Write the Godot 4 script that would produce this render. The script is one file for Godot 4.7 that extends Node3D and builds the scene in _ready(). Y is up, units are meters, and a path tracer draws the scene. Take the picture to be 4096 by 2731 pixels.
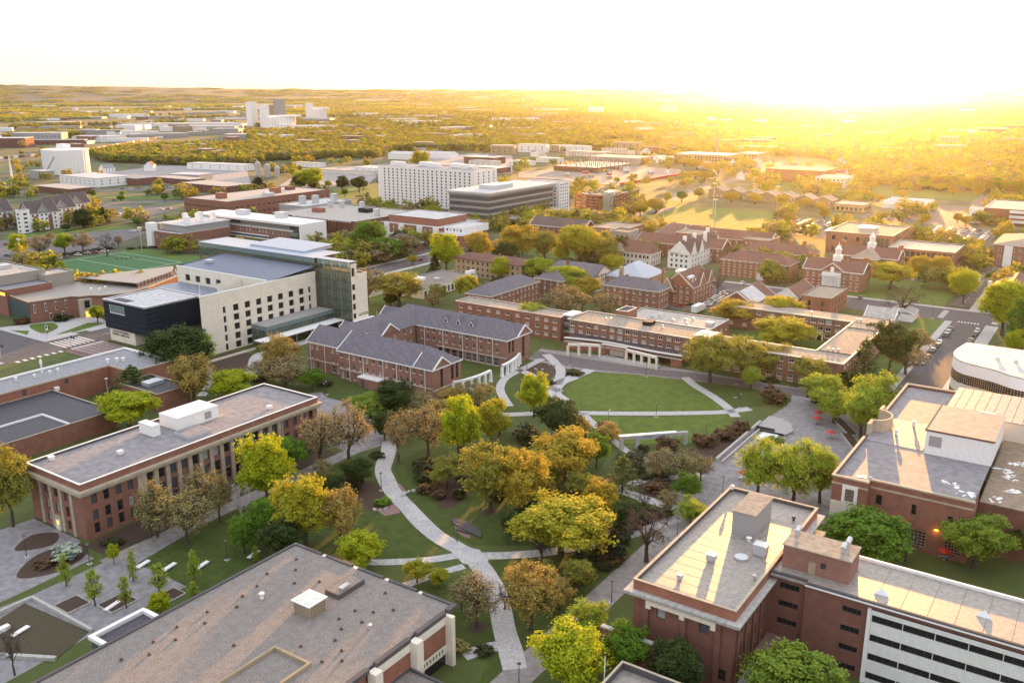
extends Node3D
# Campus seen from the air at sunrise. Plan axes: e runs away along the street grid (-z), n to the side of it (-x). Metres.
var rng := RandomNumberGenerator.new()
var org := Vector3.ZERO
var cur: Node3D
var M := {}
var cache := {}
var used := {}
var foot: Array[Rect2] = []
var paved: Array[PackedVector2Array] = []
var BRICK := {}
var ST := {}

class MB:
	var v := PackedVector3Array()
	var nn := PackedVector3Array()
	var col := PackedColorArray()
	var tint := Color.WHITE
	var tinted := false
	func tri(a: Vector3, b: Vector3, c: Vector3) -> void:
		var q := (c - a).cross(b - a).normalized()
		v.append(a); v.append(b); v.append(c)
		nn.append(q); nn.append(q); nn.append(q)
		if tinted:
			col.append(tint); col.append(tint); col.append(tint)
	func quad(a: Vector3, b: Vector3, c: Vector3, d: Vector3) -> void:
		tri(a, b, c); tri(a, c, d)
	func box(lo: Vector3, hi: Vector3) -> void:
		var a := Vector3(minf(lo.x, hi.x), minf(lo.y, hi.y), minf(lo.z, hi.z))
		var b := Vector3(maxf(lo.x, hi.x), maxf(lo.y, hi.y), maxf(lo.z, hi.z))
		var p := func(x, y, z): return Vector3(b.x if x else a.x, b.y if y else a.y, b.z if z else a.z)
		quad(p.call(0, 0, 1), p.call(0, 1, 1), p.call(1, 1, 1), p.call(1, 0, 1))
		quad(p.call(1, 0, 0), p.call(1, 1, 0), p.call(0, 1, 0), p.call(0, 0, 0))
		quad(p.call(1, 0, 1), p.call(1, 1, 1), p.call(1, 1, 0), p.call(1, 0, 0))
		quad(p.call(0, 0, 0), p.call(0, 1, 0), p.call(0, 1, 1), p.call(0, 0, 1))
		quad(p.call(0, 1, 1), p.call(0, 1, 0), p.call(1, 1, 0), p.call(1, 1, 1))
		quad(p.call(0, 0, 0), p.call(0, 0, 1), p.call(1, 0, 1), p.call(1, 0, 0))
	func tube(a: Vector3, b: Vector3, ra: float, rb: float, k := 6, caps := true) -> void:
		var d := (b - a).normalized()
		var s := d.cross(Vector3.UP if absf(d.y) < 0.95 else Vector3.RIGHT).normalized()
		var t := s.cross(d)
		for i in k:
			var p := TAU * i / k
			var q := TAU * (i + 1) / k
			var u := s * cos(p) + t * sin(p)
			var w := s * cos(q) + t * sin(q)
			quad(a + u * ra, b + u * rb, b + w * rb, a + w * ra)
			if caps:
				tri(b, b + w * rb, b + u * rb)
				tri(a, a + u * ra, a + w * ra)
	func mesh(m: Material) -> ArrayMesh:
		var out := ArrayMesh.new()
		add_to(out, m)
		return out
	func add_to(out: ArrayMesh, m: Material) -> void:
		if v.is_empty():
			return
		var a := []
		a.resize(Mesh.ARRAY_MAX)
		a[Mesh.ARRAY_VERTEX] = v
		a[Mesh.ARRAY_NORMAL] = nn
		if tinted:
			a[Mesh.ARRAY_COLOR] = col
		out.add_surface_from_arrays(Mesh.PRIMITIVE_TRIANGLES, a)
		out.surface_set_material(out.get_surface_count() - 1, m)

func P(e: float, n: float, y := 0.0) -> Vector3:
	return Vector3(-n, y, -e)
func Q(e: float, n: float, y := 0.0) -> Vector3:
	return Vector3(-n, y, -e) - org
func bx(m: MB, e0: float, e1: float, n0: float, n1: float, y0: float, y1: float) -> void:
	m.box(Q(e0, n0, y0), Q(e1, n1, y1))
func box1(called: String, mat: Material, e0: float, e1: float, n0: float, n1: float, y0: float, y1: float, parent: Node3D = null) -> MeshInstance3D:
	var m := MB.new()
	bx(m, e0, e1, n0, n1, y0, y1)
	return part(called, m, mat, parent)
func part(called: String, m: MB, mat: Material, parent: Node3D = null) -> MeshInstance3D:
	return inst(called, m.mesh(mat), parent if parent else cur)
func inst(called: String, mesh: Mesh, parent: Node3D) -> MeshInstance3D:
	var o := MeshInstance3D.new()
	o.mesh = mesh
	put(o, called, parent)
	return o
func put(o: Node3D, called: String, parent: Node3D) -> void:
	if parent == self:
		used[called] = used.get(called, -1) + 1
		o.name = called if used[called] == 0 else "%s_%03d" % [called, used[called]]
		add_child(o, true)
	else:
		o.name = called
		parent.add_child(o, true)
func tag(o: Node, label: String, category: String, group := "", kind := "") -> void:
	if label: o.set_meta("label", label)
	if category: o.set_meta("category", category)
	if group: o.set_meta("group", group)
	if kind: o.set_meta("kind", kind)
func begin(called: String, label: String, category: String, e: float, n: float, group := "", y := 0.0) -> Node3D:
	cur = Node3D.new()
	put(cur, called, self)
	tag(cur, label, category, group)
	org = P(e, n, y)
	cur.position = org
	return cur
func struct(called: String, m: MB, mat: Material) -> MeshInstance3D:
	var o := part(called, m, mat, self)
	o.set_meta("kind", "structure")
	return o

# flat sheet from plan points, its rim going down to y0
func sheet(m: MB, pts: PackedVector2Array, y: float, y0 := -1.0) -> void:
	var q := PackedVector2Array()
	for p in pts: q.append(p)
	if not Geometry2D.is_polygon_clockwise(q): q.reverse()
	var t := Geometry2D.triangulate_polygon(q)
	for i in range(0, t.size(), 3):
		var a := Q(q[t[i]].x, q[t[i]].y, y)
		var b := Q(q[t[i + 1]].x, q[t[i + 1]].y, y)
		var c := Q(q[t[i + 2]].x, q[t[i + 2]].y, y)
		if (c - a).cross(b - a).y > 0: m.tri(a, b, c)
		else: m.tri(a, c, b)
	for i in q.size():
		var a := q[i]
		var b := q[(i + 1) % q.size()]
		m.quad(Q(b.x, b.y, y0), Q(b.x, b.y, y), Q(a.x, a.y, y), Q(a.x, a.y, y0))
func V(a: Array) -> PackedVector2Array:
	var o := PackedVector2Array()
	for i in range(0, a.size(), 2): o.append(Vector2(a[i], a[i + 1]))
	return o
func smooth(p: PackedVector2Array, closed := false, k := 5) -> PackedVector2Array:
	var o := PackedVector2Array()
	var z := p.size()
	for i in (z if closed else z - 1):
		var a := p[(i - 1 + z) % z] if closed or i > 0 else p[0]
		var d := p[(i + 2) % z] if closed or i < z - 2 else p[z - 1]
		for j in k: o.append(p[i].cubic_interpolate(p[(i + 1) % z], a, d, float(j) / k))
	if not closed: o.append(p[z - 1])
	return o
func ribbon(p: PackedVector2Array, w: float, k := 5) -> PackedVector2Array:
	var c := smooth(p, false, k)
	var l := PackedVector2Array()
	var r := PackedVector2Array()
	for i in c.size():
		var d := (c[mini(i + 1, c.size() - 1)] - c[maxi(i - 1, 0)]).normalized().orthogonal() * w / 2
		l.append(c[i] + d); r.append(c[i] - d)
	r.reverse()
	l.append_array(r)
	return l
func rect(e0: float, e1: float, n0: float, n1: float) -> PackedVector2Array:
	return V([e0, n0, e1, n0, e1, n1, e0, n1])

# walls with window openings. side W/E: a runs along n; S/N: along e. c: where the outer face lies
func fp(side: String, c: float, a: float, y: float, d := 0.0) -> Vector3:
	match side:
		"W": return Q(c + d, a, y)
		"E": return Q(c - d, a, y)
		"S": return Q(a, c + d, y)
	return Q(a, c - d, y)
func fq(m: MB, side: String, c: float, a0: float, a1: float, y0: float, y1: float, d := 0.0) -> void:
	if side == "W" or side == "N":
		var t := a0
		a0 = a1
		a1 = t
	m.quad(fp(side, c, a0, y0, d), fp(side, c, a0, y1, d), fp(side, c, a1, y1, d), fp(side, c, a1, y0, d))
func wall(side: String, c: float, a0: float, a1: float, y0: float, y1: float, wins: Array, mat: Material, style := {}, parent: Node3D = null, called := "wall") -> MeshInstance3D:
	var m := MB.new()
	var ys := [y0, y1]
	for w in wins:
		for y in [w[1], w[1] + w[3]]:
			if y > y0 + 0.01 and y < y1 - 0.01 and not ys.has(y): ys.append(y)
	ys.sort()
	for i in ys.size() - 1:
		var ya: float = ys[i]
		var yb: float = ys[i + 1]
		var cuts := []
		for w in wins:
			if w[1] <= ya + 0.005 and w[1] + w[3] >= yb - 0.005: cuts.append([w[0] - w[2] / 2, w[0] + w[2] / 2])
		cuts.sort_custom(func(p, q): return p[0] < q[0])
		var at := a0
		for k in cuts:
			if k[0] > at + 0.001: fq(m, side, c, at, k[0], ya, yb)
			at = k[1]
		if at < a1 - 0.001: fq(m, side, c, at, a1, ya, yb)
	var dp: float = style.get("d", 0.3)
	for w in wins:
		var l: float = w[0] - w[2] / 2
		var r: float = w[0] + w[2] / 2
		var b: float = w[1]
		var t: float = w[1] + w[3]
		for g in [[l, b, l, t], [l, t, r, t], [r, t, r, b], [r, b, l, b]]:
			m.quad(fp(side, c, g[0], g[1]), fp(side, c, g[0], g[1], dp), fp(side, c, g[2], g[3], dp), fp(side, c, g[2], g[3]))
	var o := part(called, m, mat, parent)
	var i := 0
	for w in wins:
		window(side, c, w, style, i, parent)
		i += 1
	return o
const TURN := {"W": 0.0, "S": PI / 2, "E": PI, "N": -PI / 2}
func window(side: String, c: float, w: Array, s: Dictionary, i: int, parent: Node3D = null) -> void:
	var key := "%s %.2f %.2f" % [s.id, w[2], w[3]]
	var panes: Array = s.p
	if not cache.has(key):
		var f := MB.new()
		var hw: float = w[2] / 2
		var hh: float = w[3]
		var t: float = s.get("t", 0.1)
		f.box(Vector3(-hw, 0, -0.1), Vector3(-hw + t, hh, 0.06))
		f.box(Vector3(hw - t, 0, -0.1), Vector3(hw, hh, 0.06))
		f.box(Vector3(-hw + t, 0, -0.1), Vector3(hw - t, t, 0.06))
		f.box(Vector3(-hw + t, hh - t, -0.1), Vector3(hw - t, hh, 0.06))
		var b: float = t * s.get("bar", 0.6)
		for k in s.get("mc", 0):
			var x: float = -hw + 2 * hw * (k + 1) / (s.mc + 1)
			f.box(Vector3(x - b / 2, t, -0.08), Vector3(x + b / 2, hh - t, 0.05))
		for k in s.get("mr", 0):
			var y: float = hh * (k + 1) / (s.mr + 1)
			f.box(Vector3(-hw + t, y - b / 2, -0.07), Vector3(hw - t, y + b / 2, 0.04))
		if s.has("sill"):
			var q: float = s.get("d", 0.3)
			f.box(Vector3(-hw - 0.12, -0.22, 0.02), Vector3(hw + 0.12, -0.003, q + 0.09))
		var mf := f.mesh(s.f)
		if s.has("head"):
			var g := MB.new()
			g.box(Vector3(-hw - 0.1, hh + 0.003, 0.02), Vector3(hw + 0.1, hh + s.head, s.get("d", 0.3) + 0.05))
			g.add_to(mf, s.f)
		cache[key] = mf
		for k in panes.size():
			var g := MB.new()
			g.quad(Vector3(-hw + t / 2, t / 2, 0), Vector3(-hw + t / 2, hh - t / 2, 0), Vector3(hw - t / 2, hh - t / 2, 0), Vector3(hw - t / 2, t / 2, 0))
			cache[key + str(k)] = g.mesh(panes[k])
	var o := inst("window", cache[key], parent if parent else cur)
	var d: float = s.get("d", 0.3)
	o.position = fp(side, c, w[0], w[1], d)
	o.rotation.y = TURN[side]
	var pick: int = int(abs(sin(i * 12.9898 + w[0] * 3.1 + w[1]) * 43758.5)) % panes.size()
	var g := inst("pane", cache[key + str(pick)], o)
	g.position.z = 0.0
func grid(a0: float, a1: float, count: int, w: float, ys: Array, h: float) -> Array:
	var o := []
	for y in ys:
		for k in count:
			o.append([a0 + (a1 - a0) * (k + 0.5) / count, y, w, h])
	return o
# a flat roof with a parapet: y is the top of the wall
func flat(e0: float, e1: float, n0: float, n1: float, y: float, rm: Material, cm: Material, par := 0.7, t := 0.35, out := 0.06) -> void:
	box1("roof", rm, e0 + 0.05, e1 - 0.05, n0 + 0.05, n1 - 0.05, y - par - 0.3, y - par)
	var m := MB.new()
	bx(m, e0 - out, e0 + t, n0 - out, n1 + out, y, y + 0.12)
	bx(m, e1 - t, e1 + out, n0 - out, n1 + out, y, y + 0.12)
	bx(m, e0 + t, e1 - t, n0 - out, n0 + t, y, y + 0.12)
	bx(m, e0 + t, e1 - t, n1 - t, n1 + out, y, y + 0.12)
	part("coping", m, cm)
	if par > 0.05:
		m = MB.new()
		bx(m, e0 + 0.02, e0 + t - 0.04, n0 + 0.02, n1 - 0.02, y - par, y)
		bx(m, e1 - t + 0.04, e1 - 0.02, n0 + 0.02, n1 - 0.02, y - par, y)
		bx(m, e0 + t - 0.04, e1 - t + 0.04, n0 + 0.02, n0 + t - 0.04, y - par, y)
		bx(m, e0 + t - 0.04, e1 - t + 0.04, n1 - t + 0.04, n1 - 0.02, y - par, y)
		part("parapet", m, M.upstand)
func walls(e0: float, e1: float, n0: float, n1: float, y0: float, y1: float, wm: Material, ww := [], ws := [], style := {}, we := [], wn := []) -> void:
	if e0 > 100 or n0 > 100: foot.append(Rect2(e0 - 4, n0 - 4, e1 - e0 + 8, n1 - n0 + 8))
	wall("W", e0, n0, n1, y0, y1, ww, wm, style)
	wall("S", n0, e0, e1, y0, y1, ws, wm, style)
	wall("E", e1, n0, n1, y0, y1, we, wm, style)
	wall("N", n1, e0, e1, y0, y1, wn, wm, style)
func block(e0: float, e1: float, n0: float, n1: float, y0: float, y1: float, wm: Material, rm: Material, cm: Material, ww := [], ws := [], style := {}, par := 0.7) -> void:
	walls(e0, e1, n0, n1, y0, y1, wm, ww, ws, style)
	flat(e0, e1, n0, n1, y1, rm, cm, par)
# pitched roof: ridge along axis "e" or "n"; ha, hb: how far the ridge stops short at its low and its high end (0: gable)
func pitched(e0: float, e1: float, n0: float, n1: float, y0: float, y1: float, axis: String, ha: float, hb: float, rm: Material, wm: Material = null, trim: Material = null, eave := 0.5, called := "roof") -> MeshInstance3D:
	var m := MB.new()
	var g := MB.new()
	var f := MB.new()
	var a0 := e0 if axis == "e" else n0
	var a1 := e1 if axis == "e" else n1
	var b0 := n0 if axis == "e" else e0
	var b1 := n1 if axis == "e" else e1
	var mid := (b0 + b1) / 2
	var s := (y1 - y0) / ((b1 - b0) / 2)
	var p := func(a, b, y): return Q(a, b, y) if axis == "e" else Q(b, a, y)
	var A0 := a0 - eave
	var A1 := a1 + eave
	var yl := y0 - s * eave
	var ra := a0 + ha if ha > 0 else A0
	var rb := a1 - hb if hb > 0 else A1
	var up := func(a, b, c, d):
		if (c - a).cross(b - a).y > 0: m.quad(a, b, c, d)
		else: m.quad(d, c, b, a)
	for k: float in [-1.0, 1.0]:
		var b := mid + k * ((b1 - b0) / 2 + eave)
		up.call(p.call(A0, b, yl), p.call(ra, mid, y1), p.call(rb, mid, y1), p.call(A1, b, yl))
		var lo: Vector3 = p.call(A0, b, yl - 0.45)
		f.quad(lo, p.call(A0, b, yl), p.call(A1, b, yl), p.call(A1, b, yl - 0.45))
		f.quad(p.call(A0, b, yl - 0.45), p.call(A0, mid + k * (b1 - b0) / 2, yl - 0.45), p.call(A1, mid + k * (b1 - b0) / 2, yl - 0.45), p.call(A1, b, yl - 0.45))
	for k in 2:
		var h: float = [ha, hb][k]
		var a: float = [A0, A1][k]
		var r: float = [ra, rb][k]
		var l := p.call(a, mid - (b1 - b0) / 2 - eave, yl) as Vector3
		var q := p.call(a, mid + (b1 - b0) / 2 + eave, yl) as Vector3
		var top := p.call(r, mid, y1) as Vector3
		if h > 0:
			if (q - l).cross(top - l).y > 0: m.tri(l, top, q)
			else: m.tri(l, q, top)
			f.quad(l - Vector3(0, 0.45, 0), l, q, q - Vector3(0, 0.45, 0))
		else:
			var w: float = [a0, a1][k]
			g.tri(p.call(w, b0, y0 - 0.5), p.call(w, mid, y1 - 0.05), p.call(w, b1, y0 - 0.5))
			var th := Vector3(0, 0.5, 0)
			var inn: Vector3 = p.call([A0 + 0.35, A1 - 0.35][k], mid, y1) - top
			for e in [l, q]:
				f.quad(e - th, e + Vector3(0, 0.12, 0), top + Vector3(0, 0.12, 0), top - th)
				f.quad(e + Vector3(0, 0.12, 0), e + inn + Vector3(0, 0.12, 0), top + inn + Vector3(0, 0.12, 0), top + Vector3(0, 0.12, 0))
	var o := part(called, m, rm)
	if g.v.size() and wm: part("gable", g, wm)
	if trim: part("fascia", f, trim)
	return o
# small roof fittings
func vent(e: float, n: float, y: float, r := 0.5, h := 1.0, mat: Material = null) -> void:
	var m := MB.new()
	var a := Q(e, n, y)
	m.tube(a, a + Vector3(0, h * 0.6, 0), r * 0.55, r * 0.5, 8)
	m.tube(a + Vector3(0, h * 0.55, 0), a + Vector3(0, h * 0.8, 0), r * 0.7, r, 8)
	m.tube(a + Vector3(0, h * 0.8, 0), a + Vector3(0, h, 0), r, r * 0.35, 8)
	part("roof_vent", m, mat if mat else M.galv)
func unit(e0: float, e1: float, n0: float, n1: float, y0: float, y1: float, mat: Material, called := "roof_unit") -> void:
	var m := MB.new()
	bx(m, e0, e1, n0, n1, y0 + 0.25, y1)
	bx(m, e0 - 0.08, e1 + 0.08, n0 - 0.08, n1 + 0.08, y1, y1 + 0.1)
	bx(m, e0 + 0.15, e1 - 0.15, n0 + 0.15, n1 - 0.15, y0, y0 + 0.25)
	part(called, m, mat)
func letters(txt: String, size: float, mat: Material, at: Vector3, turn: float, parent: Node3D, deep := 0.06) -> void:
	var t := TextMesh.new()
	var f := SystemFont.new()
	f.font_names = PackedStringArray(["Droid Sans"])
	t.font = f
	t.text = txt
	t.font_size = 32
	t.pixel_size = size / 32.0
	t.depth = deep
	t.material = mat
	t.curve_step = 4.0
	var o := inst("lettering", t, parent)
	o.position = at
	o.rotation.y = turn

# materials
func noise_tex(seed_: int, freq: float, oct: int, lo: float, hi: float, cell := false, size := 256, power := 1.0) -> ImageTexture:
	var f := FastNoiseLite.new()
	f.seed = seed_
	f.noise_type = FastNoiseLite.TYPE_CELLULAR if cell else FastNoiseLite.TYPE_SIMPLEX_SMOOTH
	if cell: f.cellular_return_type = FastNoiseLite.RETURN_CELL_VALUE
	f.frequency = freq
	f.fractal_octaves = oct
	var im := f.get_seamless_image(size, size)
	im.convert(Image.FORMAT_L8)
	var d := im.get_data()
	for i in d.size():
		var x := pow(d[i] / 255.0, power)
		var l := lo + (hi - lo) * x
		d[i] = int(255.0 * (1.055 * pow(l, 1 / 2.4) - 0.055))
	return ImageTexture.create_from_image(Image.create_from_data(size, size, false, Image.FORMAT_L8, d))
func mat(r: float, g: float, b: float, rough := 0.9, tex: Texture2D = null, metres := 4.0, tex2: Texture2D = null, metres2 := 20.0, spec := 0.5) -> StandardMaterial3D:
	var m := StandardMaterial3D.new()
	m.albedo_color = Color(r, g, b).linear_to_srgb()
	m.roughness = rough
	m.metallic_specular = spec
	if tex:
		m.albedo_texture = tex
		m.uv1_triplanar = true
		m.uv1_world_triplanar = true
		m.uv1_scale = Vector3.ONE / metres
	if tex2:
		m.detail_enabled = true
		m.detail_albedo = tex2
		m.detail_blend_mode = BaseMaterial3D.BLEND_MODE_MUL
		m.detail_uv_layer = BaseMaterial3D.DETAIL_UV_2
		m.uv2_triplanar = true
		m.uv2_world_triplanar = true
		m.uv2_scale = Vector3.ONE / metres2
	return m
func leafmat(r: float, g: float, b: float, back := 0.7) -> StandardMaterial3D:
	var m := mat(r, g, b, 0.75, null, 1, null, 1, 0.35)
	m.vertex_color_use_as_albedo = true
	m.backlight_enabled = true
	m.backlight = Color(back, back, back * 0.8)
	return m
func make_materials() -> void:
	var fine := noise_tex(1, 0.09, 3, 0.72, 1.0)
	var grain := noise_tex(2, 0.2, 2, 0.55, 1.0)
	var broad := noise_tex(3, 0.02, 4, 0.7, 1.0)
	var blot := noise_tex(4, 0.035, 4, 0.55, 1.0)
	var cells := noise_tex(5, 0.11, 1, 0.45, 1.0, true)
	var soft := noise_tex(7, 0.02, 4, 0.86, 1.0)
	var turf := noise_tex(6, 0.06, 4, 0.55, 1.0)
	M.fine = fine; M.broad = broad; M.grain = grain; M.blot = blot
	M.upstand = mat(0.10, 0.095, 0.1, 0.9, fine, 3)
	M.brick = mat(0.36, 0.17, 0.12, 0.9, grain, 2.2, broad, 18)
	M.brick2 = mat(0.42, 0.18, 0.115, 0.9, grain, 2.0, broad, 22)
	M.brick3 = mat(0.27, 0.12, 0.09, 0.9, grain, 2.4, broad, 15)
	M.brickp = mat(0.40, 0.205, 0.155, 0.9, grain, 2.2, broad, 16)
	M.tan = mat(0.50, 0.40, 0.26, 0.9, grain, 2.2, broad, 18)
	M.stone = mat(0.56, 0.49, 0.37, 0.85, fine, 3, broad, 14)
	M.limestone = mat(0.84, 0.78, 0.65, 0.8, soft, 5, soft, 21)
	M.concrete = mat(0.60, 0.59, 0.56, 0.85, fine, 3, blot, 9)
	M.stained = mat(0.80, 0.81, 0.79, 0.85, soft, 3, soft, 9)
	M.white = mat(0.83, 0.83, 0.82, 0.6, soft, 5)
	M.cream = mat(0.74, 0.70, 0.62, 0.7, fine, 5)
	M.greypanel = mat(0.36, 0.36, 0.36, 0.7, fine, 6)
	M.taupe = mat(0.36, 0.34, 0.29, 0.85, fine, 6)
	M.darkpanel = mat(0.010, 0.020, 0.036, 0.5, broad, 3, null, 1, 0.25)
	M.slate = mat(0.23, 0.22, 0.265, 0.8, noise_tex(5, 0.16, 1, 0.22, 1.0, true), 7, broad, 14)
	M.shingle = mat(0.16, 0.12, 0.12, 0.85, cells, 4, broad, 10)
	M.shinglered = mat(0.24, 0.12, 0.10, 0.85, cells, 4, broad, 10)
	M.metalroof = mat(0.20, 0.235, 0.32, 0.42, broad, 12)
	M.paleroof = mat(0.42, 0.48, 0.58, 0.5, fine, 6)
	M.whiteroof = mat(0.66, 0.67, 0.70, 0.6, fine, 7, blot, 24)
	M.greyroof = mat(0.34, 0.34, 0.38, 0.62, fine, 5, blot, 17)
	M.purpleroof = mat(0.33, 0.315, 0.33, 0.75, fine, 5, blot, 23)
	M.darkroof = mat(0.085, 0.085, 0.105, 0.7, fine, 4, blot, 13)
	M.gravel = mat(0.38, 0.345, 0.32, 0.95, noise_tex(8, 0.3, 2, 0.3, 1.0), 26, fine, 47)
	M.tarroof = mat(0.38, 0.345, 0.31, 0.48, fine, 4, blot, 11)
	M.tarroof.metallic_specular = 0.6
	M.tanroof = mat(0.48, 0.42, 0.35, 0.95, fine, 4, blot, 16, 0.2)
	M.lightroof = mat(0.60, 0.57, 0.53, 0.95, fine, 6, blot, 25, 0.25)
	M.galv = mat(0.55, 0.57, 0.60, 0.4)
	M.galv.metallic = 0.5
	M.dark = mat(0.03, 0.03, 0.035, 0.7)
	M.pipe = mat(0.10, 0.06, 0.05, 0.8)
	M.red = mat(0.45, 0.03, 0.02, 0.7)
	M.glass = mat(0.018, 0.02, 0.024, 0.12)
	M.glass2 = mat(0.08, 0.095, 0.11, 0.12)
	M.blind = mat(0.34, 0.36, 0.37, 0.35)
	M.lit = mat(0.9, 0.6, 0.2, 0.5)
	M.lit.emission_enabled = true
	M.lit.emission = Color(1.0, 0.62, 0.16)
	M.lit.emission_energy_multiplier = 0.9
	M.teal = mat(0.06, 0.115, 0.12, 0.1)
	M.pane = mat(0.05, 0.12, 0.09, 0.06)
	M.pane.transparency = BaseMaterial3D.TRANSPARENCY_ALPHA
	M.pane.albedo_color.a = 0.5
	M.sheetglass = mat(0.30, 0.45, 0.45, 0.06)
	M.sheetglass.transparency = BaseMaterial3D.TRANSPARENCY_ALPHA
	M.sheetglass.albedo_color.a = 0.5
	M.inside = mat(0.36, 0.28, 0.11, 0.9)
	M.mullion = mat(0.10, 0.12, 0.12, 0.5)
	# ground
	M.lawn = mat(0.125, 0.195, 0.012, 0.95, turf, 9, blot, 38)
	M.shadedlawn = mat(0.075, 0.115, 0.009, 0.95, turf, 8, blot, 27)  # same grass as lawn, the shade of the park trees put into its colour
	M.lawn2 = mat(0.10, 0.135, 0.026, 0.95, turf, 7, broad, 35)
	M.turf = mat(0.045, 0.15, 0.045, 0.9, fine, 7)
	M.field = mat(0.115, 0.20, 0.026, 0.95, turf, 12, broad, 60)
	M.mulch = mat(0.075, 0.045, 0.03, 0.95, grain, 2)
	M.path = mat(0.60, 0.59, 0.59, 0.85, fine, 3, blot, 12)
	M.walk = mat(0.36, 0.335, 0.32, 0.85, fine, 4, blot, 20)
	M.plaza = mat(0.33, 0.32, 0.335, 0.85, fine, 4, blot, 22)
	M.paver = mat(0.19, 0.165, 0.175, 0.85, grain, 3, blot, 18)
	M.redpaver = mat(0.28, 0.17, 0.16, 0.85, grain, 2)
	M.asphalt = mat(0.13, 0.125, 0.135, 0.9, fine, 5, blot, 26)
	M.lot = mat(0.19, 0.18, 0.19, 0.9, fine, 8, blot, 40)
	M.paint = mat(0.7, 0.7, 0.68, 0.8, fine, 2)
	M.earth = mat(0.155, 0.178, 0.08, 0.95, noise_tex(9, 0.03, 5, 0.35, 1.0), 260, blot, 1900)
	M.hill = mat(0.15, 0.155, 0.085, 0.95, turf, 120, blot, 900)
	for i in 5:
		var k := 0.52 + 0.04 * i
		M["slab%d" % i] = mat(k, k * (1.02 - 0.015 * i), k * (1.06 - 0.03 * i), 0.85, fine, 2.5, blot, 7)
	M.bark = mat(0.10, 0.075, 0.06, 0.95, grain, 1.2)
	M.palebark = mat(0.45, 0.42, 0.40, 0.9)
	M.lamp = mat(0.04, 0.045, 0.04, 0.5)
	M.lampglass = mat(0.75, 0.72, 0.62, 0.4)
	ST.simple = {"id": "s", "f": M.white, "t": 0.1, "mr": 1, "sill": 1, "d": 0.25, "p": [M.glass, M.glass2, M.blind]}
	ST.dark = {"id": "d", "f": M.dark, "t": 0.08, "mr": 1, "d": 0.25, "p": [M.glass, M.glass2, M.glass]}
	ST.classic = {"id": "c", "f": M.pipe, "t": 0.1, "mr": 1, "d": 0.35, "p": [M.glass, M.glass2, M.glass2, M.blind, M.glass]}
	ST.stone = {"id": "st", "f": M.cream, "t": 0.12, "mc": 1, "mr": 1, "sill": 1, "head": 0.35, "d": 0.25, "p": [M.glass, M.glass2]}
	ST.biz = {"id": "b", "f": M.dark, "t": 0.1, "mc": 1, "mr": 2, "d": 0.45, "p": [M.glass]}
	ST.frame = {"id": "f", "f": M.cream, "t": 0.16, "mc": 1, "sill": 1, "d": 0.2, "p": [M.glass, M.glass2, M.blind]}
	ST.tall = {"id": "t", "f": M.dark, "t": 0.1, "mc": 1, "mr": 4, "d": 0.3, "p": [M.glass]}
	ST.far = {"id": "fa", "f": M.white, "t": 0.12, "mr": 1, "d": 0.2, "p": [M.glass2, M.glass, M.blind]}
	ST.strip = {"id": "sp", "f": M.dark, "t": 0.1, "mc": 3, "d": 0.3, "p": [M.glass]}
	ST.bars = {"id": "ba", "f": M.stone, "t": 0.1, "mc": 4, "mr": 4, "bar": 0.9, "d": 0.3, "p": [M.glass]}

const SUN_AZ := 14.6
const SUN_EL := 4.6
func _ready() -> void:
	rng.seed = 7
	var cam := Camera3D.new()
	cam.name = "camera"
	cam.position = Vector3(0, 100, 0)
	cam.rotation = Vector3(deg_to_rad(-15.52), deg_to_rad(34.08), 0)
	cam.fov = 41.16
	cam.near = 1.0
	cam.far = 90000.0
	cam.current = true
	add_child(cam)
	var env := Environment.new()
	env.background_mode = Environment.BG_SKY
	env.tonemap_mode = Environment.TONE_MAPPER_LINEAR
	env.tonemap_exposure = 3.8
	env.sky = Sky.new()
	env.sky.sky_material = make_sky()
	env.background_energy_multiplier = 1.0
	env.sdfgi_enabled = true
	env.ssao_enabled = true
	env.ssil_enabled = true
	env.volumetric_fog_enabled = true
	env.volumetric_fog_density = 0.00002
	env.volumetric_fog_albedo = Color(0.94, 0.96, 1.0)
	env.volumetric_fog_anisotropy = 0.85
	var we := WorldEnvironment.new()
	we.name = "daylight"
	we.environment = env
	add_child(we)
	var sun := DirectionalLight3D.new()
	sun.name = "sun"
	sun.light_color = Color(1.0, 0.71, 0.36)
	sun.light_energy = 1.6
	sun.light_angular_distance = 0.6
	sun.shadow_enabled = true
	add_child(sun)
	var to := sun_dir()
	sun.look_at_from_position(to * 100.0, Vector3.ZERO)
	make_materials()
	build_setting()
	build_near()
	build_middle()
	build_far()
	build_plants()
	build_small()

func sun_dir() -> Vector3:
	var a := deg_to_rad(SUN_AZ)
	var h := deg_to_rad(SUN_EL)
	return P(cos(a) * cos(h), sin(a) * cos(h), sin(h))
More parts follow.
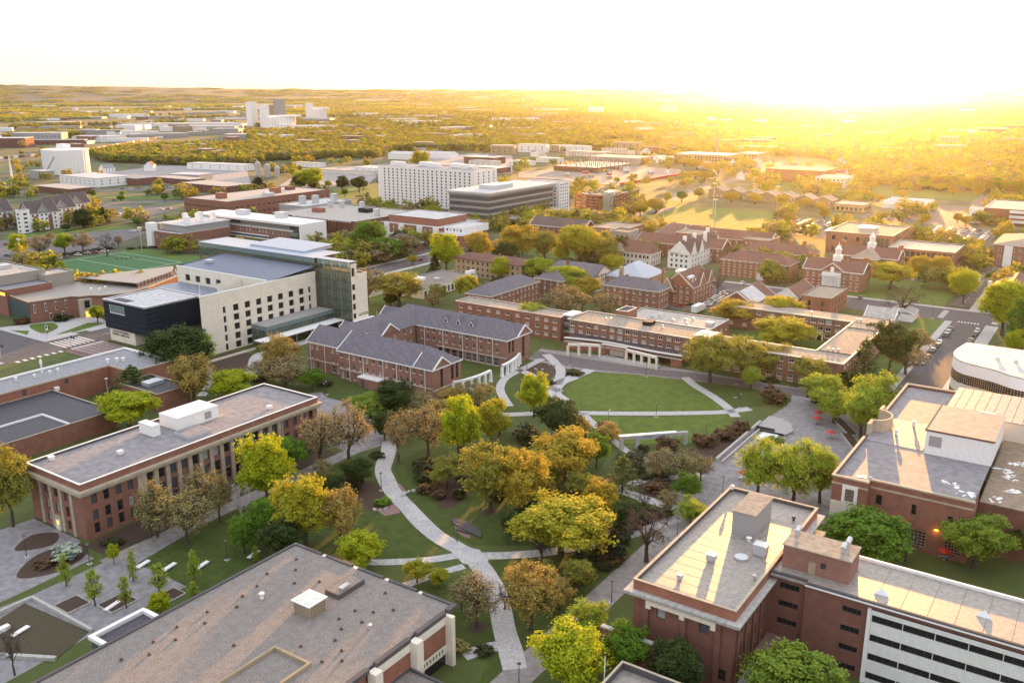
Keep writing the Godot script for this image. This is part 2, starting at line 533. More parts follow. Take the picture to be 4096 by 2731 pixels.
# clear dawn sky: pale and warm along the horizon, blue overhead, brighter towards the sun
func make_sky() -> PanoramaSkyMaterial:
	var w := 512
	var h := 256
	var im := Image.create(w, h, false, Image.FORMAT_RGBAF)
	var to := sun_dir()
	for j in h:
		var el := PI / 2 - PI * (j + 0.5) / h
		var s := maxf(sin(el), 0.0)
		var k := pow(1.0 - s, 5.0)
		var base := Vector3(0.35, 0.36, 0.395).lerp(Vector3(0.262, 0.24, 0.208), k)
		for i in w:
			var a := TAU * (i + 0.5) / w
			var d := Vector3(sin(a) * cos(el), sin(el), -cos(a) * cos(el))
			var t := rad_to_deg(acos(clampf(d.dot(to), -1, 1)))
			var c := base + Vector3(1.0, 0.78, 0.48) * (0.24 * exp(-t / 28.0) + 1.1 * exp(-t / 9.0))
			im.set_pixel(i, j, Color(c.x, c.y, c.z, 1))
	var m := PanoramaSkyMaterial.new()
	m.panorama = ImageTexture.create_from_image(im)
	return m

func rise(d: float) -> float:
	return 92.0 + 36.0 * smoothstep(16.0, 4.0, d) + 42.0 * smoothstep(44.0, 64.0, d)
func sheets(called: String, list: Array, y: float, m: Material) -> void:
	org = Vector3.ZERO
	if called in ["road", "car_park", "yard", "playing_field", "railway", "construction_yard", "pavement"]:
		for p in list: paved.append(p)
	for p in list:
		var b := MB.new()
		sheet(b, p, y, -0.3)
		struct(called, b, m)
func build_setting() -> void:
	org = Vector3.ZERO
	# the plain, to the horizon
	var g := MB.new()
	var xs := [-46000.0, -20000.0, -9000.0, -4000.0, -1800.0, -800.0, -300.0, 0.0, 300.0, 800.0, 1800.0, 4000.0, 9000.0, 20000.0, 46000.0]
	for i in xs.size() - 1:
		for j in xs.size() - 1:
			g.quad(Vector3(xs[i], -0.12, xs[j + 1]), Vector3(xs[i], -0.12, xs[j]), Vector3(xs[i + 1], -0.12, xs[j]), Vector3(xs[i + 1], -0.12, xs[j + 1]))
	struct("ground", g, M.earth)
	# low wooded rise far off on the sun's side
	var hl := MB.new()
	var ridge := func(t, k): return P(0, 0, 0) + P(cos(t), sin(t)) * k
	for q in 58:
		var t0 := deg_to_rad(-12.0 + q * 1.5)
		var t1 := deg_to_rad(-12.0 + (q + 1) * 1.5)
		var hh := func(t: float) -> float:
			var d := rad_to_deg(t)
			return rise(d) + 3.0 * sin(d * 1.7) + 2.0 * sin(d * 4.1)
		var a0: Vector3 = ridge.call(t0, 7200.0)
		var a1: Vector3 = ridge.call(t1, 7200.0)
		var b0: Vector3 = ridge.call(t0, 10500.0) + Vector3(0, hh.call(t0), 0)
		var b1: Vector3 = ridge.call(t1, 10500.0) + Vector3(0, hh.call(t1), 0)
		hl.quad(a1 - Vector3(0, 3, 0), a0 - Vector3(0, 3, 0), b0, b1)
		hl.quad(b1, b0, ridge.call(t0, 14000.0), ridge.call(t1, 14000.0))
	struct("hills", hl, M.hill)
	sheets("campus_ground", [rect(50, 300, -60, 420), rect(300, 436, -60, 340), rect(300, 436, 360, 462)], 0.0, M.lawn2)
	# park lawns
	sheets("lawn", [
		smooth(V([252, 148, 260, 152, 270, 154, 277, 153, 281, 151, 285, 140, 289, 126, 289, 120, 282, 111, 273, 101, 270, 98.6, 267, 101, 256, 113.5, 248, 126, 243, 136, 244.5, 141]), true),
		smooth(V([239, 132, 232, 124, 225.5, 116, 225, 110, 236, 95, 247, 89.5, 259, 91.5, 263.5, 96.5, 256, 106, 246, 119]), true),
		V([291, 287, 335, 287, 335, 318, 300, 318])], 0.05, M.lawn)
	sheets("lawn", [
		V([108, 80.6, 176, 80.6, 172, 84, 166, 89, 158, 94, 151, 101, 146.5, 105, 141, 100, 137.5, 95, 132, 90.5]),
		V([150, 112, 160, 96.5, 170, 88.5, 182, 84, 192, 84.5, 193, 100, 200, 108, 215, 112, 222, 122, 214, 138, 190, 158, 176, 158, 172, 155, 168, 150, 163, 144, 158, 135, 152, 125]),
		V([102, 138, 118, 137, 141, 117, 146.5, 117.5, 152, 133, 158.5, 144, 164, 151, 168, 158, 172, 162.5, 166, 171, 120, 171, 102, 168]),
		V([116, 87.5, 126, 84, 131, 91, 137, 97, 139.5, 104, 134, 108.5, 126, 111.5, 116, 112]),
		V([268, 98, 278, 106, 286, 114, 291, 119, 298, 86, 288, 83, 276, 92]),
		V([238, 182, 266, 182, 266, 226, 238, 226]), V([205, 183, 221, 183, 222, 245, 205, 214]), V([255, 153, 262, 162, 268, 174, 262, 178, 250, 175, 240, 178, 226, 178, 222, 160, 232, 150])], 0.05, M.shadedlawn)  # lower park grass, tree shade painted in by the darker tone
	sheets("lawn", [rect(463, 521, 66, 112), rect(300, 436, 60.5, 71), rect(440, 470, 185, 250), rect(322, 371, 86, 128)], 0.05, M.field)
	sheets("mulch_bed", [smooth(V([265, 163, 276, 168, 280, 174, 272, 178, 266, 173]), true), smooth(V([268, 158, 276, 162, 279, 158, 272, 155]), true), smooth(V([255, 157, 263, 161, 258, 164]), true),
		smooth(V([150, 143, 162, 150, 160, 160, 152, 154]), true), smooth(V([160, 130, 170, 138, 174, 150, 183, 152, 180, 138, 168, 128]), true), V([222, 101, 234, 92, 246, 87.5, 262, 85.5, 236, 85.5, 212, 86.5]),
		V([192, 86, 211, 90, 205, 98, 194, 92]), V([172, 86, 188, 80.5, 192, 83, 178, 88]), V([100, 176.5, 172, 176.5, 172, 185.5, 100, 185.5]), smooth(V([90, 196, 96, 200, 100, 196, 96, 191.5]), true),
		smooth(V([84, 184, 92, 190, 100, 187, 98, 181, 90, 179]), true), smooth(V([76, 192, 86, 196, 84, 204, 72, 202]), true), V([206, 265, 224, 262, 226, 285, 206, 285])], 0.06, M.mulch)
	sheets("green_roof_bed", [V([79.5, 172.5, 81, 152.5, 73, 149.5, 62, 168])], 0.12, mat(0.10, 0.085, 0.045, 0.95, M.grain, 3, M.blot, 6))
	# paved surfaces
	sheets("plaza", [V([186, 71, 205, 70, 205, 48.3, 300, 48.3, 300, 60, 309, 60, 306, 86, 296, 86, 284, 83, 262, 85, 200, 85, 192, 81, 186, 80.5]),
		V([50, 179, 78, 177, 98, 178, 98, 186, 101, 188, 101, 208, 88, 209, 50, 250]), V([60, 177, 82, 174.5, 120, 174.5, 120, 150.5, 86, 151.5, 60, 150]), V([174, 172, 190, 168, 197, 185, 214, 214, 205, 222, 192, 212, 176, 210])], 0.03, M.plaza)
	sheets("walkway", [rect(60, 190, 74, 80), rect(98, 186, 171.5, 176), V([281, 183, 296, 186, 296, 182, 300, 165, 302, 122, 304, 86, 297, 86, 291, 121, 286, 140, 281, 153, 278, 160])], 0.07, M.walk)
	sheets("brick_street", [V([283, 183, 292, 186, 293, 165, 295, 140, 300, 122, 303, 60, 297, 60, 295, 90, 292, 121, 287, 140, 283, 153, 281, 165])], 0.09, M.paver)
	sheets("footpath", [
		ribbon(V([222, 158, 226, 153, 233, 145, 239, 136.5, 248, 122, 258, 108, 266, 98, 274, 92]), 3.4), ribbon(V([293, 123, 286, 116, 279, 107, 271, 98.5, 264, 93]), 3.2),
		ribbon(V([247, 146, 252, 153, 262, 157, 270, 156.5, 282, 156]), 4.6), ribbon(V([260, 157, 269, 161, 276, 165, 283, 172, 290, 180]), 3.6), ribbon(V([254, 152, 259, 163, 265, 172, 268, 182]), 3.2),
		ribbon(V([240, 135, 231, 124.5, 224, 115, 219, 108, 216, 100]), 2.4), ribbon(V([145, 110, 151, 102, 158, 95, 166, 90, 176, 84, 188, 79]), 3.2),
		ribbon(V([198, 106, 195, 100, 194, 93, 193, 82]), 3.4), ribbon(V([192, 100, 203, 96, 211, 89, 216, 84]), 2.6), ribbon(V([116, 137, 127, 131, 133, 123, 139, 116, 147, 110]), 2.6),
		ribbon(V([120, 117, 129, 113, 135, 111, 141, 108]), 2.2), ribbon(V([232, 158, 244, 170, 256, 176, 268, 177, 284, 178]), 3.0), ribbon(V([115, 88.5, 120, 86, 124, 82]), 3.0),
		ribbon(V([203, 250, 215, 262, 226, 272, 236, 272, 290, 271]), 5.0), ribbon(V([182, 250, 196, 262, 204, 276]), 3.0)], 0.10, M.path)
	sheets("forecourt", [V([190, 366, 222, 362, 228, 384, 222, 387, 204, 394, 190, 400])], 0.04, M.path)
	sheets("lawn", [smooth(V([201, 392, 197, 374, 206, 378, 209, 388]), true), V([199, 367.5, 218, 375, 223, 368, 206, 365]), V([192, 391, 192, 377, 196, 383])], 0.07, M.lawn)
	sheets("brick_pad", [V([161, 149.5, 166, 148, 163, 143, 159, 144.5]), V([151, 143, 156, 141, 153, 136.5, 149.5, 138.5])], 0.11, M.redpaver)
	slab_path()
	# streets
	sheets("road", [rect(292, 436, 44, 57.5), rect(436, 461, -80, 360), rect(50, 480, 342, 360), rect(166, 190, 360, 800), V([400, 154, 436, 154, 436, 180, 388, 181, 388, 166]), rect(470, 900, 55, 63), rect(436, 452, 360, 640)], 0.02, M.asphalt)
	sheets("pavement", [rect(292, 436, 57.5, 60.5), rect(300, 436, 39, 44), rect(461, 464, -80, 175), rect(190, 204, 325, 342), rect(190, 205, 360, 366), rect(464, 600, 49, 54.8), rect(232, 480, 338, 342), rect(210, 480, 360, 363)], 0.13, M.path)
	for q in [[190, 345, 204, 357], [168, 340, 188, 342.5], [162, 344, 165, 358], [436, 47, 438.5, 56], [441, 62, 458, 64.5], [441, 40, 458, 42.5]]:
		var m := MB.new()
		var long: bool = q[3] - q[1] > q[2] - q[0]
		for k in 7:
			var f := k / 7.0
			if long: bx(m, q[0], minf(q[2], q[0] + 3.0), q[1] + (q[3] - q[1]) * f, q[1] + (q[3] - q[1]) * (f + 0.07), 0.02, 0.035)
			else: bx(m, q[0] + (q[2] - q[0]) * f, q[0] + (q[2] - q[0]) * (f + 0.07), q[1], q[3], 0.02, 0.035)
		struct("road_marking", m, M.paint)
	var ln := MB.new()
	for k in 40: bx(ln, 470 + k * 10, 474 + k * 10, 58.9, 59.1, 0.02, 0.035)
	for k in 28: bx(ln, 210 + k * 9, 214 + k * 9, 350.9, 351.1, 0.02, 0.035)
	struct("road_marking", ln, M.paint)
	# paved squares beside the crossing
	var pg := MB.new()
	for i in 7:
		for j in 6: bx(pg, 186.4 + i * 2.5, 188.5 + i * 2.5, 323.5 + j * 2.8, 325.9 + j * 2.8, 0.1, 0.16)
	struct("paving_squares", pg, M.redpaver)
	# playing fields
	sheets("playing_field", [V([272, 462, 338, 462, 338, 530, 272, 530])], 0.04, M.turf)
	var pl := MB.new()
	for q in [[276, 334, 465, 465.35], [276, 334, 526, 526.35], [276, 276.35, 465, 526], [334, 334.35, 465, 526], [304.8, 305.15, 465, 526], [284, 284.3, 465, 526], [326, 326.3, 465, 526]]:
		bx(pl, q[0], q[1], q[2], q[3], 0.04, 0.055)
	struct("pitch_marking", pl, M.paint)
	sheets("playing_field", [V([560, 205, 655, 205, 764, 252, 756, 334, 640, 330, 606, 305])], 0.04, M.field)
	pl = MB.new()
	for k in 5: bx(pl, 640, 720, 232 + k * 18, 232.14 + k * 18, 0.04, 0.055)
	struct("pitch_marking", pl, M.paint)
	# car parks
	sheets("car_park", [V([283, 549, 340, 549, 400, 590, 400, 625, 300, 640, 270, 600]), V([640, 168, 735, 190, 735, 226, 655, 228]), V([660, 76, 748, 72, 765, 92, 752, 122, 664, 120]), V([521, 58, 541, 58, 541, 98, 521, 98]),
		V([748, 100, 890, 108, 886, 140, 756, 132]), V([436, 650, 500, 690, 470, 760, 430, 720]), V([765, 128, 790, 128, 790, 180, 765, 180])], 0.05, M.lot)
	sheets("yard", [V([594, 912, 671, 799, 835, 1002, 772, 1094, 657, 1057]), V([672, 756, 795, 854, 808, 949, 835, 907, 935, 854, 815, 746, 740, 690]), V([895, 653, 942, 637, 1194, 807, 1200, 886, 1060, 900])], 0.03, mat(0.40, 0.39, 0.40, 0.9, M.fine, 12, M.blot, 55))
	sheets("verge", [V([498, 849, 557, 761, 537, 734, 487, 831]), V([326, 656, 375, 658, 413, 622, 398, 612, 320, 640]), V([624, 630, 648, 594, 731, 669, 680, 686]), V([400, 480, 445, 470, 445, 540, 400, 545]), V([338, 462, 352, 462, 352, 540, 338, 532]), rect(700, 790, 335, 365), rect(470, 520, 255, 345), rect(940, 1030, 120, 330)], 0.06, M.field)
	sheets("construction_yard", [V([884, 462, 1062, 450, 1110, 490, 1120, 600, 960, 640, 900, 600])], 0.05, mat(0.36, 0.32, 0.29, 0.9, M.fine, 12, M.blot, 60))
	sheets("road", [V([470, 930, 700, 700, 712, 712, 482, 944]), V([440, 800, 640, 600, 650, 610, 452, 812]), V([640, 340, 720, 322, 830, 360, 1060, 372, 1400, 420, 1400, 440, 1050, 388, 824, 378, 720, 342, 644, 358]), V([840, 100, 1000, 110, 1000, 124, 840, 114])], 0.05, M.lot)
	sheets("railway", [V([640, 1330, 880, 1440, 1212, 1696, 1726, 2070, 2600, 2700, 2590, 2730, 1716, 2100, 1200, 1726, 870, 1470, 630, 1360])], 0.3, mat(0.30, 0.26, 0.21, 0.9, M.grain, 6))

# the winding walk of concrete slabs
func slab_path() -> void:
	var c := smooth(V([187, 170, 183.5, 167, 180, 164.5, 175, 161, 170, 157.5, 166, 152.5, 162, 147.5, 159, 142.5, 155.7, 136, 152, 129.5, 148.5, 121.5, 147, 115.5, 145.2, 109, 141.5, 103, 137, 97, 131.5, 91.7, 126, 87, 121, 82, 117, 78.5]), false, 3)
	org = Vector3.ZERO
	var base := MB.new()
	sheet(base, ribbon(V([187, 170, 180, 164.5, 170, 157.5, 162, 147.5, 155.7, 136, 148.5, 121.5, 145.2, 109, 137, 97, 126, 87, 117, 78.5]), 4.4), 0.12, -0.2)
	var path := struct("slab_path", base, M.slab3)
	sheets("path_junction", [V([147.8, 115, 148.8, 109.5, 146, 105, 142.8, 104.8, 141.8, 109, 144.5, 114])], 0.125, M.slab3)
	for i in c.size() - 1:
		var d0 := (c[mini(i + 1, c.size() - 1)] - c[maxi(i - 1, 0)]).normalized().orthogonal()
		var d1 := (c[mini(i + 2, c.size() - 1)] - c[i]).normalized().orthogonal()
		var w := 4.4
		for k in 2:
			var a0: float = [-0.5, 0.006][k] * w
			var a1: float = [-0.006, 0.5][k] * w
			var g0 := c[i].lerp(c[i + 1], 0.008)
			var g1 := c[i].lerp(c[i + 1], 0.992)
			var m := MB.new()
			sheet(m, PackedVector2Array([g0 + d0 * a0, g0 + d0 * a1, g1 + d1 * a1, g1 + d1 * a0]), 0.14, 0.02)
			part("slab", m, M["slab%d" % (3 + (i + k) % 2 if i < 14 or i > 38 else 1 + rng.randi() % 4)], path)

func build_near() -> void:
	library()
	classical()
	left_brick()
	business()
	hall()
	quadrangle()
	office()
	union()

# broad building with the gravel roof
func library() -> void:
	begin("library", "wide low building with brown gravel roof and stepped corners beside the slab path", "building", 88, 110)
	var st: Dictionary = ST.strip
	box1("roof", M.gravel, 40, 114, 90.4, 130.5, 9.8, 10.3)
	var m := MB.new()
	for q in [[40, 114.3, 130.5, 131.1], [114, 114.6, 123.5, 130.5], [114, 114.6, 115, 122], [114, 114.6, 107, 113.4], [114, 114.6, 98.8, 105.4], [114, 114.6, 90.4, 97.2]]:
		bx(m, q[0], q[1], q[2], q[3], 9.7, 10.6)
	for q in [[112.2, 114.6], [103.6, 111.4], [93.4, 101.8], [40, 91.6]]:
		bx(m, q[0], q[1], 89.5, 90.4, 9.9, 10.62)
	part("coping", m, M.upstand)
	for k in 5:
		var p := MB.new()
		bx(p, 114.1, 115.2, 97.4 + k * 8.3, 98.6 + k * 8.3, 0, 10.0)
		part("pier", p, M.limestone)
	for q in [[111.4, 112.3], [101.8, 103.5], [91.6, 93.3]]:
		var p := MB.new()
		bx(p, q[0], q[1], 88.2, 90, 0, 9.9)
		part("pier", p, M.limestone)
	for q in [[103.5, 111.4], [93.3, 101.8]]:
		box1("brick_panel", M.brick2, q[0], q[1], 89.75, 90.4, 4.2, 8.2)
		box1("beam", M.limestone, q[0], q[1], 89.55, 90.3, 8.2, 9.7)
		var wl := []
		for k in 8: wl.append([q[0] + 0.8 + k * (q[1] - q[0] - 1.4) / 7.5, 2.7, 0.45, 0.9])
		wall("S", 89.6, q[0], q[1], 2.3, 4.2, wl, M.limestone, ST.dark, null, "beam")
		box1("glazing", M.glass, q[0], q[1], 89.9, 90.1, 0, 2.3)
	wall("S", 90.3, 40, 91.6, 0, 9.9, [], M.brick2)
	wall("N", 130.6, 40, 114, 0, 9.8, grid(44, 112, 12, 2.6, [2.0, 6.0], 2.4), M.brick2, ST.dark)
	wall("E", 114.05, 90.4, 130.5, 0, 9.8, [], M.brick2)
	wall("W", 40, 90.4, 130.5, 0, 9.8, [], M.brick2)
	# front wing, lower
	block(70, 101.6, 78, 89.9, 0, 4.9, M.brick2, M.gravel, M.upstand, [], grid(72, 101, 6, 2.0, [1.2], 2.2), ST.dark, 0.3)
	# skylight, hatch, sunken roof
	wall("W", 96.7, 108.3, 112.3, 10.3, 12.6, [], M.taupe, {}, null, "skylight_side")
	var s := MB.new()
	for k in 9:
		bx(s, 96.6, 96.72, 108.3 + k * 0.45, 108.5 + k * 0.45, 10.3, 12.6)
		bx(s, 96.7 + k * 0.45, 96.9 + k * 0.45, 108.2, 108.32, 10.3, 12.6)
	bx(s, 96.72, 100.6, 108.32, 112.3, 10.3, 12.55)
	part("skylight_box", s, M.tan)
	var top := box1("skylight", M.white, 96.4, 100.9, 108.0, 112.6, 12.6, 12.8)
	for i in 2:
		for j in 2:
			var d := MB.new()
			var c := Q(97.6 + i * 2.1, 109.3 + j * 2.2, 12.8)
			for k in 4: d.tube(c + Vector3(0, 0.12 * k, 0), c + Vector3(0, 0.12 * (k + 1), 0), 0.9 - 0.07 * k * k * 0.6, 0.9 - 0.07 * (k + 1) * (k + 1) * 0.6, 12)
			part("dome", d, M.lampglass, top)
	box1("hatch_curb", M.upstand, 104, 110.9, 108.5, 112, 10.3, 11.2)
	box1("hatch_roof", M.gravel, 104.2, 110.7, 108.7, 111.8, 11.2, 11.24)
	unit(105.5, 107.6, 109.0, 109.9, 11.24, 11.7, M.whiteroof)
	m = MB.new()
	for q in [[81, 87.4, 98.2, 98.7], [86.9, 87.4, 98.7, 106.3], [70, 87.4, 106.3, 106.8]]: bx(m, q[0], q[1], q[2], q[3], 10.3, 10.9)
	part("roof_curb", m, M.tan)
	vent(96.5, 120.5, 10.3, 0.6, 1.4, M.white)
	vent(100.3, 97.5, 10.3, 0.4, 1.1, M.galv)
	# rows of small roof drains
	var dr := MB.new()
	for q in 4: dr.tube(Vector3(0.34 * cos(q * PI / 2), 0, 0.34 * sin(q * PI / 2)), Vector3(0, 0.3, 0), 0.09, 0.16, 5)
	dr.tube(Vector3(0, 0, 0), Vector3(0, 0.42, 0), 0.18, 0.12, 6)
	var dm := dr.mesh(M.pipe)
	for q in [[110, 126], [107, 123], [103.5, 119.5], [106.5, 116], [101.5, 115.5], [99.5, 104], [103, 103.5], [104.5, 100.5], [107, 98], [101, 100], [97.5, 101.5], [94.5, 100], [93, 97], [95, 124], [92, 122], [88, 125], [85.5, 122.5], [82, 125.5], [79.5, 122.5], [77, 125], [74.5, 122.5], [71, 125], [90, 103.5], [98.8, 124.5], [103, 126.5], [91, 95], [89, 97.5], [84, 113], [110.5, 103]]:
		var o := inst("roof_drain", dm, cur)
		o.position = Q(q[0], q[1], 10.3)
	# glazed entry with white coping
	box1("entry_roof", M.darkroof, 76.5, 87, 131.2, 143.2, 4.0, 4.4)
	m = MB.new()
	bx(m, 76, 87.4, 142.9, 143.8, 4.4, 5.1)
	bx(m, 86.6, 87.5, 139, 142.9, 4.4, 5.1)
	bx(m, 76, 76.9, 139, 142.9, 4.4, 5.1)
	part("entry_coping", m, M.white)
	box1("entry_glass", M.teal, 76.3, 87.1, 138, 143.3, 0, 4.0)

# three storeys of brick with stone pilasters and a deep cornice
func classical() -> void:
	begin("classical_hall", "long brick hall with stone pilasters, cornice and white roof edge", "building", 138, 197)
	var s: Dictionary = ST.classic
	var rows := [1.0, 4.2, 8.3]
	var w := grid(103.0, 115.4, 4, 1.45, rows, 2.6) + grid(117.6, 160.0, 13, 1.7, rows, 2.8) + grid(161.2, 173.6, 4, 1.45, rows, 2.6)
	wall("S", 186.5, 101.7, 174.5, 0, 11.2, w, M.brick, s)
	wall("W", 101.7, 186.5, 208.8, 0, 11.2, [[201.7, 8.2, 1.5, 2.6], [201.7, 4.2, 1.5, 2.6], [201.7, 0.9, 1.5, 2.4], [197.5, 8.2, 1.5, 2.6], [197.5, 4.2, 1.5, 2.6], [193.3, 8.2, 1.5, 2.6], [193.3, 4.2, 1.5, 2.6], [193.3, 0.9, 1.5, 2.4]], M.brick, s)
	wall("E", 174.5, 186.5, 208.8, 0, 11.2, [], M.brick)
	wall("N", 208.8, 101.7, 174.5, 0, 11.2, grid(104, 172, 20, 1.45, rows, 2.6), M.brick, s)
	for k in 14:
		var c := 117.6 + k * 42.4 / 13
		box1("pilaster", M.stone, c - 0.55, c + 0.55, 186.25, 186.5, 0, 11.2)
	box1("pilaster", M.stone, 115.7, 116.9, 186.1, 186.5, 0, 11.2)
	box1("pilaster", M.stone, 160.7, 161.1, 186.1, 186.5, 0, 11.2)
	for c in [204.0, 199.6, 195.4, 191.0]: box1("pilaster", M.stone, 101.45, 101.7, c - 0.5, c + 0.5, 0, 11.2)
	box1("doorway", M.stone, 101.3, 101.68, 196.2, 198.8, 0, 3.6)
	var d := box1("door", M.lampglass, 101.15, 101.3, 196.7, 198.3, 0, 2.6)
	box1("door_light", M.lit, 101.05, 101.14, 196.9, 197.5, 1.6, 2.4, d)
	var m := MB.new()
	bx(m, 100.9, 175.3, 185.7, 209.6, 11.2, 11.7)
	part("frieze", m, M.stone)
	m = MB.new()
	bx(m, 100.5, 175.7, 185.3, 210, 11.7, 12.5)
	part("cornice", m, M.stone)
	m = MB.new()
	for k in 96: bx(m, 101 + k * 0.78, 101.3 + k * 0.78, 185.1, 185.3, 11.9, 12.3)
	part("dentils", m, M.stone).set_meta("kind", "stuff")
	walls(101.5, 174.7, 186.3, 209, 12.5, 14.1, M.brick)
	flat(101.5, 174.7, 186.3, 209, 14.1, M.purpleroof, M.white, 0.55, 0.4, 0.1)
	unit(135.8, 148.7, 197.3, 205.2, 13.55, 17.0, M.white, "plant_room")
	m = MB.new()
	for k in 26: bx(m, 135.8 + k * 0.5, 135.92 + k * 0.5, 197.25, 205.25, 17.1, 17.2)
	part("standing_seams", m, M.white).set_meta("kind", "stuff")
	box1("louvre", M.greypanel, 144.2, 146.2, 197.15, 197.3, 14.4, 16.3)
	unit(129.4, 131.6, 199, 204.8, 13.55, 16.6, M.white, "vent_house")
	box1("hatch_curb", M.galv, 133.4, 140.4, 189.6, 196, 13.55, 14.5)
	box1("hatch_roof", M.purpleroof, 133.6, 140.2, 189.8, 195.8, 14.5, 14.55)
	for q in [[106, 206], [117.5, 195.5], [160.5, 190.5]]: unit(q[0], q[0] + 1.2, q[1], q[1] + 1.2, 13.55, 14.5, M.white, "roof_vent")

func left_brick() -> void:
	begin("brick_annex", "low red brick complex with dark stepped roofs and white coping behind the long hall", "building", 150, 270)
	var wl := [[139.5, 6.4, 1.3, 1.7], [153.5, 6.6, 1.3, 1.7]]
	wall("S", 281, 110, 169, 0, 9, wl, M.brick2, ST.dark)
	wall("W", 169, 268.3, 281, 0, 9, [], M.brick2)
	wall("S", 268.3, 169, 185, 0, 9, [], M.brick2)
	wall("E", 185, 268.3, 296, 0, 9, [], M.brick2)
	wall("N", 296, 110, 185, 0, 9, [], M.brick2)
	box1("roof", M.greyroof, 110, 184.8, 281.2, 295.8, 8.1, 8.5)
	box1("roof", M.greyroof, 169.2, 184.8, 268.5, 281.2, 8.1, 8.5)
	var m := MB.new()
	bx(m, 110, 185.2, 295.4, 296.2, 8.6, 9.2)
	bx(m, 184.5, 185.3, 268, 295.4, 8.6, 9.2)
	part("coping", m, M.white)
	m = MB.new()
	bx(m, 110, 169, 280.8, 281.2, 8.6, 9.1)
	bx(m, 168.8, 184.5, 268.1, 268.5, 8.6, 9.1)
	bx(m, 168.8, 169.2, 268.5, 280.8, 8.6, 9.1)
	part("coping", m, M.stone)
	walls(100, 148.5, 246.5, 280.9, 0, 5.8, M.brick)
	flat(100, 148.5, 246.5, 280.9, 5.8, M.darkroof, M.stone, 0.4)
	m = MB.new()
	bx(m, 113.5, 134.2, 261.3, 261.7, 5.4, 5.95)
	bx(m, 133.9, 134.3, 247, 261.3, 5.4, 5.95)
	part("roof_curb", m, M.white)
	walls(164, 176, 247.5, 268.2, 0, 6.2, M.brick)
	flat(164, 176, 247.5, 268.2, 6.2, M.darkroof, M.stone, 0.5)
	unit(167.5, 173.5, 257, 261, 5.7, 7.0, M.galv)
	for q in [[171.5, 285.5], [174, 284], [175.5, 282.5]]: vent(q[0], q[1], 8.5, 0.75, 1.5, M.white)
	vent(152, 292.5, 8.5, 0.5, 5.0, M.white)
	for q in [[143, 292], [148, 290], [153, 289.5], [156, 290]]: vent(q[0], q[1], 8.5, 0.6, 1.3, M.white)
	for q in [[112, 256], [111, 252]]: unit(q[0], q[0] + 2.2, q[1], q[1] + 2.5, 5.4, 7.0, M.white)
	unit(148.8, 150, 279.2, 280.6, 5.5, 6.6, M.white, "wall_unit")
	for k in 8: box1("patch", M.brickp, 103 + k * 5.2, 104.6 + k * 5.2, 246.38, 246.5, 3.0, 4.2)
	var q := MB.new()
	q.tube(Q(159, 267, 0), Q(159, 267, 9.2), 0.14, 0.12)
	q.box(Q(158.6, 266.7, 9.2), Q(159.6, 267.3, 9.45))
	part("light_pole", q, M.galv)

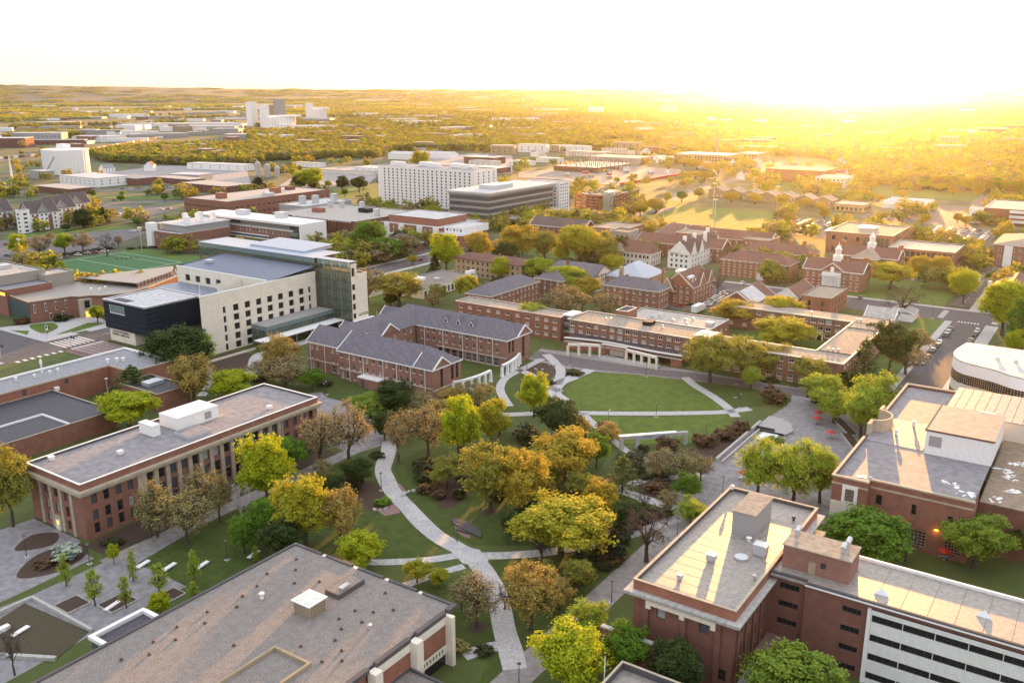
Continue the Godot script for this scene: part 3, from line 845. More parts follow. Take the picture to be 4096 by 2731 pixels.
func business() -> void:
	begin("business_school", "cream stone building with a black cube end and tall green glass atrium", "building", 248, 310)
	# black cube on a pale base
	wall("W", 206.7, 314, 342.2, 5.6, 17.2, [[333.2, 12.0, 10.6, 3.6]], M.darkpanel, {"id": "bal", "f": M.white, "t": 0.3, "d": 0.3, "p": [M.sheetglass]})
	wall("S", 314, 206.7, 233, 5.6, 17.2, [], M.darkpanel)
	wall("N", 342.2, 206.7, 234, 5.6, 17.2, [], M.darkpanel)
	box1("soffit", M.darkpanel, 206.8, 233, 314.1, 342.1, 5.5, 5.6)
	flat(206.6, 233.4, 313.9, 342.3, 17.3, M.whiteroof, M.white, 0.25, 0.5)
	box1("roof_well", M.darkroof, 208.5, 212.5, 329, 339, 17.06, 17.1)
	box1("balcony_floor", M.inside, 207, 212, 328, 338.5, 11.7, 11.95)
	box1("balcony_back", M.brick3, 212, 212.2, 328, 338.5, 11.95, 15.9)
	for k in 3: box1("red_seat", M.red, 208, 209, 329.2 + k * 1.7, 330.3 + k * 1.7, 11.95, 12.9)
	var pj := MB.new()
	for k in 5: bx(pj, 206.66, 206.68, 314, 342.2, 7.4 + k * 1.95, 7.5 + k * 1.95)
	for k in 5: bx(pj, 206.7, 212.3 + k * 0.0, 313.96, 313.98, 7.4 + k * 1.95, 7.5 + k * 1.95)
	part("panel_joints", pj, M.teal)
	walls(207.6, 231, 324, 341, 0, 5.5, M.limestone)
	letters("COLLEGE OF BUSINESS", 1.05, M.dark, Q(207.5, 333.6, 4.15), 0, cur)
	letters("HOWARD L. HAWKS HALL", 1.05, M.dark, Q(207.5, 333.6, 3.0), 0, cur)
	# south block
	var st: Dictionary = ST.biz
	var rows := [15.4, 11.6, 7.8, 4.0, 0.4]
	var w := []
	for y in rows:
		w.append([223.5, y, 1.3, 2.6])
		for k in 7:
			if y > 7 or k < 2: w.append([229.2 + k * 5.8, y, 2.7, 2.6])
		if y > 7: w.append([268.7, y, 1.3, 2.6])
	wall("S", 287.3, 212.5, 272.5, 0, 23.6, w, M.limestone, st)
	var dg := MB.new()
	dg.quad(Q(233, 314, 0), Q(233, 314, 23.6), Q(212.5, 287.3, 23.6), Q(212.5, 287.3, 0))
	dg.quad(Q(233, 303, 17), Q(233, 303, 23.6), Q(272.5, 303, 23.6), Q(272.5, 303, 17))
	part("splayed_wall", dg, M.limestone)
	wall("E", 272.5, 287.3, 303, 0, 23.6, [], M.limestone)
	var m := MB.new()
	bx(m, 212.4, 272.6, 287.2, 287.9, 23.6, 24.0)
	part("coping", m, M.white)
	var br := MB.new()
	sheet(br, V([214, 288.6, 246, 288.6, 246, 345, 234, 345, 233, 314]), 17.4, 17.0)
	part("roof", br, M.metalroof)
	# back block under the blue metal roof
	w = []
	for y in [18.5, 14.6, 10.8]:
		for k in 8: w.append([339.3 - k * 6.9, y, 3.2, 2.8])
	wall("W", 246, 288, 346.5, 0, 24.4, w, M.limestone, st)
	wall("N", 346.5, 246, 272, 0, 24.4, [], M.limestone)
	m = MB.new()
	m.quad(Q(246, 287.9, 23.9), Q(273, 287.9, 26.0), Q(273, 346.5, 26.0), Q(246, 346.5, 24.0))
	m.quad(Q(246, 346.5, 24.0), Q(246, 346.5, 24.4), Q(273, 346.5, 26.4), Q(273, 346.5, 26.0))
	part("roof", m, M.metalroof)
	m = MB.new()
	for k in 48: m.tube(Q(246.1, 289 + k * 1.2, 24.0), Q(272.9, 289 + k * 1.2, 26.06), 0.05, 0.05, 4, false)
	part("standing_seams", m, M.metalroof).set_meta("kind", "stuff")
	box1("coping", M.white, 245.9, 246.4, 288, 346.7, 24.2, 24.6)
	unit(256, 258.5, 336, 340, 24.9, 26.2, M.galv)
	# atrium: glass on a frame, floors seen through it
	var y1 := 26.6
	for k in 6: box1("floor_slab", M.inside, 274.3, 279, 268.2, 287, 4.0 + k * 4.2, 4.4 + k * 4.2)
	box1("core", M.inside, 279, 283.5, 269, 340, 0, 23)
	for k in 4: box1("column", M.limestone, 275.5, 276.1, 270 + k * 5, 270.6 + k * 5, 0, 29)
	glazed("W", 274, 267.8, 287.2, 4.2, 29.6, 11, 12)
	wall("S", 267.7, 274.2, 277.8, 0, 29, [[275.6, 23.5, 1.8, 3.6], [275.6, 17.5, 1.8, 2.6], [275.6, 13.2, 1.8, 2.6], [275.6, 9, 1.8, 2.6], [275.6, 5, 1.8, 2.4]], M.limestone, st)
	walls(277.8, 284, 267.8, 300, 0, 24, M.limestone)
	flat(277.8, 284, 267.8, 300, 24, M.whiteroof, M.limestone)
	box1("atrium_roof", M.paleroof, 273.9, 278, 267.6, 288, 29.6, 29.8)
	glazed("W", 273.2, 287.95, 366, 23.5, 29.6, 34, 3)
	glazed("N", 366, 273.2, 290, 0, 30, 6, 10)
	glazed("E", 290.2, 283.6, 366, 0, y1, 26, 11)
	for k in 2: box1("floor_slab", M.inside, 274, 289, 288.5, 365.5, 22.3 + k * 4.2, 22.6 + k * 4.2)
	box1("atrium_back", M.inside, 286, 286.3, 288.5, 365, 23, 29.8)
	box1("atrium_roof", M.paleroof, 273.1, 290, 288, 366, 29.6, 29.8)
	m = MB.new()
	m.quad(Q(279, 300, 30.6), Q(297, 300, 31.4), Q(297, 336, 31.4), Q(279, 336, 30.6))
	bx(m, 279, 296, 300, 336, 29.8, 30.58)
	part("clerestory_roof", m, M.paleroof)
	walls(290.4, 296.9, 300, 345, 0, 26.2, M.limestone)
	flat(290.4, 297, 300, 345, 26.2, M.whiteroof, M.limestone)
	letters("COLLEGE OF BUSINESS", 0.55, M.dark, Q(280.9, 267.72, 6.6), PI / 2, cur)
	letters("HOWARD L. HAWKS HALL", 0.55, M.dark, Q(280.9, 267.72, 5.9), PI / 2, cur)
	# low glazed front
	for k in 2: box1("floor_slab", M.inside, 236.6, 272, 279, 287, 0.2 + k * 4.0, 0.5 + k * 4.0)
	glazed("S", 278.6, 236.2, 278, 0, 8.2, 20, 5)
	glazed("W", 236.2, 278.6, 287.2, 0, 8.2, 4, 5)
	box1("front_roof", M.greypanel, 236, 273, 278.4, 287.2, 8.2, 8.45)
	box1("canopy", M.white, 229.5, 273.9, 272.6, 278.4, 4.0, 4.35)
	box1("canopy", M.white, 273.9, 286, 263.5, 267.6, 4.0, 4.35)
	for k in 9: box1("canopy_post", M.galv, 231 + k * 8, 231.2 + k * 8, 273.2, 273.4, 0, 4.0)
	box1("glazing", M.glass2, 273.95, 277.7, 267.86, 287, 0, 4.0)
	box1("terrace_wall", M.limestone, 208, 231, 279.5, 279.9, 0, 0.9)
func glazed(side: String, c: float, a0: float, a1: float, y0: float, y1: float, na: int, ny: int) -> void:
	var m := MB.new()
	for k in na + 1:
		var a := a0 + (a1 - a0) * k / na
		m.box(fp(side, c, a - 0.07, y0, -0.06), fp(side, c, a + 0.07, y1, 0.1))
	for k in ny + 1:
		var y := y0 + (y1 - y0) * k / ny
		m.box(fp(side, c, a0, y - 0.05, -0.05), fp(side, c, a1, y + 0.05, 0.08))
	var o := part("curtain_frame", m, M.mullion)
	for i in na:
		for j in ny:
			var g := MB.new()
			fq(g, side, c, a0 + (a1 - a0) * i / na, a0 + (a1 - a0) * (i + 1) / na, y0 + (y1 - y0) * j / ny, y0 + (y1 - y0) * (j + 1) / ny, 0.03)
			part("pane", g, M.sheetglass if j == ny - 1 else M.pane, o)

# slate roofed residence round a court
func hall() -> void:
	begin("slate_roofed_hall", "brick residence hall with purple slate roofs round a grassy court", "building", 250, 212)
	var s: Dictionary = ST.simple.duplicate()
	s.id = "k"
	s.f = M.cream
	var tl: Dictionary = ST.tall
	# west wing
	var up := []
	var k0 := [223.6, 220.7, 217.7, 214.7, 211.5, 208.5, 205.5, 202.4, 199.2, 196.2, 193.2, 190.2, 187.2]
	for a in k0:
		for y in [8.2, 4.6]: up.append([a, y, 1.05, 1.6])
	for a in [223.4, 221.2, 217.5, 215.2, 211.5, 209.2, 203, 200.8, 195.5, 193.3]: up.append([a, 0.8, 1.2, 2.4])
	wall("W", 222.4, 182.3, 225.2, 0, 11, up, M.brickp, s)
	up = []
	for a in [241, 238.3, 230.5, 227.8]:
		for y in [8.2, 4.6]: up.append([a, y, 1.05, 1.6])
	for a in [240.8, 238.6, 230.3, 228.1]: up.append([a, 0.8, 1.2, 2.4])
	wall("W", 224.9, 225.2, 243.2, 0, 11, up, M.brickp, s)
	wall("N", 225.2, 222.4, 224.9, 0, 11, [], M.brickp)
	wall("S", 182.3, 222.4, 238, 0, 11, [[227.4, 3.2, 1.5, 6.8], [233.2, 4.6, 1.5, 5.5], [235.8, 4.6, 1.5, 5.5]], M.brickp, tl)
	wall("E", 238, 182.3, 243.2, 0, 11, [], M.brickp)
	wall("N", 243.2, 224.9, 238, 0, 11, [], M.brickp)
	pitched(222.4, 238, 182.3, 225.2, 11, 16, "n", 8, 0, M.slate, null, M.white, 0.5)
	pitched(224.9, 238, 220, 243.2, 11, 15.6, "n", 0, 0, M.slate, M.brickp, M.white, 0.45)
	pitched(222.4, 231.6, 181.9, 190, 11, 14.3, "n", 0, 0, M.slate, M.brickp, M.white, 0.4)
	# north range
	wall("S", 226, 238, 266, 0, 11, grid(239, 257, 3, 1.6, [4.4], 4.6) + grid(258, 265, 2, 1.05, [8.2, 4.6], 1.6), M.brickp, s)
	wall("N", 241, 238, 266, 0, 11, [], M.brickp)
	pitched(232, 274, 226, 241, 11, 16, "e", 0, 0, M.slate, M.brickp, null, 0.5)
	pitched(246, 255.5, 225.6, 236, 11, 14.4, "n", 0, 0, M.slate, M.brickp, M.white, 0.4)
	pitched(240.5, 249, 232, 243.5, 11, 14.2, "n", 0, 0, M.slate, M.brickp, M.white, 0.4)
	# east wing
	up = []
	for a in [223.2, 220.3, 217.3, 214.2, 211, 207.6, 204.4, 201.2, 197.9, 194.6, 190.8, 187.1]:
		for y in [8.6, 5.3]: up.append([a, y, 1.05, 1.6])
	for k in 9: up.append([214 - k * 3.3, 0.2, 2.6, 2.9])
	wall("W", 266.5, 182.6, 226, 0, 11, up, M.brickp, s)
	wall("S", 182.6, 266.5, 282.2, 0, 11, [[268.2, 5.2, 1.4, 5.2], [270.6, 5.2, 1.4, 5.2], [277.6, 1.8, 1.5, 8.2]], M.brickp, tl)
	wall("E", 282.2, 182.6, 243, 0, 11, [], M.brickp)
	wall("N", 243, 266.5, 282.2, 0, 11, [], M.brickp)
	pitched(266.5, 282.2, 182.6, 243, 11, 16, "n", 7, 6, M.slate, null, M.white, 0.5)
	pitched(273, 282.4, 182.2, 192, 11, 14.4, "n", 0, 0, M.slate, M.brickp, M.white, 0.4)
	pitched(267.6, 276, 236, 246.5, 11, 14.5, "n", 0, 0, M.slate, M.brickp, M.white, 0.4)
	for n in [213.3, 207.2, 201.0]:
		var d := MB.new()
		d.tri(Q(269.2, n + 1.7, 12.3), Q(269.2, n, 15.0), Q(269.2, n - 1.7, 12.3))
		var dn := part("dormer", d, M.white)
		d = MB.new()
		d.tri(Q(269.1, n + 0.8, 12.9), Q(269.1, n, 14.3), Q(269.1, n - 0.8, 12.9))
		part("dormer_window", d, M.glass, dn)
		d = MB.new()
		d.quad(Q(269.0, n + 1.9, 12.2), Q(269.0, n, 15.2), Q(273.5, n, 15.2), Q(270.4, n + 1.9, 12.2))
		d.quad(Q(270.4, n - 1.9, 12.2), Q(273.5, n, 15.2), Q(269.0, n, 15.2), Q(269.0, n - 1.9, 12.2))
		part("dormer_roof", d, M.slate, dn)
	for a in [222.4 - 2.6, 213.2, 204, 197.8, 191.6, 185.4]: box1("downspout", M.white, 222.2, 222.4, a - 0.08, a + 0.08, 0, 10.6)
	for a in [241.9, 234.5]: box1("downspout", M.white, 224.7, 224.9, a - 0.08, a + 0.08, 0, 10.6)
	for a in [221.8, 212.6, 203, 196.2, 189]: box1("downspout", M.white, 266.3, 266.5, a - 0.08, a + 0.08, 0, 10.6)
	var m := MB.new()
	bx(m, 222.25, 222.4, 182.3, 225, 3.9, 4.15)
	bx(m, 224.75, 224.9, 225.2, 243.2, 3.9, 4.15)
	bx(m, 266.35, 266.5, 182.6, 216, 3.5, 3.75)
	bx(m, 222.4, 238, 182.15, 182.3, 3.0, 3.25)
	part("string_course", m, M.cream)
	box1("porch", M.brickp, 219.5, 222.4, 204, 213, 0, 3.4)
	box1("porch_roof", M.white, 219.2, 222.3, 203.6, 213.4, 3.4, 3.8)
	box1("porch_door", M.glass2, 219.4, 219.48, 210.4, 211.9, 0, 2.6)
	# white arcades closing the court
	arcade("white arched stone screen joined to the hall's west wing", [[231.5, 180.8], [235, 179.3], [238.7, 178.4], [242.4, 177.9], [246, 177.8], [249.6, 178.0]])
	arcade("white arched stone screen joined to the hall's east wing", [[256.6, 177.9], [260.2, 178.0], [263.8, 178.5], [267.2, 179.3], [270.6, 180.4], [273.6, 181.6]])
func arcade(label: String, p: Array) -> void:
	begin("arcade", label, "arcade", p[0][0], p[0][1], "garden arcades of the hall")
	for k in p.size():
		var m := MB.new()
		bx(m, p[k][0] - 0.42, p[k][0] + 0.42, p[k][1] - 0.42, p[k][1] + 0.42, 0, 3.6)
		bx(m, p[k][0] - 0.55, p[k][0] + 0.55, p[k][1] - 0.55, p[k][1] + 0.55, 0, 0.7)
		part("pier", m, M.white)
	for k in p.size() - 1:
		var m := MB.new()
		var a := Vector2(p[k][0], p[k][1])
		var b := Vector2(p[k + 1][0], p[k + 1][1])
		var o := (b - a).normalized().orthogonal() * 0.38
		var seg := 8
		for i in seg:
			var u0 := float(i) / seg
			var u1 := float(i + 1) / seg
			var l0 := 3.0 + 0.9 * sqrt(maxf(0, 1 - pow(2 * u0 - 1, 2)))
			var l1 := 3.0 + 0.9 * sqrt(maxf(0, 1 - pow(2 * u1 - 1, 2)))
			var c0 := a.lerp(b, u0)
			var c1 := a.lerp(b, u1)
			for sgn: float in [1.0, -1.0]:
				var s0 := c0 + o * sgn
				var s1 := c1 + o * sgn
				m.quad(Q(s0.x, s0.y, l0), Q(s0.x, s0.y, 4.5), Q(s1.x, s1.y, 4.5), Q(s1.x, s1.y, l1))
			m.quad(Q(c0.x + o.x, c0.y + o.y, l0), Q(c1.x + o.x, c1.y + o.y, l1), Q(c1.x - o.x, c1.y - o.y, l1), Q(c0.x - o.x, c0.y - o.y, l0))
			m.quad(Q(c0.x + o.x * 1.5, c0.y + o.y * 1.5, 4.5), Q(c0.x - o.x * 1.5, c0.y - o.y * 1.5, 4.5), Q(c1.x - o.x * 1.5, c1.y - o.y * 1.5, 4.5), Q(c1.x + o.x * 1.5, c1.y + o.y * 1.5, 4.5))
		part("arch", m, M.white)

# long three storey quadrangle with a curved porch
func quadrangle() -> void:
	begin("quadrangle", "long red brick quadrangle with flat pale roofs and a curved entrance porch", "building", 330, 130)
	var s: Dictionary = ST.frame
	var w := []
	for a in [176.1, 172.6, 169.1, 165.7, 162, 148, 144.6, 141.1, 137.5, 134.1]:
		w.append([a, 7.6, 1.9, 1.35])
		w.append([a, 4.8, 1.9, 1.35])
	for a in [158.4, 155.1, 151.8, 180.2, 130.0]:
		w.append([a, 7.4, 2.1, 1.7])
		w.append([a, 4.6, 2.1, 1.7])
	wall("W", 310, 128.6, 181.6, 0, 10, w, M.brick, s)
	wall("S", 128.6, 310, 326, 0, 10, grid(311, 325, 3, 1.8, [7.6, 4.8], 1.35), M.brick, s)
	wall("N", 181.6, 310, 326, 0, 10, [], M.brick)
	wall("E", 326, 128.6, 181.6, 0, 10, [], M.brick)
	flat(309.5, 326.3, 128.3, 182, 10, M.tanroof, M.cream, 0.3, 0.35, 0.3)
	block(326.4, 353, 130, 169, 0, 8, M.brick, M.lightroof, M.cream, [], grid(328, 352, 5, 1.8, [4.5], 1.5), s, 0.35)
	block(326.6, 335.5, 163.8, 169, 8, 12, M.brick, M.darkroof, M.white, [], [], {}, 0.4)
	for q in [[338, 158], [341, 156], [336, 148], [340, 144], [343, 142], [334, 141], [330, 138]]: vent(q[0], q[1], 7.7, 0.8, 1.7)
	unit(318.5, 322.5, 149.2, 153, 9.7, 11.2, M.darkpanel)
	unit(338, 340.5, 131.5, 134.5, 7.7, 9.4, M.galv)
	for q in [[318, 169], [319, 167.5], [317, 143.5], [320, 145]]: vent(q[0], q[1], 9.7, 0.5, 1.1)
	# glazed stair links
	for q in [[182.2, 185.8], [121.6, 128.2]]:
		box1("link", M.brick3, 313.2, 320, q[0], q[1], 0, 3.2)
		for k in 2:
			box1("link_floor", M.greypanel, 312.9, 320.2, q[0] - 0.1, q[1] + 0.1, 3.2 + k * 3.4, 4.1 + k * 3.4)
		glazed("W", 313, q[0], q[1], 4.1, 6.6, 6, 2)
		glazed("W", 313, q[0], q[1], 7.5, 10.3, 6, 2)
		box1("link_back", M.inside, 316, 316.2, q[0], q[1], 3.2, 10.3)
		box1("link_roof", M.white, 312.4, 320.6, q[0] - 0.4, q[1] + 0.4, 10.3, 10.9)
	# left wing
	var lw := []
	for a in [188.4, 192.6, 197, 202, 207, 212, 217, 222, 227, 232, 237]:
		for y in [7.4, 4.4, 1.4]: lw.append([a, y, 2.0, 1.35])
	block(310, 321, 185.8, 240, 0, 9.9, M.brick, M.tanroof, M.cream, lw, [], s, 0.3)
	# right wing and back wing
	var rw := []
	for k in 11:
		for y in [7.1, 4.2, 1.4]: rw.append([117.6 - k * 3.9, y, 2.0, 1.35])
		rw.append([117.6 - k * 3.9, 0.1, 2.0, 0.6])
	wall("W", 309.4, 72.8, 121, 0, 9.6, rw, M.brick, s)
	wall("S", 72.8, 309.4, 371.5, 0, 9.6, grid(311, 370, 15, 1.8, [7.1, 4.2, 1.4], 1.35), M.brick, s)
	wall("E", 320.8, 85, 121, 0, 9.6, [], M.brick)
	wall("N", 121, 309.4, 320.8, 0, 9.6, [], M.brick)
	wall("N", 85, 320.8, 371.5, 0, 9.6, [], M.brick)
	box1("roof", M.tanroof, 309.6, 321, 85, 120.8, 9.0, 9.45)
	box1("roof", M.tanroof, 309.6, 371.3, 73, 85, 9.0, 9.45)
	var m := MB.new()
	box1("coping", M.cream, 309, 309.6, 72.4, 121.2, 9.3, 9.75)
	box1("coping", M.cream, 309.6, 383, 72.4, 73, 9.3, 9.75)
	box1("coping", M.cream, 320.6, 321.2, 85.2, 121.2, 9.3, 9.75)
	box1("coping", M.cream, 321.2, 371.3, 84.8, 85.3, 9.3, 9.75)
	for e in [321.5, 361]: box1("roof_step", M.upstand, e, e + 0.5, 73.2, 84.7, 9.45, 9.8)
	var bw := []
	for a in [87, 91, 104, 108, 112, 118, 124, 130, 136]:
		for y in [7.1, 4.2, 1.4]: bw.append([a, y, 1.9, 1.35])
	for a in [94.6, 97.8, 101]:
		for y in [7.0, 4.1, 1.3]:
			if a != 97.8 or y > 2: bw.append([a, y, 2.3, 1.7])
	wall("W", 371.5, 73, 140, 0, 9.6, bw, M.brick, s)
	box1("doorway", M.cream, 370.9, 371.48, 96.3, 99.3, 0, 3.5)
	box1("door", M.glass, 370.8, 370.88, 96.9, 98.7, 0, 2.7)
	wall("E", 383, 73, 140, 0, 9.6, [], M.brick)
	wall("S", 73, 371.5, 383, 0, 9.6, [], M.brick)
	box1("roof", M.tanroof, 371.3, 383, 73, 140, 9.0, 9.45)
	box1("coping", M.cream, 371, 371.6, 85.3, 140, 9.3, 9.75)
	for q in [[323, 81.5], [323.5, 80], [324, 78.2], [373, 84], [373.6, 82.6], [376, 103], [315, 108]]: vent(q[0], q[1], 9.45, 0.6, 1.2)
	# curved porch
	porch()
func porch() -> void:
	var front := smooth(V([300.5, 178.5, 302.2, 171, 303.6, 163, 303.4, 155, 302.6, 147, 302, 139, 302.4, 128.6]), false, 4)
	for lay in [[0.0, 3.1, 0.6, M.brick2, "porch_wall"], [3.1, 3.5, 0.2, M.cream, "porch_band"], [3.5, 4.5, 0.3, M.brick2, "porch_fascia"], [4.5, 4.8, 0.0, M.cream, "porch_coping"]]:
		var m := MB.new()
		for i in front.size() - 1:
			var a := front[i]
			var b := front[i + 1]
			if lay[0] == 0.0 and (a.y < 158 and a.y > 134): continue
			m.quad(Q(a.x + lay[2], a.y, lay[0]), Q(a.x + lay[2], a.y, lay[1]), Q(b.x + lay[2], b.y, lay[1]), Q(b.x + lay[2], b.y, lay[0]))
			m.quad(Q(a.x + lay[2], a.y, lay[1]), Q(a.x + 1.4, a.y, lay[1]), Q(b.x + 1.4, b.y, lay[1]), Q(b.x + lay[2], b.y, lay[1]))
		part(lay[4], m, lay[3])
	var poly := PackedVector2Array(front)
	poly.append(Vector2(309.9, 128.8))
	poly.append(Vector2(309.9, 178.5))
	var r := MB.new()
	sheet(r, poly, 4.4, 4.0)
	part("porch_roof", r, M.darkroof)
	box1("porch_back", M.glass, 306, 306.3, 130, 177, 0, 4)
	# entrance
	box1("entry_arch", M.brick2, 299.4, 300.2, 150.2, 160.4, 3.3, 5.0)
	box1("entry_arch_band", M.cream, 299.2, 300.3, 150, 160.6, 5.0, 5.35)
	letters("SELLECK QUADRANGLE", 1.1, M.cream, Q(299.34, 155.3, 4.1), 0, cur)
	for n in [150.2, 159.6]: box1("entry_pier", M.brick2, 299.2, 300.4, n - 0.5, n + 0.9, 0, 3.3)
	for k in 8: box1("entry_door", M.cream, 303.0, 303.2, 151.5 + k * 0.95, 152.3 + k * 0.95, 0.2, 2.6)
	# stone frames either side
	for f in [[[293, 172], [295, 168.3], [297, 164.5], [298.4, 160.9]], [[298.6, 149.6], [298.0, 146], [297.3, 142.5], [296.5, 139], [295.7, 135.6]]]:
		for k in f.size(): box1("stone_post", M.limestone, f[k][0] - 0.4, f[k][0] + 0.4, f[k][1] - 0.4, f[k][1] + 0.4, 0, 4.2)
		for k in f.size() - 1:
			var m := MB.new()
			var a := Vector2(f[k][0], f[k][1])
			var b := Vector2(f[k + 1][0], f[k + 1][1])
			var o := (b - a).normalized().orthogonal() * 0.45
			var c := [a + o, b + o, b - o, a - o]
			for i in 4: m.quad(Q(c[i].x, c[i].y, 4.2), Q(c[i].x, c[i].y, 5.1), Q(c[(i + 1) % 4].x, c[(i + 1) % 4].y, 5.1), Q(c[(i + 1) % 4].x, c[(i + 1) % 4].y, 4.2))
			m.quad(Q(c[0].x, c[0].y, 5.1), Q(c[1].x, c[1].y, 5.1), Q(c[2].x, c[2].y, 5.1), Q(c[3].x, c[3].y, 5.1))
			part("stone_beam", m, M.limestone)
	for k in 5: box1("step", M.concrete, 295.5 + k * 0.4, 299.5, 137 - k * 0.3, 160, 0.1 + k * 0.14, 0.24 + k * 0.14)
	for k in 4: box1("bike_rack", M.galv, 297.5, 299, 154 + k * 1.2, 154.08 + k * 1.2, 0.6, 1.6)

# brick office with the tall penthouse, and its banded wing
func office() -> void:
	begin("brick_office", "brick building with sunlit tar roof, dark penthouse and a white banded wing", "building", 155, 40)
	var s: Dictionary = ST.classic
	var rows := [1.2, 5.2, 9.6]
	wall("W", 132, 44.2, 63, 0, 13.2, [[57.6, 9.8, 1.7, 2.5], [49.6, 9.8, 1.7, 2.5], [49.8, 1.8, 1.7, 2.4], [46.0, 1.8, 1.7, 2.4]], M.brick3, s)
	wall("S", 44.2, 132, 149.5, 0, 13.2, grid(133.5, 148.8, 4, 1.6, rows, 2.5), M.brick3, s)
	wall("S", 44.2, 163.5, 178.8, 0, 13.2, grid(165, 178, 3, 1.6, rows, 2.5), M.brick3, s)
	wall("N", 63, 132, 178.8, 0, 13.2, grid(134, 177, 10, 1.6, rows, 2.5), M.brick3, s)
	wall("E", 178.8, 44.2, 63, 0, 13.2, [], M.brick3)
	for k in 5:
		box1("pilaster", M.brick3, 133.4 + k * 3.82, 134.4 + k * 3.82, 43.8, 44.2, 0, 13.0)
	for n in [46.9, 53.2, 60.4]: box1("pilaster", M.brick3, 131.6, 132, n - 0.5, n + 0.5, 0, 13)
	var m := MB.new()
	bx(m, 131.3, 131.95, 47.3, 60.3, 12.2, 13.3)
	for n in [47.3, 53.0, 59.4]: bx(m, 131.35, 131.9, n, n + 0.9, 11.4, 12.2)
	part("stone_lintel", m, M.limestone)
	m = MB.new()
	bx(m, 130.9, 179.9, 43.1, 64.1, 13.3, 13.7)
	bx(m, 130.6, 180.2, 42.8, 64.4, 13.7, 14.1)
	part("cornice", m, M.concrete)
	walls(131.9, 178.9, 44.1, 63.1, 14.1, 16, M.brick2)
	flat(131.9, 178.9, 44.1, 63.1, 16, M.tarroof, M.stone, 0.75, 0.45, 0.1)
	m = MB.new()
	for k in 15: bx(m, 134 + k * 3, 134.05 + k * 3, 44.8, 62.4, 15.25, 15.265)
	part("roof_seams", m, M.tarroof)
	walls(159.9, 169.8, 51, 55.6, 15.25, 20, M.greypanel)
	box1("penthouse_roof", M.tanroof, 159.7, 170, 50.8, 55.8, 20, 20.15)
	var v := MB.new()
	v.tube(Q(151, 50.2, 15.25), Q(151, 50.2, 15.7), 1.15, 1.15, 16)
	v.tube(Q(151, 50.2, 15.7), Q(151, 50.2, 15.9), 1.3, 0.9, 16)
	part("round_vent", v, M.galv)
	unit(146.4, 147.8, 53.8, 55.4, 15.25, 16.6, M.galv, "roof_fan")
	unit(153.5, 155.5, 46.6, 49, 15.25, 17.4, M.galv, "air_handler")
	unit(137, 137.9, 56.2, 57.1, 15.25, 16.3, M.galv, "roof_vent")
	vent(158.5, 51.5, 15.25, 0.6, 0.9, M.white)
	vent(145, 45.6, 15.25, 0.4, 1.1, M.galv)
	vent(172, 47, 15.25, 0.5, 0.9, M.dark)
	vent(178, 62.4, 15.9, 0.5, 1.1, M.white)
	box1("porch_canopy", M.stone, 166, 177, 41.6, 44.1, 11.5, 12.1)
	# screen wall in front
	box1("screen_wall", M.brickp, 127, 127.6, 52.8, 66.6, 0, 7.6)
	box1("screen_cap", M.concrete, 126.8, 127.8, 52.6, 66.8, 7.6, 7.9)
	box1("screen_return", M.brickp, 127.6, 132, 52.8, 53.4, 0, 7.6)
	for k in 4: box1("screen_rib", M.brickp, 126.75, 127, 54.4 + k * 3.3, 54.9 + k * 3.3, 0, 7.4)
	# wing
	var st: Dictionary = ST.strip
	wall("W", 149.5, 37.4, 44.1, 0, 15.2, [[40.5, 12.6, 3.6, 1.2], [40.5, 9.0, 3.6, 1.2], [40.5, 5.4, 3.6, 1.2]], M.brick3, st)
	wall("W", 148.5, 26.6, 37.4, 0, 15.2, [[29.3, 12.2, 3.2, 1.2], [29.3, 8.5, 3.2, 1.2], [29.3, 4.8, 3.2, 1.2], [29.3, 1.1, 3.2, 1.2]], M.brick3, st)
	wall("N", 37.4, 148.5, 149.5, 0, 15.2, [], M.brick3)
	wall("S", -40, 148.5, 163.5, 0, 15.2, [], M.brick3)
	wall("E", 163.5, -40, 44, 0, 15.2, [], M.brick3)
	wall("W", 148.5, -40, 26.6, 14.3, 15.2, [], M.brick3)
	var bands := []
	for k in 13:
		for y in [12.0, 8.3, 4.6, 0.9]: bands.append([23.4 - k * 5.05, y, 4.95, 1.4])
	wall("W", 148.2, -40, 26.4, 0, 14.3, bands, M.stained, st, null, "panel_wall")
	box1("panel_edge", M.white, 147.9, 148.5, 26.1, 26.6, 0, 14.4)
	box1("roof", M.tarroof, 148.7, 163.3, -39.8, 43.9, 14.9, 15.25)
	m = MB.new()
	bx(m, 148.2, 148.75, -40, 37.4, 15.2, 15.75)
	bx(m, 149.2, 149.7, 37.4, 44, 15.2, 15.75)
	part("roof_edge", m, M.upstand)
	m = MB.new()
	bx(m, 148.1, 148.2, -40, 37.5, 15.1, 15.4)
	part("coping", m, M.white)
	box1("coping", M.white, 163.2, 163.7, -40, 44, 15.2, 15.8)
	m = MB.new()
	for k in 7: bx(m, 149, 163, 26 - k * 4.2, 26.06 - k * 4.2, 15.25, 15.265)
	part("roof_seams", m, M.upstand)
	walls(152.6, 159.1, 31.1, 43.1, 15.25, 19.6, M.brickp)
	box1("penthouse_roof", M.tanroof, 152.4, 159.3, 30.9, 43.3, 19.6, 19.8)
	box1("penthouse_door", M.tan, 152.5, 152.6, 37, 38.3, 15.3, 17.6)
	box1("louvre", M.dark, 152.5, 152.6, 35.3, 36.2, 17.0, 18.0)
	for q in [[157, 42], [157.8, 33], [155.2, 33.2]]:
		v = MB.new()
		v.tube(Q(q[0], q[1], 19.8), Q(q[0], q[1], 20.6), 0.4, 0.4, 8)
		v.tube(Q(q[0] - 0.2, q[1], 20.6), Q(q[0] + 1.3, q[1], 21.0), 0.5, 0.5, 8)
		part("roof_fan", v, M.galv)
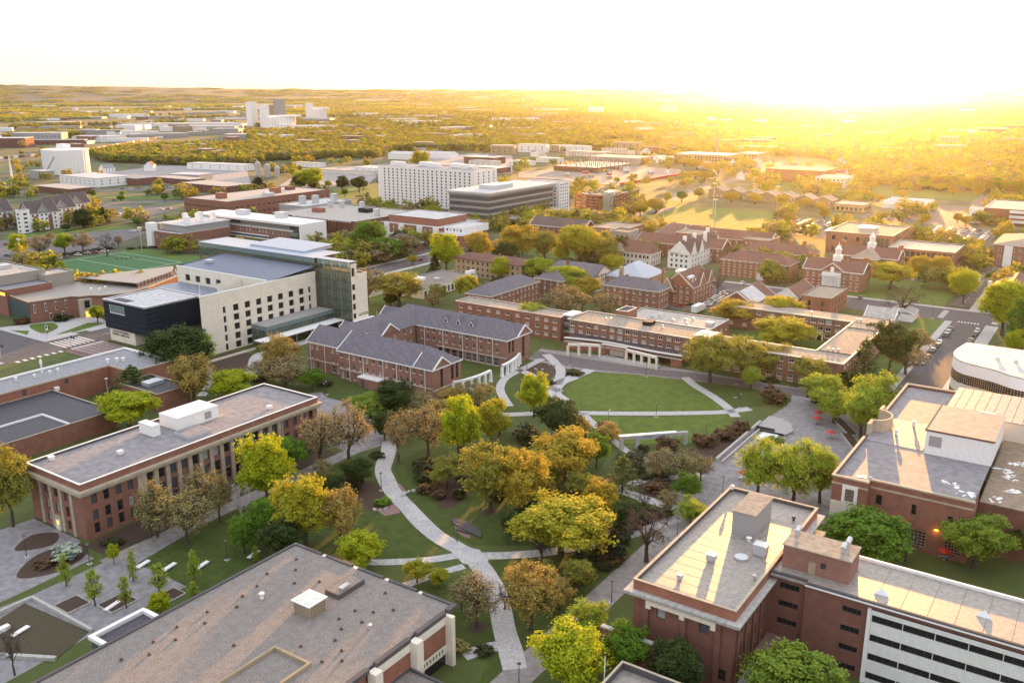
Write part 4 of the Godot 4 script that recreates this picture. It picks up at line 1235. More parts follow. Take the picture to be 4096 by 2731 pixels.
	for q in [[152.2, 26.8], [154.5, 11]]:
		v = MB.new()
		v.tri(Q(q[0], q[1], 15.28), Q(q[0] + 1.5, q[1] - 1.2, 15.9), Q(q[0], q[1] - 2.6, 15.28))
		v.tri(Q(q[0] + 2.6, q[1] - 1.2, 15.28), Q(q[0] + 1.5, q[1] - 1.2, 15.9), Q(q[0], q[1], 15.28))
		v.tri(Q(q[0] + 2.6, q[1] - 1.2, 15.28), Q(q[0], q[1] - 2.6, 15.28), Q(q[0] + 1.5, q[1] - 1.2, 15.9))
		part("roof_hood", v, M.galv)
	box1("low_entry", M.concrete, 142, 149.4, 37.6, 43.6, 0, 2.6)
	box1("low_entry_roof", M.redpaver, 141.8, 149.4, 37.4, 43.8, 2.6, 2.9)
	box1("entry_door", M.dark, 141.9, 142, 42, 43.2, 0, 2.2)
	box1("plinth", M.concrete, 131, 149, 42.4, 43.6, 0, 1.5)
	# low building at its foot
	begin("flat_roofed_annex", "small flat roofed annex with stone parapet below the brick office", "building", 108, 50)
	block(95, 117, 30, 57.4, 0, 10, M.brick2, M.tarroof, M.stone, [], [], {}, 1.2)
	unit(104, 114, 40, 52, 8.8, 9.9, M.tan, "roof_platform")

func union() -> void:
	begin("student_union", "brick union building with grey membrane roofs and a white roof penthouse", "building", 240, 32)
	var s: Dictionary = ST.dark
	wall("W", 201.2, 39.2, 47, 0, 14.4, [], M.brick)
	wall("W", 203.3, 17.8, 39.2, 5.8, 14.4, [[37, 9.0, 1.3, 2.4], [29.5, 8.6, 1.0, 2.4], [22, 8.0, 1.0, 2.2]], M.brick, s)
	wall("W", 203.3, 17.8, 39.2, 0, 5.8, [[36.2, 1.4, 4.0, 3.6], [28.4, 1.4, 4.0, 3.6], [20.8, 1.4, 3.4, 3.4]], M.brick, ST.bars)
	wall("S", 17.8, 203.3, 211, 0, 14.4, [], M.brick)
	wall("S", 39.2, 201.2, 203.3, 0, 14.4, [], M.brick)
	wall("N", 47, 201.2, 282, 0, 14.4, grid(206, 228, 4, 2.2, [2, 8], 3.2) + grid(254, 280, 5, 2.2, [2, 8], 3.2), M.brick, s)
	wall("E", 282, 33, 47, 0, 14.4, [], M.brick)
	box1("stone_bay", M.cream, 200.7, 201.18, 39.3, 46.9, 0, 8.6)
	box1("bay_door", M.dark, 200.55, 200.7, 41.2, 44.2, 0, 5.6)
	box1("bay_surround", M.white, 200.8, 201.18, 41.2, 44.6, 8.8, 13.0)
	window("W", 200.5, [42.9, 9.2, 2.0, 3.0], ST.bars, 1)
	var m := MB.new()
	bx(m, 201.0, 201.2, 39.1, 47.1, 12.7, 13.1)
	bx(m, 203.1, 203.3, 17.8, 39.1, 12.7, 13.1)
	part("string_course", m, M.stone)
	box1("roof", M.purpleroof, 203.5, 230, 18, 46.8, 13.4, 13.8)
	box1("roof", M.purpleroof, 230, 281.8, 33, 46.8, 13.4, 13.8)
	box1("roof_fall", M.greyroof, 230, 250, 33.2, 46.6, 13.8, 13.95)
	m = MB.new()
	box1("coping", M.stone, 201, 201.7, 39, 47.3, 14.4, 14.8)
	box1("coping", M.stone, 203.1, 203.8, 17.6, 39, 14.4, 14.8)
	box1("coping", M.stone, 201.7, 230, 46.7, 47.3, 14.4, 14.8)
	box1("coping", M.stone, 254, 282.3, 46.7, 47.3, 14.4, 14.8)
	box1("coping", M.stone, 281.6, 282.3, 33, 46.7, 14.4, 14.8)
	m = MB.new()
	bx(m, 201.7, 203.5, 39.4, 46.7, 13.8, 14.2)
	bx(m, 203.8, 204.2, 17.8, 39, 13.8, 14.4)
	part("parapet", m, M.purpleroof)
	# curved niche over the side door
	m = MB.new()
	for k in 10:
		var t0 := PI * k / 10
		var t1 := PI * (k + 1) / 10
		var c := func(t, r): return Vector2(241.5 - cos(t) * r * 1.2, 46.9 - sin(t) * r)
		for r in [3.6, 4.1]:
			var a: Vector2 = c.call(t0, r)
			var b: Vector2 = c.call(t1, r)
			m.quad(Q(a.x, a.y, 13.6), Q(a.x, a.y, 17.2), Q(b.x, b.y, 17.2), Q(b.x, b.y, 13.6))
		var p: Vector2 = c.call(t0, 3.6)
		var q: Vector2 = c.call(t0, 4.1)
		var u: Vector2 = c.call(t1, 4.1)
		var w: Vector2 = c.call(t1, 3.6)
		m.quad(Q(p.x, p.y, 17.2), Q(q.x, q.y, 17.2), Q(u.x, u.y, 17.2), Q(w.x, w.y, 17.2))
	bx(m, 233, 237, 46.5, 47.3, 13.8, 17.2)
	bx(m, 246, 250, 46.5, 47.3, 13.8, 17.2)
	part("niche", m, M.stone)
	# white penthouse and raised back roof
	walls(229, 250.3, 17.8, 32.7, 13.8, 19.8, M.white)
	box1("penthouse_roof", M.purpleroof, 228.9, 250.4, 17.7, 32.8, 19.8, 20.0)
	m = MB.new()
	bx(m, 228.8, 229, 17.6, 32.9, 19.7, 20.1)
	bx(m, 229, 250.5, 32.8, 33, 19.7, 20.1)
	part("penthouse_trim", m, M.pipe)
	box1("louvre", M.greypanel, 228.85, 229, 29, 31.8, 16.0, 18.6)
	walls(255, 279, -10, 32.6, 0, 16.8, M.cream)
	box1("back_roof", M.greyroof, 254.9, 279.1, -10, 32.7, 16.8, 17.0)
	m = MB.new()
	for k in 14: bx(m, 255, 279, 31 - k * 2.4, 31.1 - k * 2.4, 17.0, 17.03)
	part("roof_seams", m, M.upstand)
	box1("roof_board", M.white, 256, 260, 21, 25, 17.03, 17.15)
	# lower roofs to the side, with old white sealant
	walls(211, 255, -20, 17.7, 0, 11.6, M.brick3)
	box1("roof", mat(0.36, 0.27, 0.19, 0.8, M.fine, 5, M.blot, 20), 211.2, 255, -20, 17.6, 11.6, 11.9)
	m = MB.new()
	rng.seed = 31
	for q in [[209, 20.5, 13.82], [212.5, 24, 13.82], [214, 15, 11.93], [221, 12.5, 11.93], [229.5, 13, 11.93], [233, 15.5, 11.93], [240, 13, 11.93], [206, 41, 13.82]]:
		for k in 7:
			var c := Vector2(q[0] + rng.randf_range(-1.6, 1.6), q[1] + rng.randf_range(-1.6, 1.6))
			var w := rng.randf_range(0.3, 1.5)
			var d := rng.randf_range(0.2, 0.7)
			var blob := PackedVector2Array()
			var sp := rng.randf() * TAU
			for j in 9:
				var rr := rng.randf_range(0.45, 1.1)
				blob.append(c + Vector2(cos(TAU * j / 9) * w * rr, sin(TAU * j / 9) * d * rr).rotated(sp))
			sheet(m, blob, q[2] + 0.02 + 0.004 * k, q[2])
	part("sealant_patches", m, M.white).set_meta("kind", "stuff")
	for q in [[247, 38.5], [238, 41]]: vent(q[0], q[1], 13.9, 0.7, 1.6, M.white)
	for n in [32.2, 24.4]:
		var o := box1("wall_lamp", M.lit, 202.9, 203.2, n - 0.4, n + 0.4, 6.2, 6.5)
		var l := OmniLight3D.new()
		l.name = "lamp_light"
		l.light_color = Color(1, 0.7, 0.3)
		l.light_energy = 0.6
		l.light_size = 0.2
		l.omni_range = 20
		l.shadow_enabled = true
		cur.add_child(l, true)
		l.position = Q(202.5, n, 6.0)
	# curved white building behind it
	begin("curved_pavilion", "white curved building with ribbon windows at the end of the street of parked cars", "building", 310, 25)
	var cv := smooth(V([330, 38.5, 318, 40, 311, 39, 306, 36, 303.5, 31, 301.5, 26, 297.5, 20, 296, 10, 296, -20]), false, 4)
	for lay in [[0.0, 4.6, M.white, 0.0, "wall"], [4.6, 7.4, M.glass, 0.5, "ribbon_window"], [7.4, 10.4, M.cream, 0.0, "wall"], [10.4, 13.6, M.glass, 0.5, "ribbon_window"], [13.6, 17.6, M.white, 0.0, "wall"]]:
		m = MB.new()
		for i in cv.size() - 1:
			var a := cv[i]
			var b := cv[i + 1]
			m.quad(Q(a.x + lay[3], a.y, lay[0]), Q(a.x + lay[3], a.y, lay[1]), Q(b.x + lay[3], b.y, lay[1]), Q(b.x + lay[3], b.y, lay[0]))
		var o := part(lay[4], m, lay[2])
		if lay[2] == M.glass:
			for i in range(0, cv.size() - 1):
				for k in 2:
					var a := cv[i].lerp(cv[i + 1], k * 0.5)
					box1("mullion", M.tan, a.x + 0.3, a.x + 0.48, a.y - 0.07, a.y + 0.07, lay[0], lay[1], o)
			for k in 3:
				var f := MB.new()
				for i in cv.size() - 1:
					var y: float = lay[0] + (k + 1) * (lay[1] - lay[0]) / 4
					f.quad(Q(cv[i].x + 0.44, cv[i].y, y), Q(cv[i].x + 0.44, cv[i].y, y + 0.1), Q(cv[i + 1].x + 0.44, cv[i + 1].y, y + 0.1), Q(cv[i + 1].x + 0.44, cv[i + 1].y, y))
				part("rail", f, M.tan, o)
	var poly := PackedVector2Array(cv)
	poly.append(Vector2(331, -20))
	poly.append(Vector2(331, 38.5))
	m = MB.new()
	sheet(m, poly, 17.6, 17.2)
	part("roof", m, M.whiteroof)
	wall("N", 38.6, 318, 331, 0, 17.5, [], M.brick)
	for q in [[314, 27], [314.5, 22]]: vent(q[0], q[1], 17.6, 1.2, 1.1, M.white)
	m = MB.new()
	m.quad(Q(283, 30, 14.5), Q(296, 24, 8), Q(296, -20, 8), Q(280, -20, 12))
	part("swept_roof", m, M.whiteroof)

# one flat roofed block with rows of windows: nw, ns windows on its two street sides
func plain(called: String, label: String, e0: float, e1: float, n0: float, n1: float, h: float, wm: Material, rm: Material, cm: Material, floors: int, nw: int, ns: int, ww := 1.4, wh := 1.6, st := {}, group := "", y0 := 0.8) -> Node3D:
	var b := begin(called, label, "building", (e0 + e1) / 2, (n0 + n1) / 2, group)
	var ys := []
	for k in floors: ys.append(y0 + k * (h - y0 - 0.7) / floors)
	var s: Dictionary = st if st.size() else ST.far
	block(e0, e1, n0, n1, 0, h, wm, rm, cm, grid(n0 + 0.8, n1 - 0.8, nw, ww, ys, wh) if nw else [], grid(e0 + 0.8, e1 - 0.8, ns, ww, ys, wh) if ns else [], s, 0.4)
	return b
func house(called: String, label: String, e0: float, e1: float, n0: float, n1: float, h: float, top: float, axis: String, ha: float, hb: float, wm: Material, rm: Material, floors: int, nw: int, ns: int, trim: Material = null, st := {}, group := "", cat := "building") -> Node3D:
	var b := begin(called, label, cat, (e0 + e1) / 2, (n0 + n1) / 2, group)
	var ys := []
	for k in floors: ys.append(0.9 + k * (h - 0.6) / floors)
	var s: Dictionary = st if st.size() else ST.far
	walls(e0, e1, n0, n1, 0, h, wm, grid(n0 + 0.6, n1 - 0.6, nw, 1.2, ys, 1.6) if nw else [], grid(e0 + 0.6, e1 - 0.6, ns, 1.2, ys, 1.6) if ns else [], s)
	pitched(e0, e1, n0, n1, h, top, axis, ha, hb, rm, wm, trim if trim else M.white, 0.5)
	return b
func chimney(e: float, n: float, y0: float, y1: float, mat: Material, w := 0.6) -> void:
	box1("chimney", mat, e - w, e + w, n - w, n + w, y0, y1)
func gable(e: float, n: float, w: float, y0: float, y1: float, side: String, deep: float, wm: Material, rm: Material) -> void:
	if side == "W": pitched(e, e + deep, n - w / 2, n + w / 2, y0, y1, "e", 0, 0, rm, wm, M.cream, 0.25)
	else: pitched(e - w / 2, e + w / 2, n, n + deep, y0, y1, "n", 0, 0, rm, wm, M.cream, 0.25)

func build_middle() -> void:
	theatre()
	engineering()
	plain("brick_laboratory", "large red brick laboratory with rooftop huts behind the white framed building", 458, 567, 574, 627, 16.5, M.brick, M.lightroof, M.brickp, 3, 14, 20, 2.4, 1.0, ST.dark)
	unit(470, 476, 596, 603, 16.1, 20.5, M.brick2, "roof_hut")
	unit(520, 527, 590, 597, 16.1, 20.5, M.brick2, "roof_hut")
	unit(505, 511, 580, 588, 16.1, 18.5, M.galv)
	unit(545, 552, 600, 606, 16.1, 19.0, M.brick3, "roof_hut")
	plain("fluted_brick_hall", "broad brick hall with pale roof and a row of upright brick fins", 447, 512, 430, 512, 14, M.brick3, M.lightroof, M.white, 0, 0, 0)
	for k in 26: box1("fin", M.brick3, 446.2, 447, 434 + k * 2.2, 434.7 + k * 2.2, 0, 13.0)
	for k in 26: box1("fin_cap", M.white, 446.1, 447, 433.9 + k * 2.2, 434.8 + k * 2.2, 13.0, 13.9)
	unit(468, 473, 484, 493, 13.6, 16.5, M.brick2, "roof_hut")
	unit(486, 492, 455, 464, 13.6, 16.5, M.darkpanel, "roof_hut")
	for q in [[494, 500], [498, 492], [503, 476], [478, 438]]: unit(q[0], q[0] + 3, q[1], q[1] + 3, 13.6, 18.5, M.galv, "exhaust_stack")
	plain("grey_plant_wing", "grey clad wing with two steel exhaust stacks on its pale roof", 480, 530, 513, 541, 15, M.greypanel, M.whiteroof, M.white, 0, 0, 0)
	for q in [[492, 528], [500, 522], [516, 518]]: unit(q[0], q[0] + 4, q[1], q[1] + 4, 14.6, 20.5, M.galv, "exhaust_stack")
	# brick and white stepped building
	begin("stepped_brick_centre", "red brick centre with white stone bays and stepped white roofs", "building", 490, 400)
	block(469, 514, 374, 428, 0, 11.5, M.brick2, M.whiteroof, M.white, grid(376, 427, 11, 1.6, [0.8, 4.6, 8.2], 2.0), grid(472, 512, 8, 1.6, [4.6, 8.2], 2.0), ST.far, 0.4)
	block(476, 508, 382, 426, 11.1, 16, M.brick2, M.whiteroof, M.white, [], [], {}, 0.3)
	for n in [378.0, 392, 408, 421]: box1("stone_bay", M.white, 468.0, 469, n - 2.2, n + 2.2, 0, 11.8)
	for k in 12: box1("arcade_pier", M.white, 467.6, 468.6, 376 + k * 4.4, 377.2 + k * 4.4, 0, 4.0)
	box1("stone_band", M.white, 467.8, 469, 375, 428, 4.0, 5.0)
	block(462, 486, 352, 374, 0, 9, M.brick2, M.whiteroof, M.white, grid(353, 373, 5, 1.6, [1, 5], 2.0), grid(463, 485, 5, 1.6, [1, 5], 2.0), ST.far, 0.4)
	block(470, 498, 356, 372, 8.6, 13, M.white, M.whiteroof, M.white, grid(357, 371, 5, 1.6, [10], 1.8), [], ST.far, 0.3)
	for k in 3: vent(486 + k * 2, 384, 15.7, 0.7, 3.4, M.white)
	# white residence tower
	var tw := []
	for r in 12:
		for k in 20: tw.append([464 + k * 5.0, 1.5 + r * 2.62, 1.7, 1.5])
	var ts := []
	for r in 12:
		for k in 4: ts.append([628 + k * 7.5, 1.5 + r * 2.62, 1.7, 1.5])
	begin("white_tower", "tall white residence tower with a grid of small square windows", "building", 638, 510)
	block(621.5, 655, 459, 567, 0, 34, M.white, M.greyroof, M.white, tw, ts, ST.dark, 0.5)
	for q in [[630, 545], [640, 520], [632, 505], [640, 485], [634, 468]]: unit(q[0], q[0] + 5, q[1], q[1] + 14, 33.5, 37, M.white, "roof_plant")
	vent(626, 466, 33.5, 2.2, 3.5)
	plain("white_tower", "narrow white residence tower beside the dark glass office", 652, 668, 393.5, 425, 26, M.white, M.greyroof, M.white, 9, 4, 4, 1.7, 1.4, ST.dark)
	# dark glass office
	begin("glass_office", "dark glass office block with grey bands and a white roof edge", "building", 600, 412)
	for k in 5:
		var y := 1.0 + k * 4.6
		var w0 := 553.0
		box1("glass_band", M.glass2, w0 + 0.5, 645, 395.5, 432.5, y, y + 3.0)
		var gb := box1("spandrel", M.greypanel, w0, 645.6, 395, 433, y + 3.0, y + 4.6)
		for j in 16: box1("mullion", M.mullion, w0 + 0.3, w0 + 0.5, 396 + j * 2.35, 396.15 + j * 2.35, y, y + 3.0, gb)
		for j in 30: box1("mullion", M.mullion, 554 + j * 3.0, 554.15 + j * 3.0, 395.3, 395.5, y, y + 3.0, gb)
	box1("roof", M.whiteroof, 551.5, 647, 393.5, 434.5, 24.0, 25.6)
	unit(575, 600, 405, 420, 25.6, 28.5, M.galv, "roof_plant")
	box1("podium", M.greypanel, 548, 640, 380, 395, 0, 6.5)
	box1("podium_glass", M.glass, 547.8, 640, 379.8, 394.5, 1.5, 4.5)
	# parking garage
	begin("parking_garage", "brick parking garage with open decks and a glazed stair tower", "building", 720, 384)
	for k in 5:
		box1("deck", M.concrete, 691.5, 746.5, 367.5, 400.5, k * 2.7, k * 2.7 + 0.4)
		var m := MB.new()
		bx(m, 691, 691.5, 367, 401, k * 2.7 + 0.4, k * 2.7 + 1.7)
		bx(m, 691.5, 747, 367, 367.5, k * 2.7 + 0.4, k * 2.7 + 1.7)
		part("deck_wall", m, M.brick2)
	for k in 7: box1("pier", M.brick2, 690.8, 691.6, 368 + k * 5.4, 369 + k * 5.4, 0, 12.5)
	for k in 10: box1("pier", M.brick2, 693 + k * 5.8, 694 + k * 5.8, 366.8, 367.6, 0, 12.5)
	box1("inner_wall", M.dark, 700, 740, 375, 395, 0, 10.8)
	box1("stair_tower", M.sheetglass, 689.5, 696, 366, 372.5, 0, 15.5)
	residences()
	greek_row()
	east_side()

func seg_windows(a: Vector2, b: Vector2, ts: Array, y: float, w: float, h: float, st: Dictionary) -> void:
	var d := (b - a).normalized()
	for t in ts:
		var p: Vector2 = a.lerp(b, t)
		window("W", 0, [0, 0, w, h], st, int(t * 100))
		var o: Node3D = cur.get_child(cur.get_child_count() - 1)
		o.position = Q(p.x, p.y, y)
		o.rotation.y = atan2(d.y, d.x) * -1.0 + PI / 2 + PI
func theatre() -> void:
	begin("theatre", "rounded red brick theatre with stone windows and two blank grey stage boxes", "building", 240, 415)
	var p := V([207, 421, 203.6, 395, 221, 391, 223, 387.5, 227, 386, 230, 381, 240, 376, 252, 378, 279, 392, 288, 407, 264, 416, 240, 424, 225, 440])
	var m := MB.new()
	for i in p.size():
		var a := p[i]
		var b := p[(i + 1) % p.size()]
		m.quad(Q(a.x, a.y, 0), Q(a.x, a.y, 9.4), Q(b.x, b.y, 9.4), Q(b.x, b.y, 0))
	part("wall", m, M.brick)
	m = MB.new()
	sheet(m, p, 9.0, 8.4)
	part("roof", m, M.tarroof)
	m = MB.new()
	for i in p.size():
		var a := p[i]
		var b := p[(i + 1) % p.size()]
		m.quad(Q(a.x, a.y, 9.4), Q(a.x, a.y, 9.7), Q(b.x, b.y, 9.7), Q(b.x, b.y, 9.4))
		var c := Vector2(245, 412)
		var i0 := a.move_toward(c, 0.6)
		var i1 := b.move_toward(c, 0.6)
		m.quad(Q(a.x, a.y, 9.7), Q(i0.x, i0.y, 9.7), Q(i1.x, i1.y, 9.7), Q(b.x, b.y, 9.7))
	part("coping", m, M.stone)
	var s: Dictionary = ST.stone.duplicate()
	s.id = "th"; s.d = 0.0
	seg_windows(p[2], p[1], [0.12, 0.36, 0.6, 0.86], 4.6, 1.8, 3.4, s)
	seg_windows(p[6], p[5], [0.3, 0.75], 4.6, 1.6, 3.2, s)
	seg_windows(p[2], p[1], [0.2, 0.5], 0.6, 2.4, 2.6, s)
	box1("door_bay", M.stone, 221.8, 228.5, 385.2, 387.2, 0, 8.4)
	box1("door", M.lit, 223.8, 225.6, 385.0, 385.19, 0.2, 2.6)
	box1("door_window", M.glass, 223.6, 226, 385.0, 385.19, 4.4, 7.6)
	m = MB.new()
	var g0 := p[1]
	var g1 := p[0]
	m.quad(Q(g0.x - 0.3, g0.y, 0), Q(g0.x - 0.3, g0.y, 8.6), Q(g1.x - 0.3, g1.y, 8.6), Q(g1.x - 0.3, g1.y, 0))
	part("glass_front", m, M.teal)
	for k in 12:
		var c := g0.lerp(g1, k / 11.0)
		box1("mullion", M.mullion, c.x - 0.5, c.x - 0.32, c.y - 0.1, c.y + 0.1, 0, 8.6)
	walls(227, 241, 421, 434, 8, 14.8, M.taupe)
	flat(227, 241, 421, 434, 14.8, M.lightroof, M.taupe, 0.4)
	walls(208, 231, 428, 466, 0, 16.5, M.taupe)
	flat(208, 231, 428, 466, 16.5, M.lightroof, M.taupe, 0.4)
	walls(205, 226.8, 416, 427.8, 0, 12.2, M.brick, [[419.4, 9.2, 4.6, 1.6]], [], {"id": "lit", "f": M.dark, "t": 0.08, "mc": 3, "d": 0.2, "p": [M.lit]})
	flat(205, 226.8, 416, 427.8, 12.2, M.greyroof, M.stone, 0.4)
	unit(219, 224, 445, 449, 16.1, 18, M.galv)
	vent(226, 440, 16.1, 0.7, 1.2)
	# curved inner wall with stone windows
	var cw := smooth(V([250, 384, 258, 387, 266, 390.5, 273, 393.5, 279, 396.5]), false, 3)
	m = MB.new()
	for i in cw.size() - 1: m.quad(Q(cw[i].x, cw[i].y, 9), Q(cw[i].x, cw[i].y, 11.4), Q(cw[i + 1].x, cw[i + 1].y, 11.4), Q(cw[i + 1].x, cw[i + 1].y, 9))
	part("drum_wall", m, M.brick)
	for i in cw.size() - 2: seg_windows(cw[i + 1], cw[i], [0.5], 9.5, 1.0, 1.4, s)
	var dp := PackedVector2Array(cw)
	dp.append(Vector2(287, 407)); dp.append(Vector2(242, 421))
	m = MB.new()
	sheet(m, dp, 11.4, 11.0)
	part("drum_roof", m, M.tarroof)
	for q in [[234, 396], [240, 394], [262, 410], [236, 392]]: vent(q[0], q[1], 9.0, 0.7, 1.6, M.white)
func engineering() -> void:
	begin("engineering_building", "brick and glass engineering building wrapped in a thick white frame", "building", 414, 490)
	var w := grid(450, 520, 22, 1.3, [8.0], 1.7)
	wall("W", 405, 445, 531, 0, 11, w + grid(452, 528, 16, 1.3, [1.0], 1.8), M.brickp, ST.far)
	box1("ribbon", M.glass2, 404.6, 405, 470, 530, 4.6, 6.0)
	box1("ribbon_frame", M.white, 404.3, 404.9, 468, 531.5, 6.0, 6.7)
	box1("ribbon_frame", M.white, 404.3, 404.9, 468, 531.5, 3.9, 4.6)
	box1("terrace", M.white, 404.7, 410, 444.8, 531.2, 11, 11.6)
	box1("upper_glass", M.glass2, 409, 424, 441, 537, 11.6, 15.4)
	for k in 30: box1("mullion", M.mullion, 408.85, 409, 441.5 + k * 3.25, 441.65 + k * 3.25, 11.6, 15.4)
	box1("upper_panel", M.greypanel, 408.7, 409, 452, 500, 11.6, 15.4)
	box1("roof_frame", M.white, 402.5, 425, 435, 539, 15.4, 16.8)
	box1("end_frame", M.white, 403, 425, 435, 437, 0, 15.4)
	box1("end_frame", M.white, 402.5, 412, 537, 539, 3.5, 15.4)
	box1("end_glass", M.glass2, 404, 424, 437, 442, 0, 15.3)
	glazed("W", 403.8, 439, 447, 0, 10.8, 4, 5)
	box1("corner_back", M.inside, 406, 406.2, 439, 447, 0, 10.8)
	wall("E", 425, 437, 537, 0, 15.4, [], M.brick)
	unit(412, 418, 500, 509, 16.8, 20, M.galv, "exhaust_stack")
	unit(416, 421, 466, 474, 16.8, 20.5, M.galv, "exhaust_stack")
	begin("brick_workshop", "brick workshop with a tall white end slab and white roof plant", "building", 376, 515)
	block(358, 398, 498, 526, 0, 11, M.brick, M.whiteroof, M.white, grid(500, 524, 6, 1.5, [2, 6.5], 2.0), [], ST.far, 0.4)
	box1("end_slab", M.white, 356, 361, 524.5, 530, 0, 16)
	box1("upper_storey", M.greypanel, 364, 398, 498.5, 526, 11, 15)
	box1("upper_roof", M.whiteroof, 363, 399, 498, 527, 15, 15.6)
	for k in 5: unit(370 + k * 5, 372.6 + k * 5, 505 + (k % 2) * 9, 508 + (k % 2) * 9, 15.6, 20 + (k % 3), M.white, "exhaust_stack")

func residences() -> void:
	# gabled flats far on the street side
	for k in 4:
		var e: float = [350, 372, 394, 332][k]
		var n: float = [660, 674, 690, 690][k]
		begin("gabled_apartments", ["grey roofed brick and white apartments with a tall gable beside the white stair tower", "grey roofed apartments with gable end next to the dark spruce", "grey roofed apartments behind the others with a plain gable", "grey roofed white apartments at the end of the gabled row"][k], "building", e, n, "gabled apartment blocks")
		walls(e, e + 22, n, n + 14, 0, 13.5, M.white, grid(n + 0.6, n + 13.4, 4, 1.2, [1.2, 4.2, 7.2, 10.2], 1.5), grid(e + 1, e + 21, 6, 1.3, [1.2, 4.2, 7.2, 10.2], 1.5), ST.dark)
		for j in 2: box1("brick_bay", M.brick, e + 3 + j * 11, e + 6 + j * 11, n - 0.25, n, 0, 10.5)
		pitched(e, e + 22, n, n + 14, 13.5, 21, "e", 0, 0, M.shingle, M.greypanel, M.greypanel, 0.6)
		pitched(e + 6, e + 15, n - 0.3, n + 8, 13.5, 19, "n", 0, 0, M.shingle, M.greypanel, M.greypanel, 0.4)
	plain("white_stair_tower", "white stair tower with stacked square windows in front of the gabled apartments", 341, 348, 655, 661, 16.5, M.white, M.whiteroof, M.white, 5, 1, 1, 2.6, 1.4, ST.dark)
	# brick halls with hip roofs beside the quadrangle
	house("hip_roofed_hall", "brick hall with slate hip roof and white windows behind the quadrangle's end", 327, 368, 233, 247, 10, 13.8, "e", 7, 7, M.brick, M.slate, 3, 5, 12, M.cream, ST.frame)
	house("hip_roofed_hall", "small brick hall with grey hip roof half hidden by a lime green tree", 378, 396, 226, 242, 9, 12.5, "e", 6, 6, M.brick3, M.slate, 3, 4, 5, M.cream, ST.frame)
	house("hip_roofed_hall", "square brick hall with slate hip roof in front of the pale blue roof", 379, 391, 174.5, 203, 10, 14, "n", 6, 6, M.brick, M.slate, 3, 8, 4, M.cream, ST.frame)
	for n in [181.0, 194]: chimney(385, n, 10, 14.6, M.brick)
	house("tan_apartments", "tan brick apartments with a low dark brown hip roof", 396, 409, 262, 306, 10, 12.6, "n", 6, 6, M.tan, M.shinglered, 3, 13, 4, M.pipe, ST.dark)
	for n in [270.0, 280, 290]: vent(402, n, 12, 0.5, 1.6, M.tan)
	begin("low_grey_office", "long low office with grey gravel roof and a row of dark doors", "building", 360, 295)
	block(338, 384, 282, 306, 0, 4.8, M.limestone, M.gravel, M.concrete, [], grid(339, 370, 10, 1.8, [0.4], 3.2), ST.dark, 0.3)
	block(326, 352, 306.2, 320, 0, 3.6, M.limestone, M.gravel, M.concrete, [], [], {}, 0.2)
	unit(352, 358, 296, 302, 4.5, 6.0, M.white)
	unit(360, 363, 290, 293, 4.5, 5.6, M.galv)
	for k in 2: unit(381 + k * 4, 382.5 + k * 4, 285, 288, 4.5, 6.4, M.white)
	begin("brick_house", "small dark gabled house hidden in trees beside the engineering building", "building", 440, 415)
	walls(425, 440, 396, 412, 0, 6, M.cream, grid(397, 411, 4, 1.2, [2], 1.6), [], ST.far)
	pitched(425, 440, 396, 412, 6, 11, "e", 0, 0, M.shingle, M.cream, M.white)
	begin("brick_house", "dark roofed house with two white gables under the big green trees", "building", 432, 380)
	walls(428, 448, 372, 388, 0, 6, M.brick3, [], [], {})
	pitched(428, 448, 372, 388, 6, 11.5, "n", 4, 4, M.shingle, M.brick3, M.white)
	gable(427, 376, 6, 6, 10, "W", 8, M.white, M.shingle)
	gable(427, 384, 6, 6, 10, "W", 8, M.white, M.shingle)

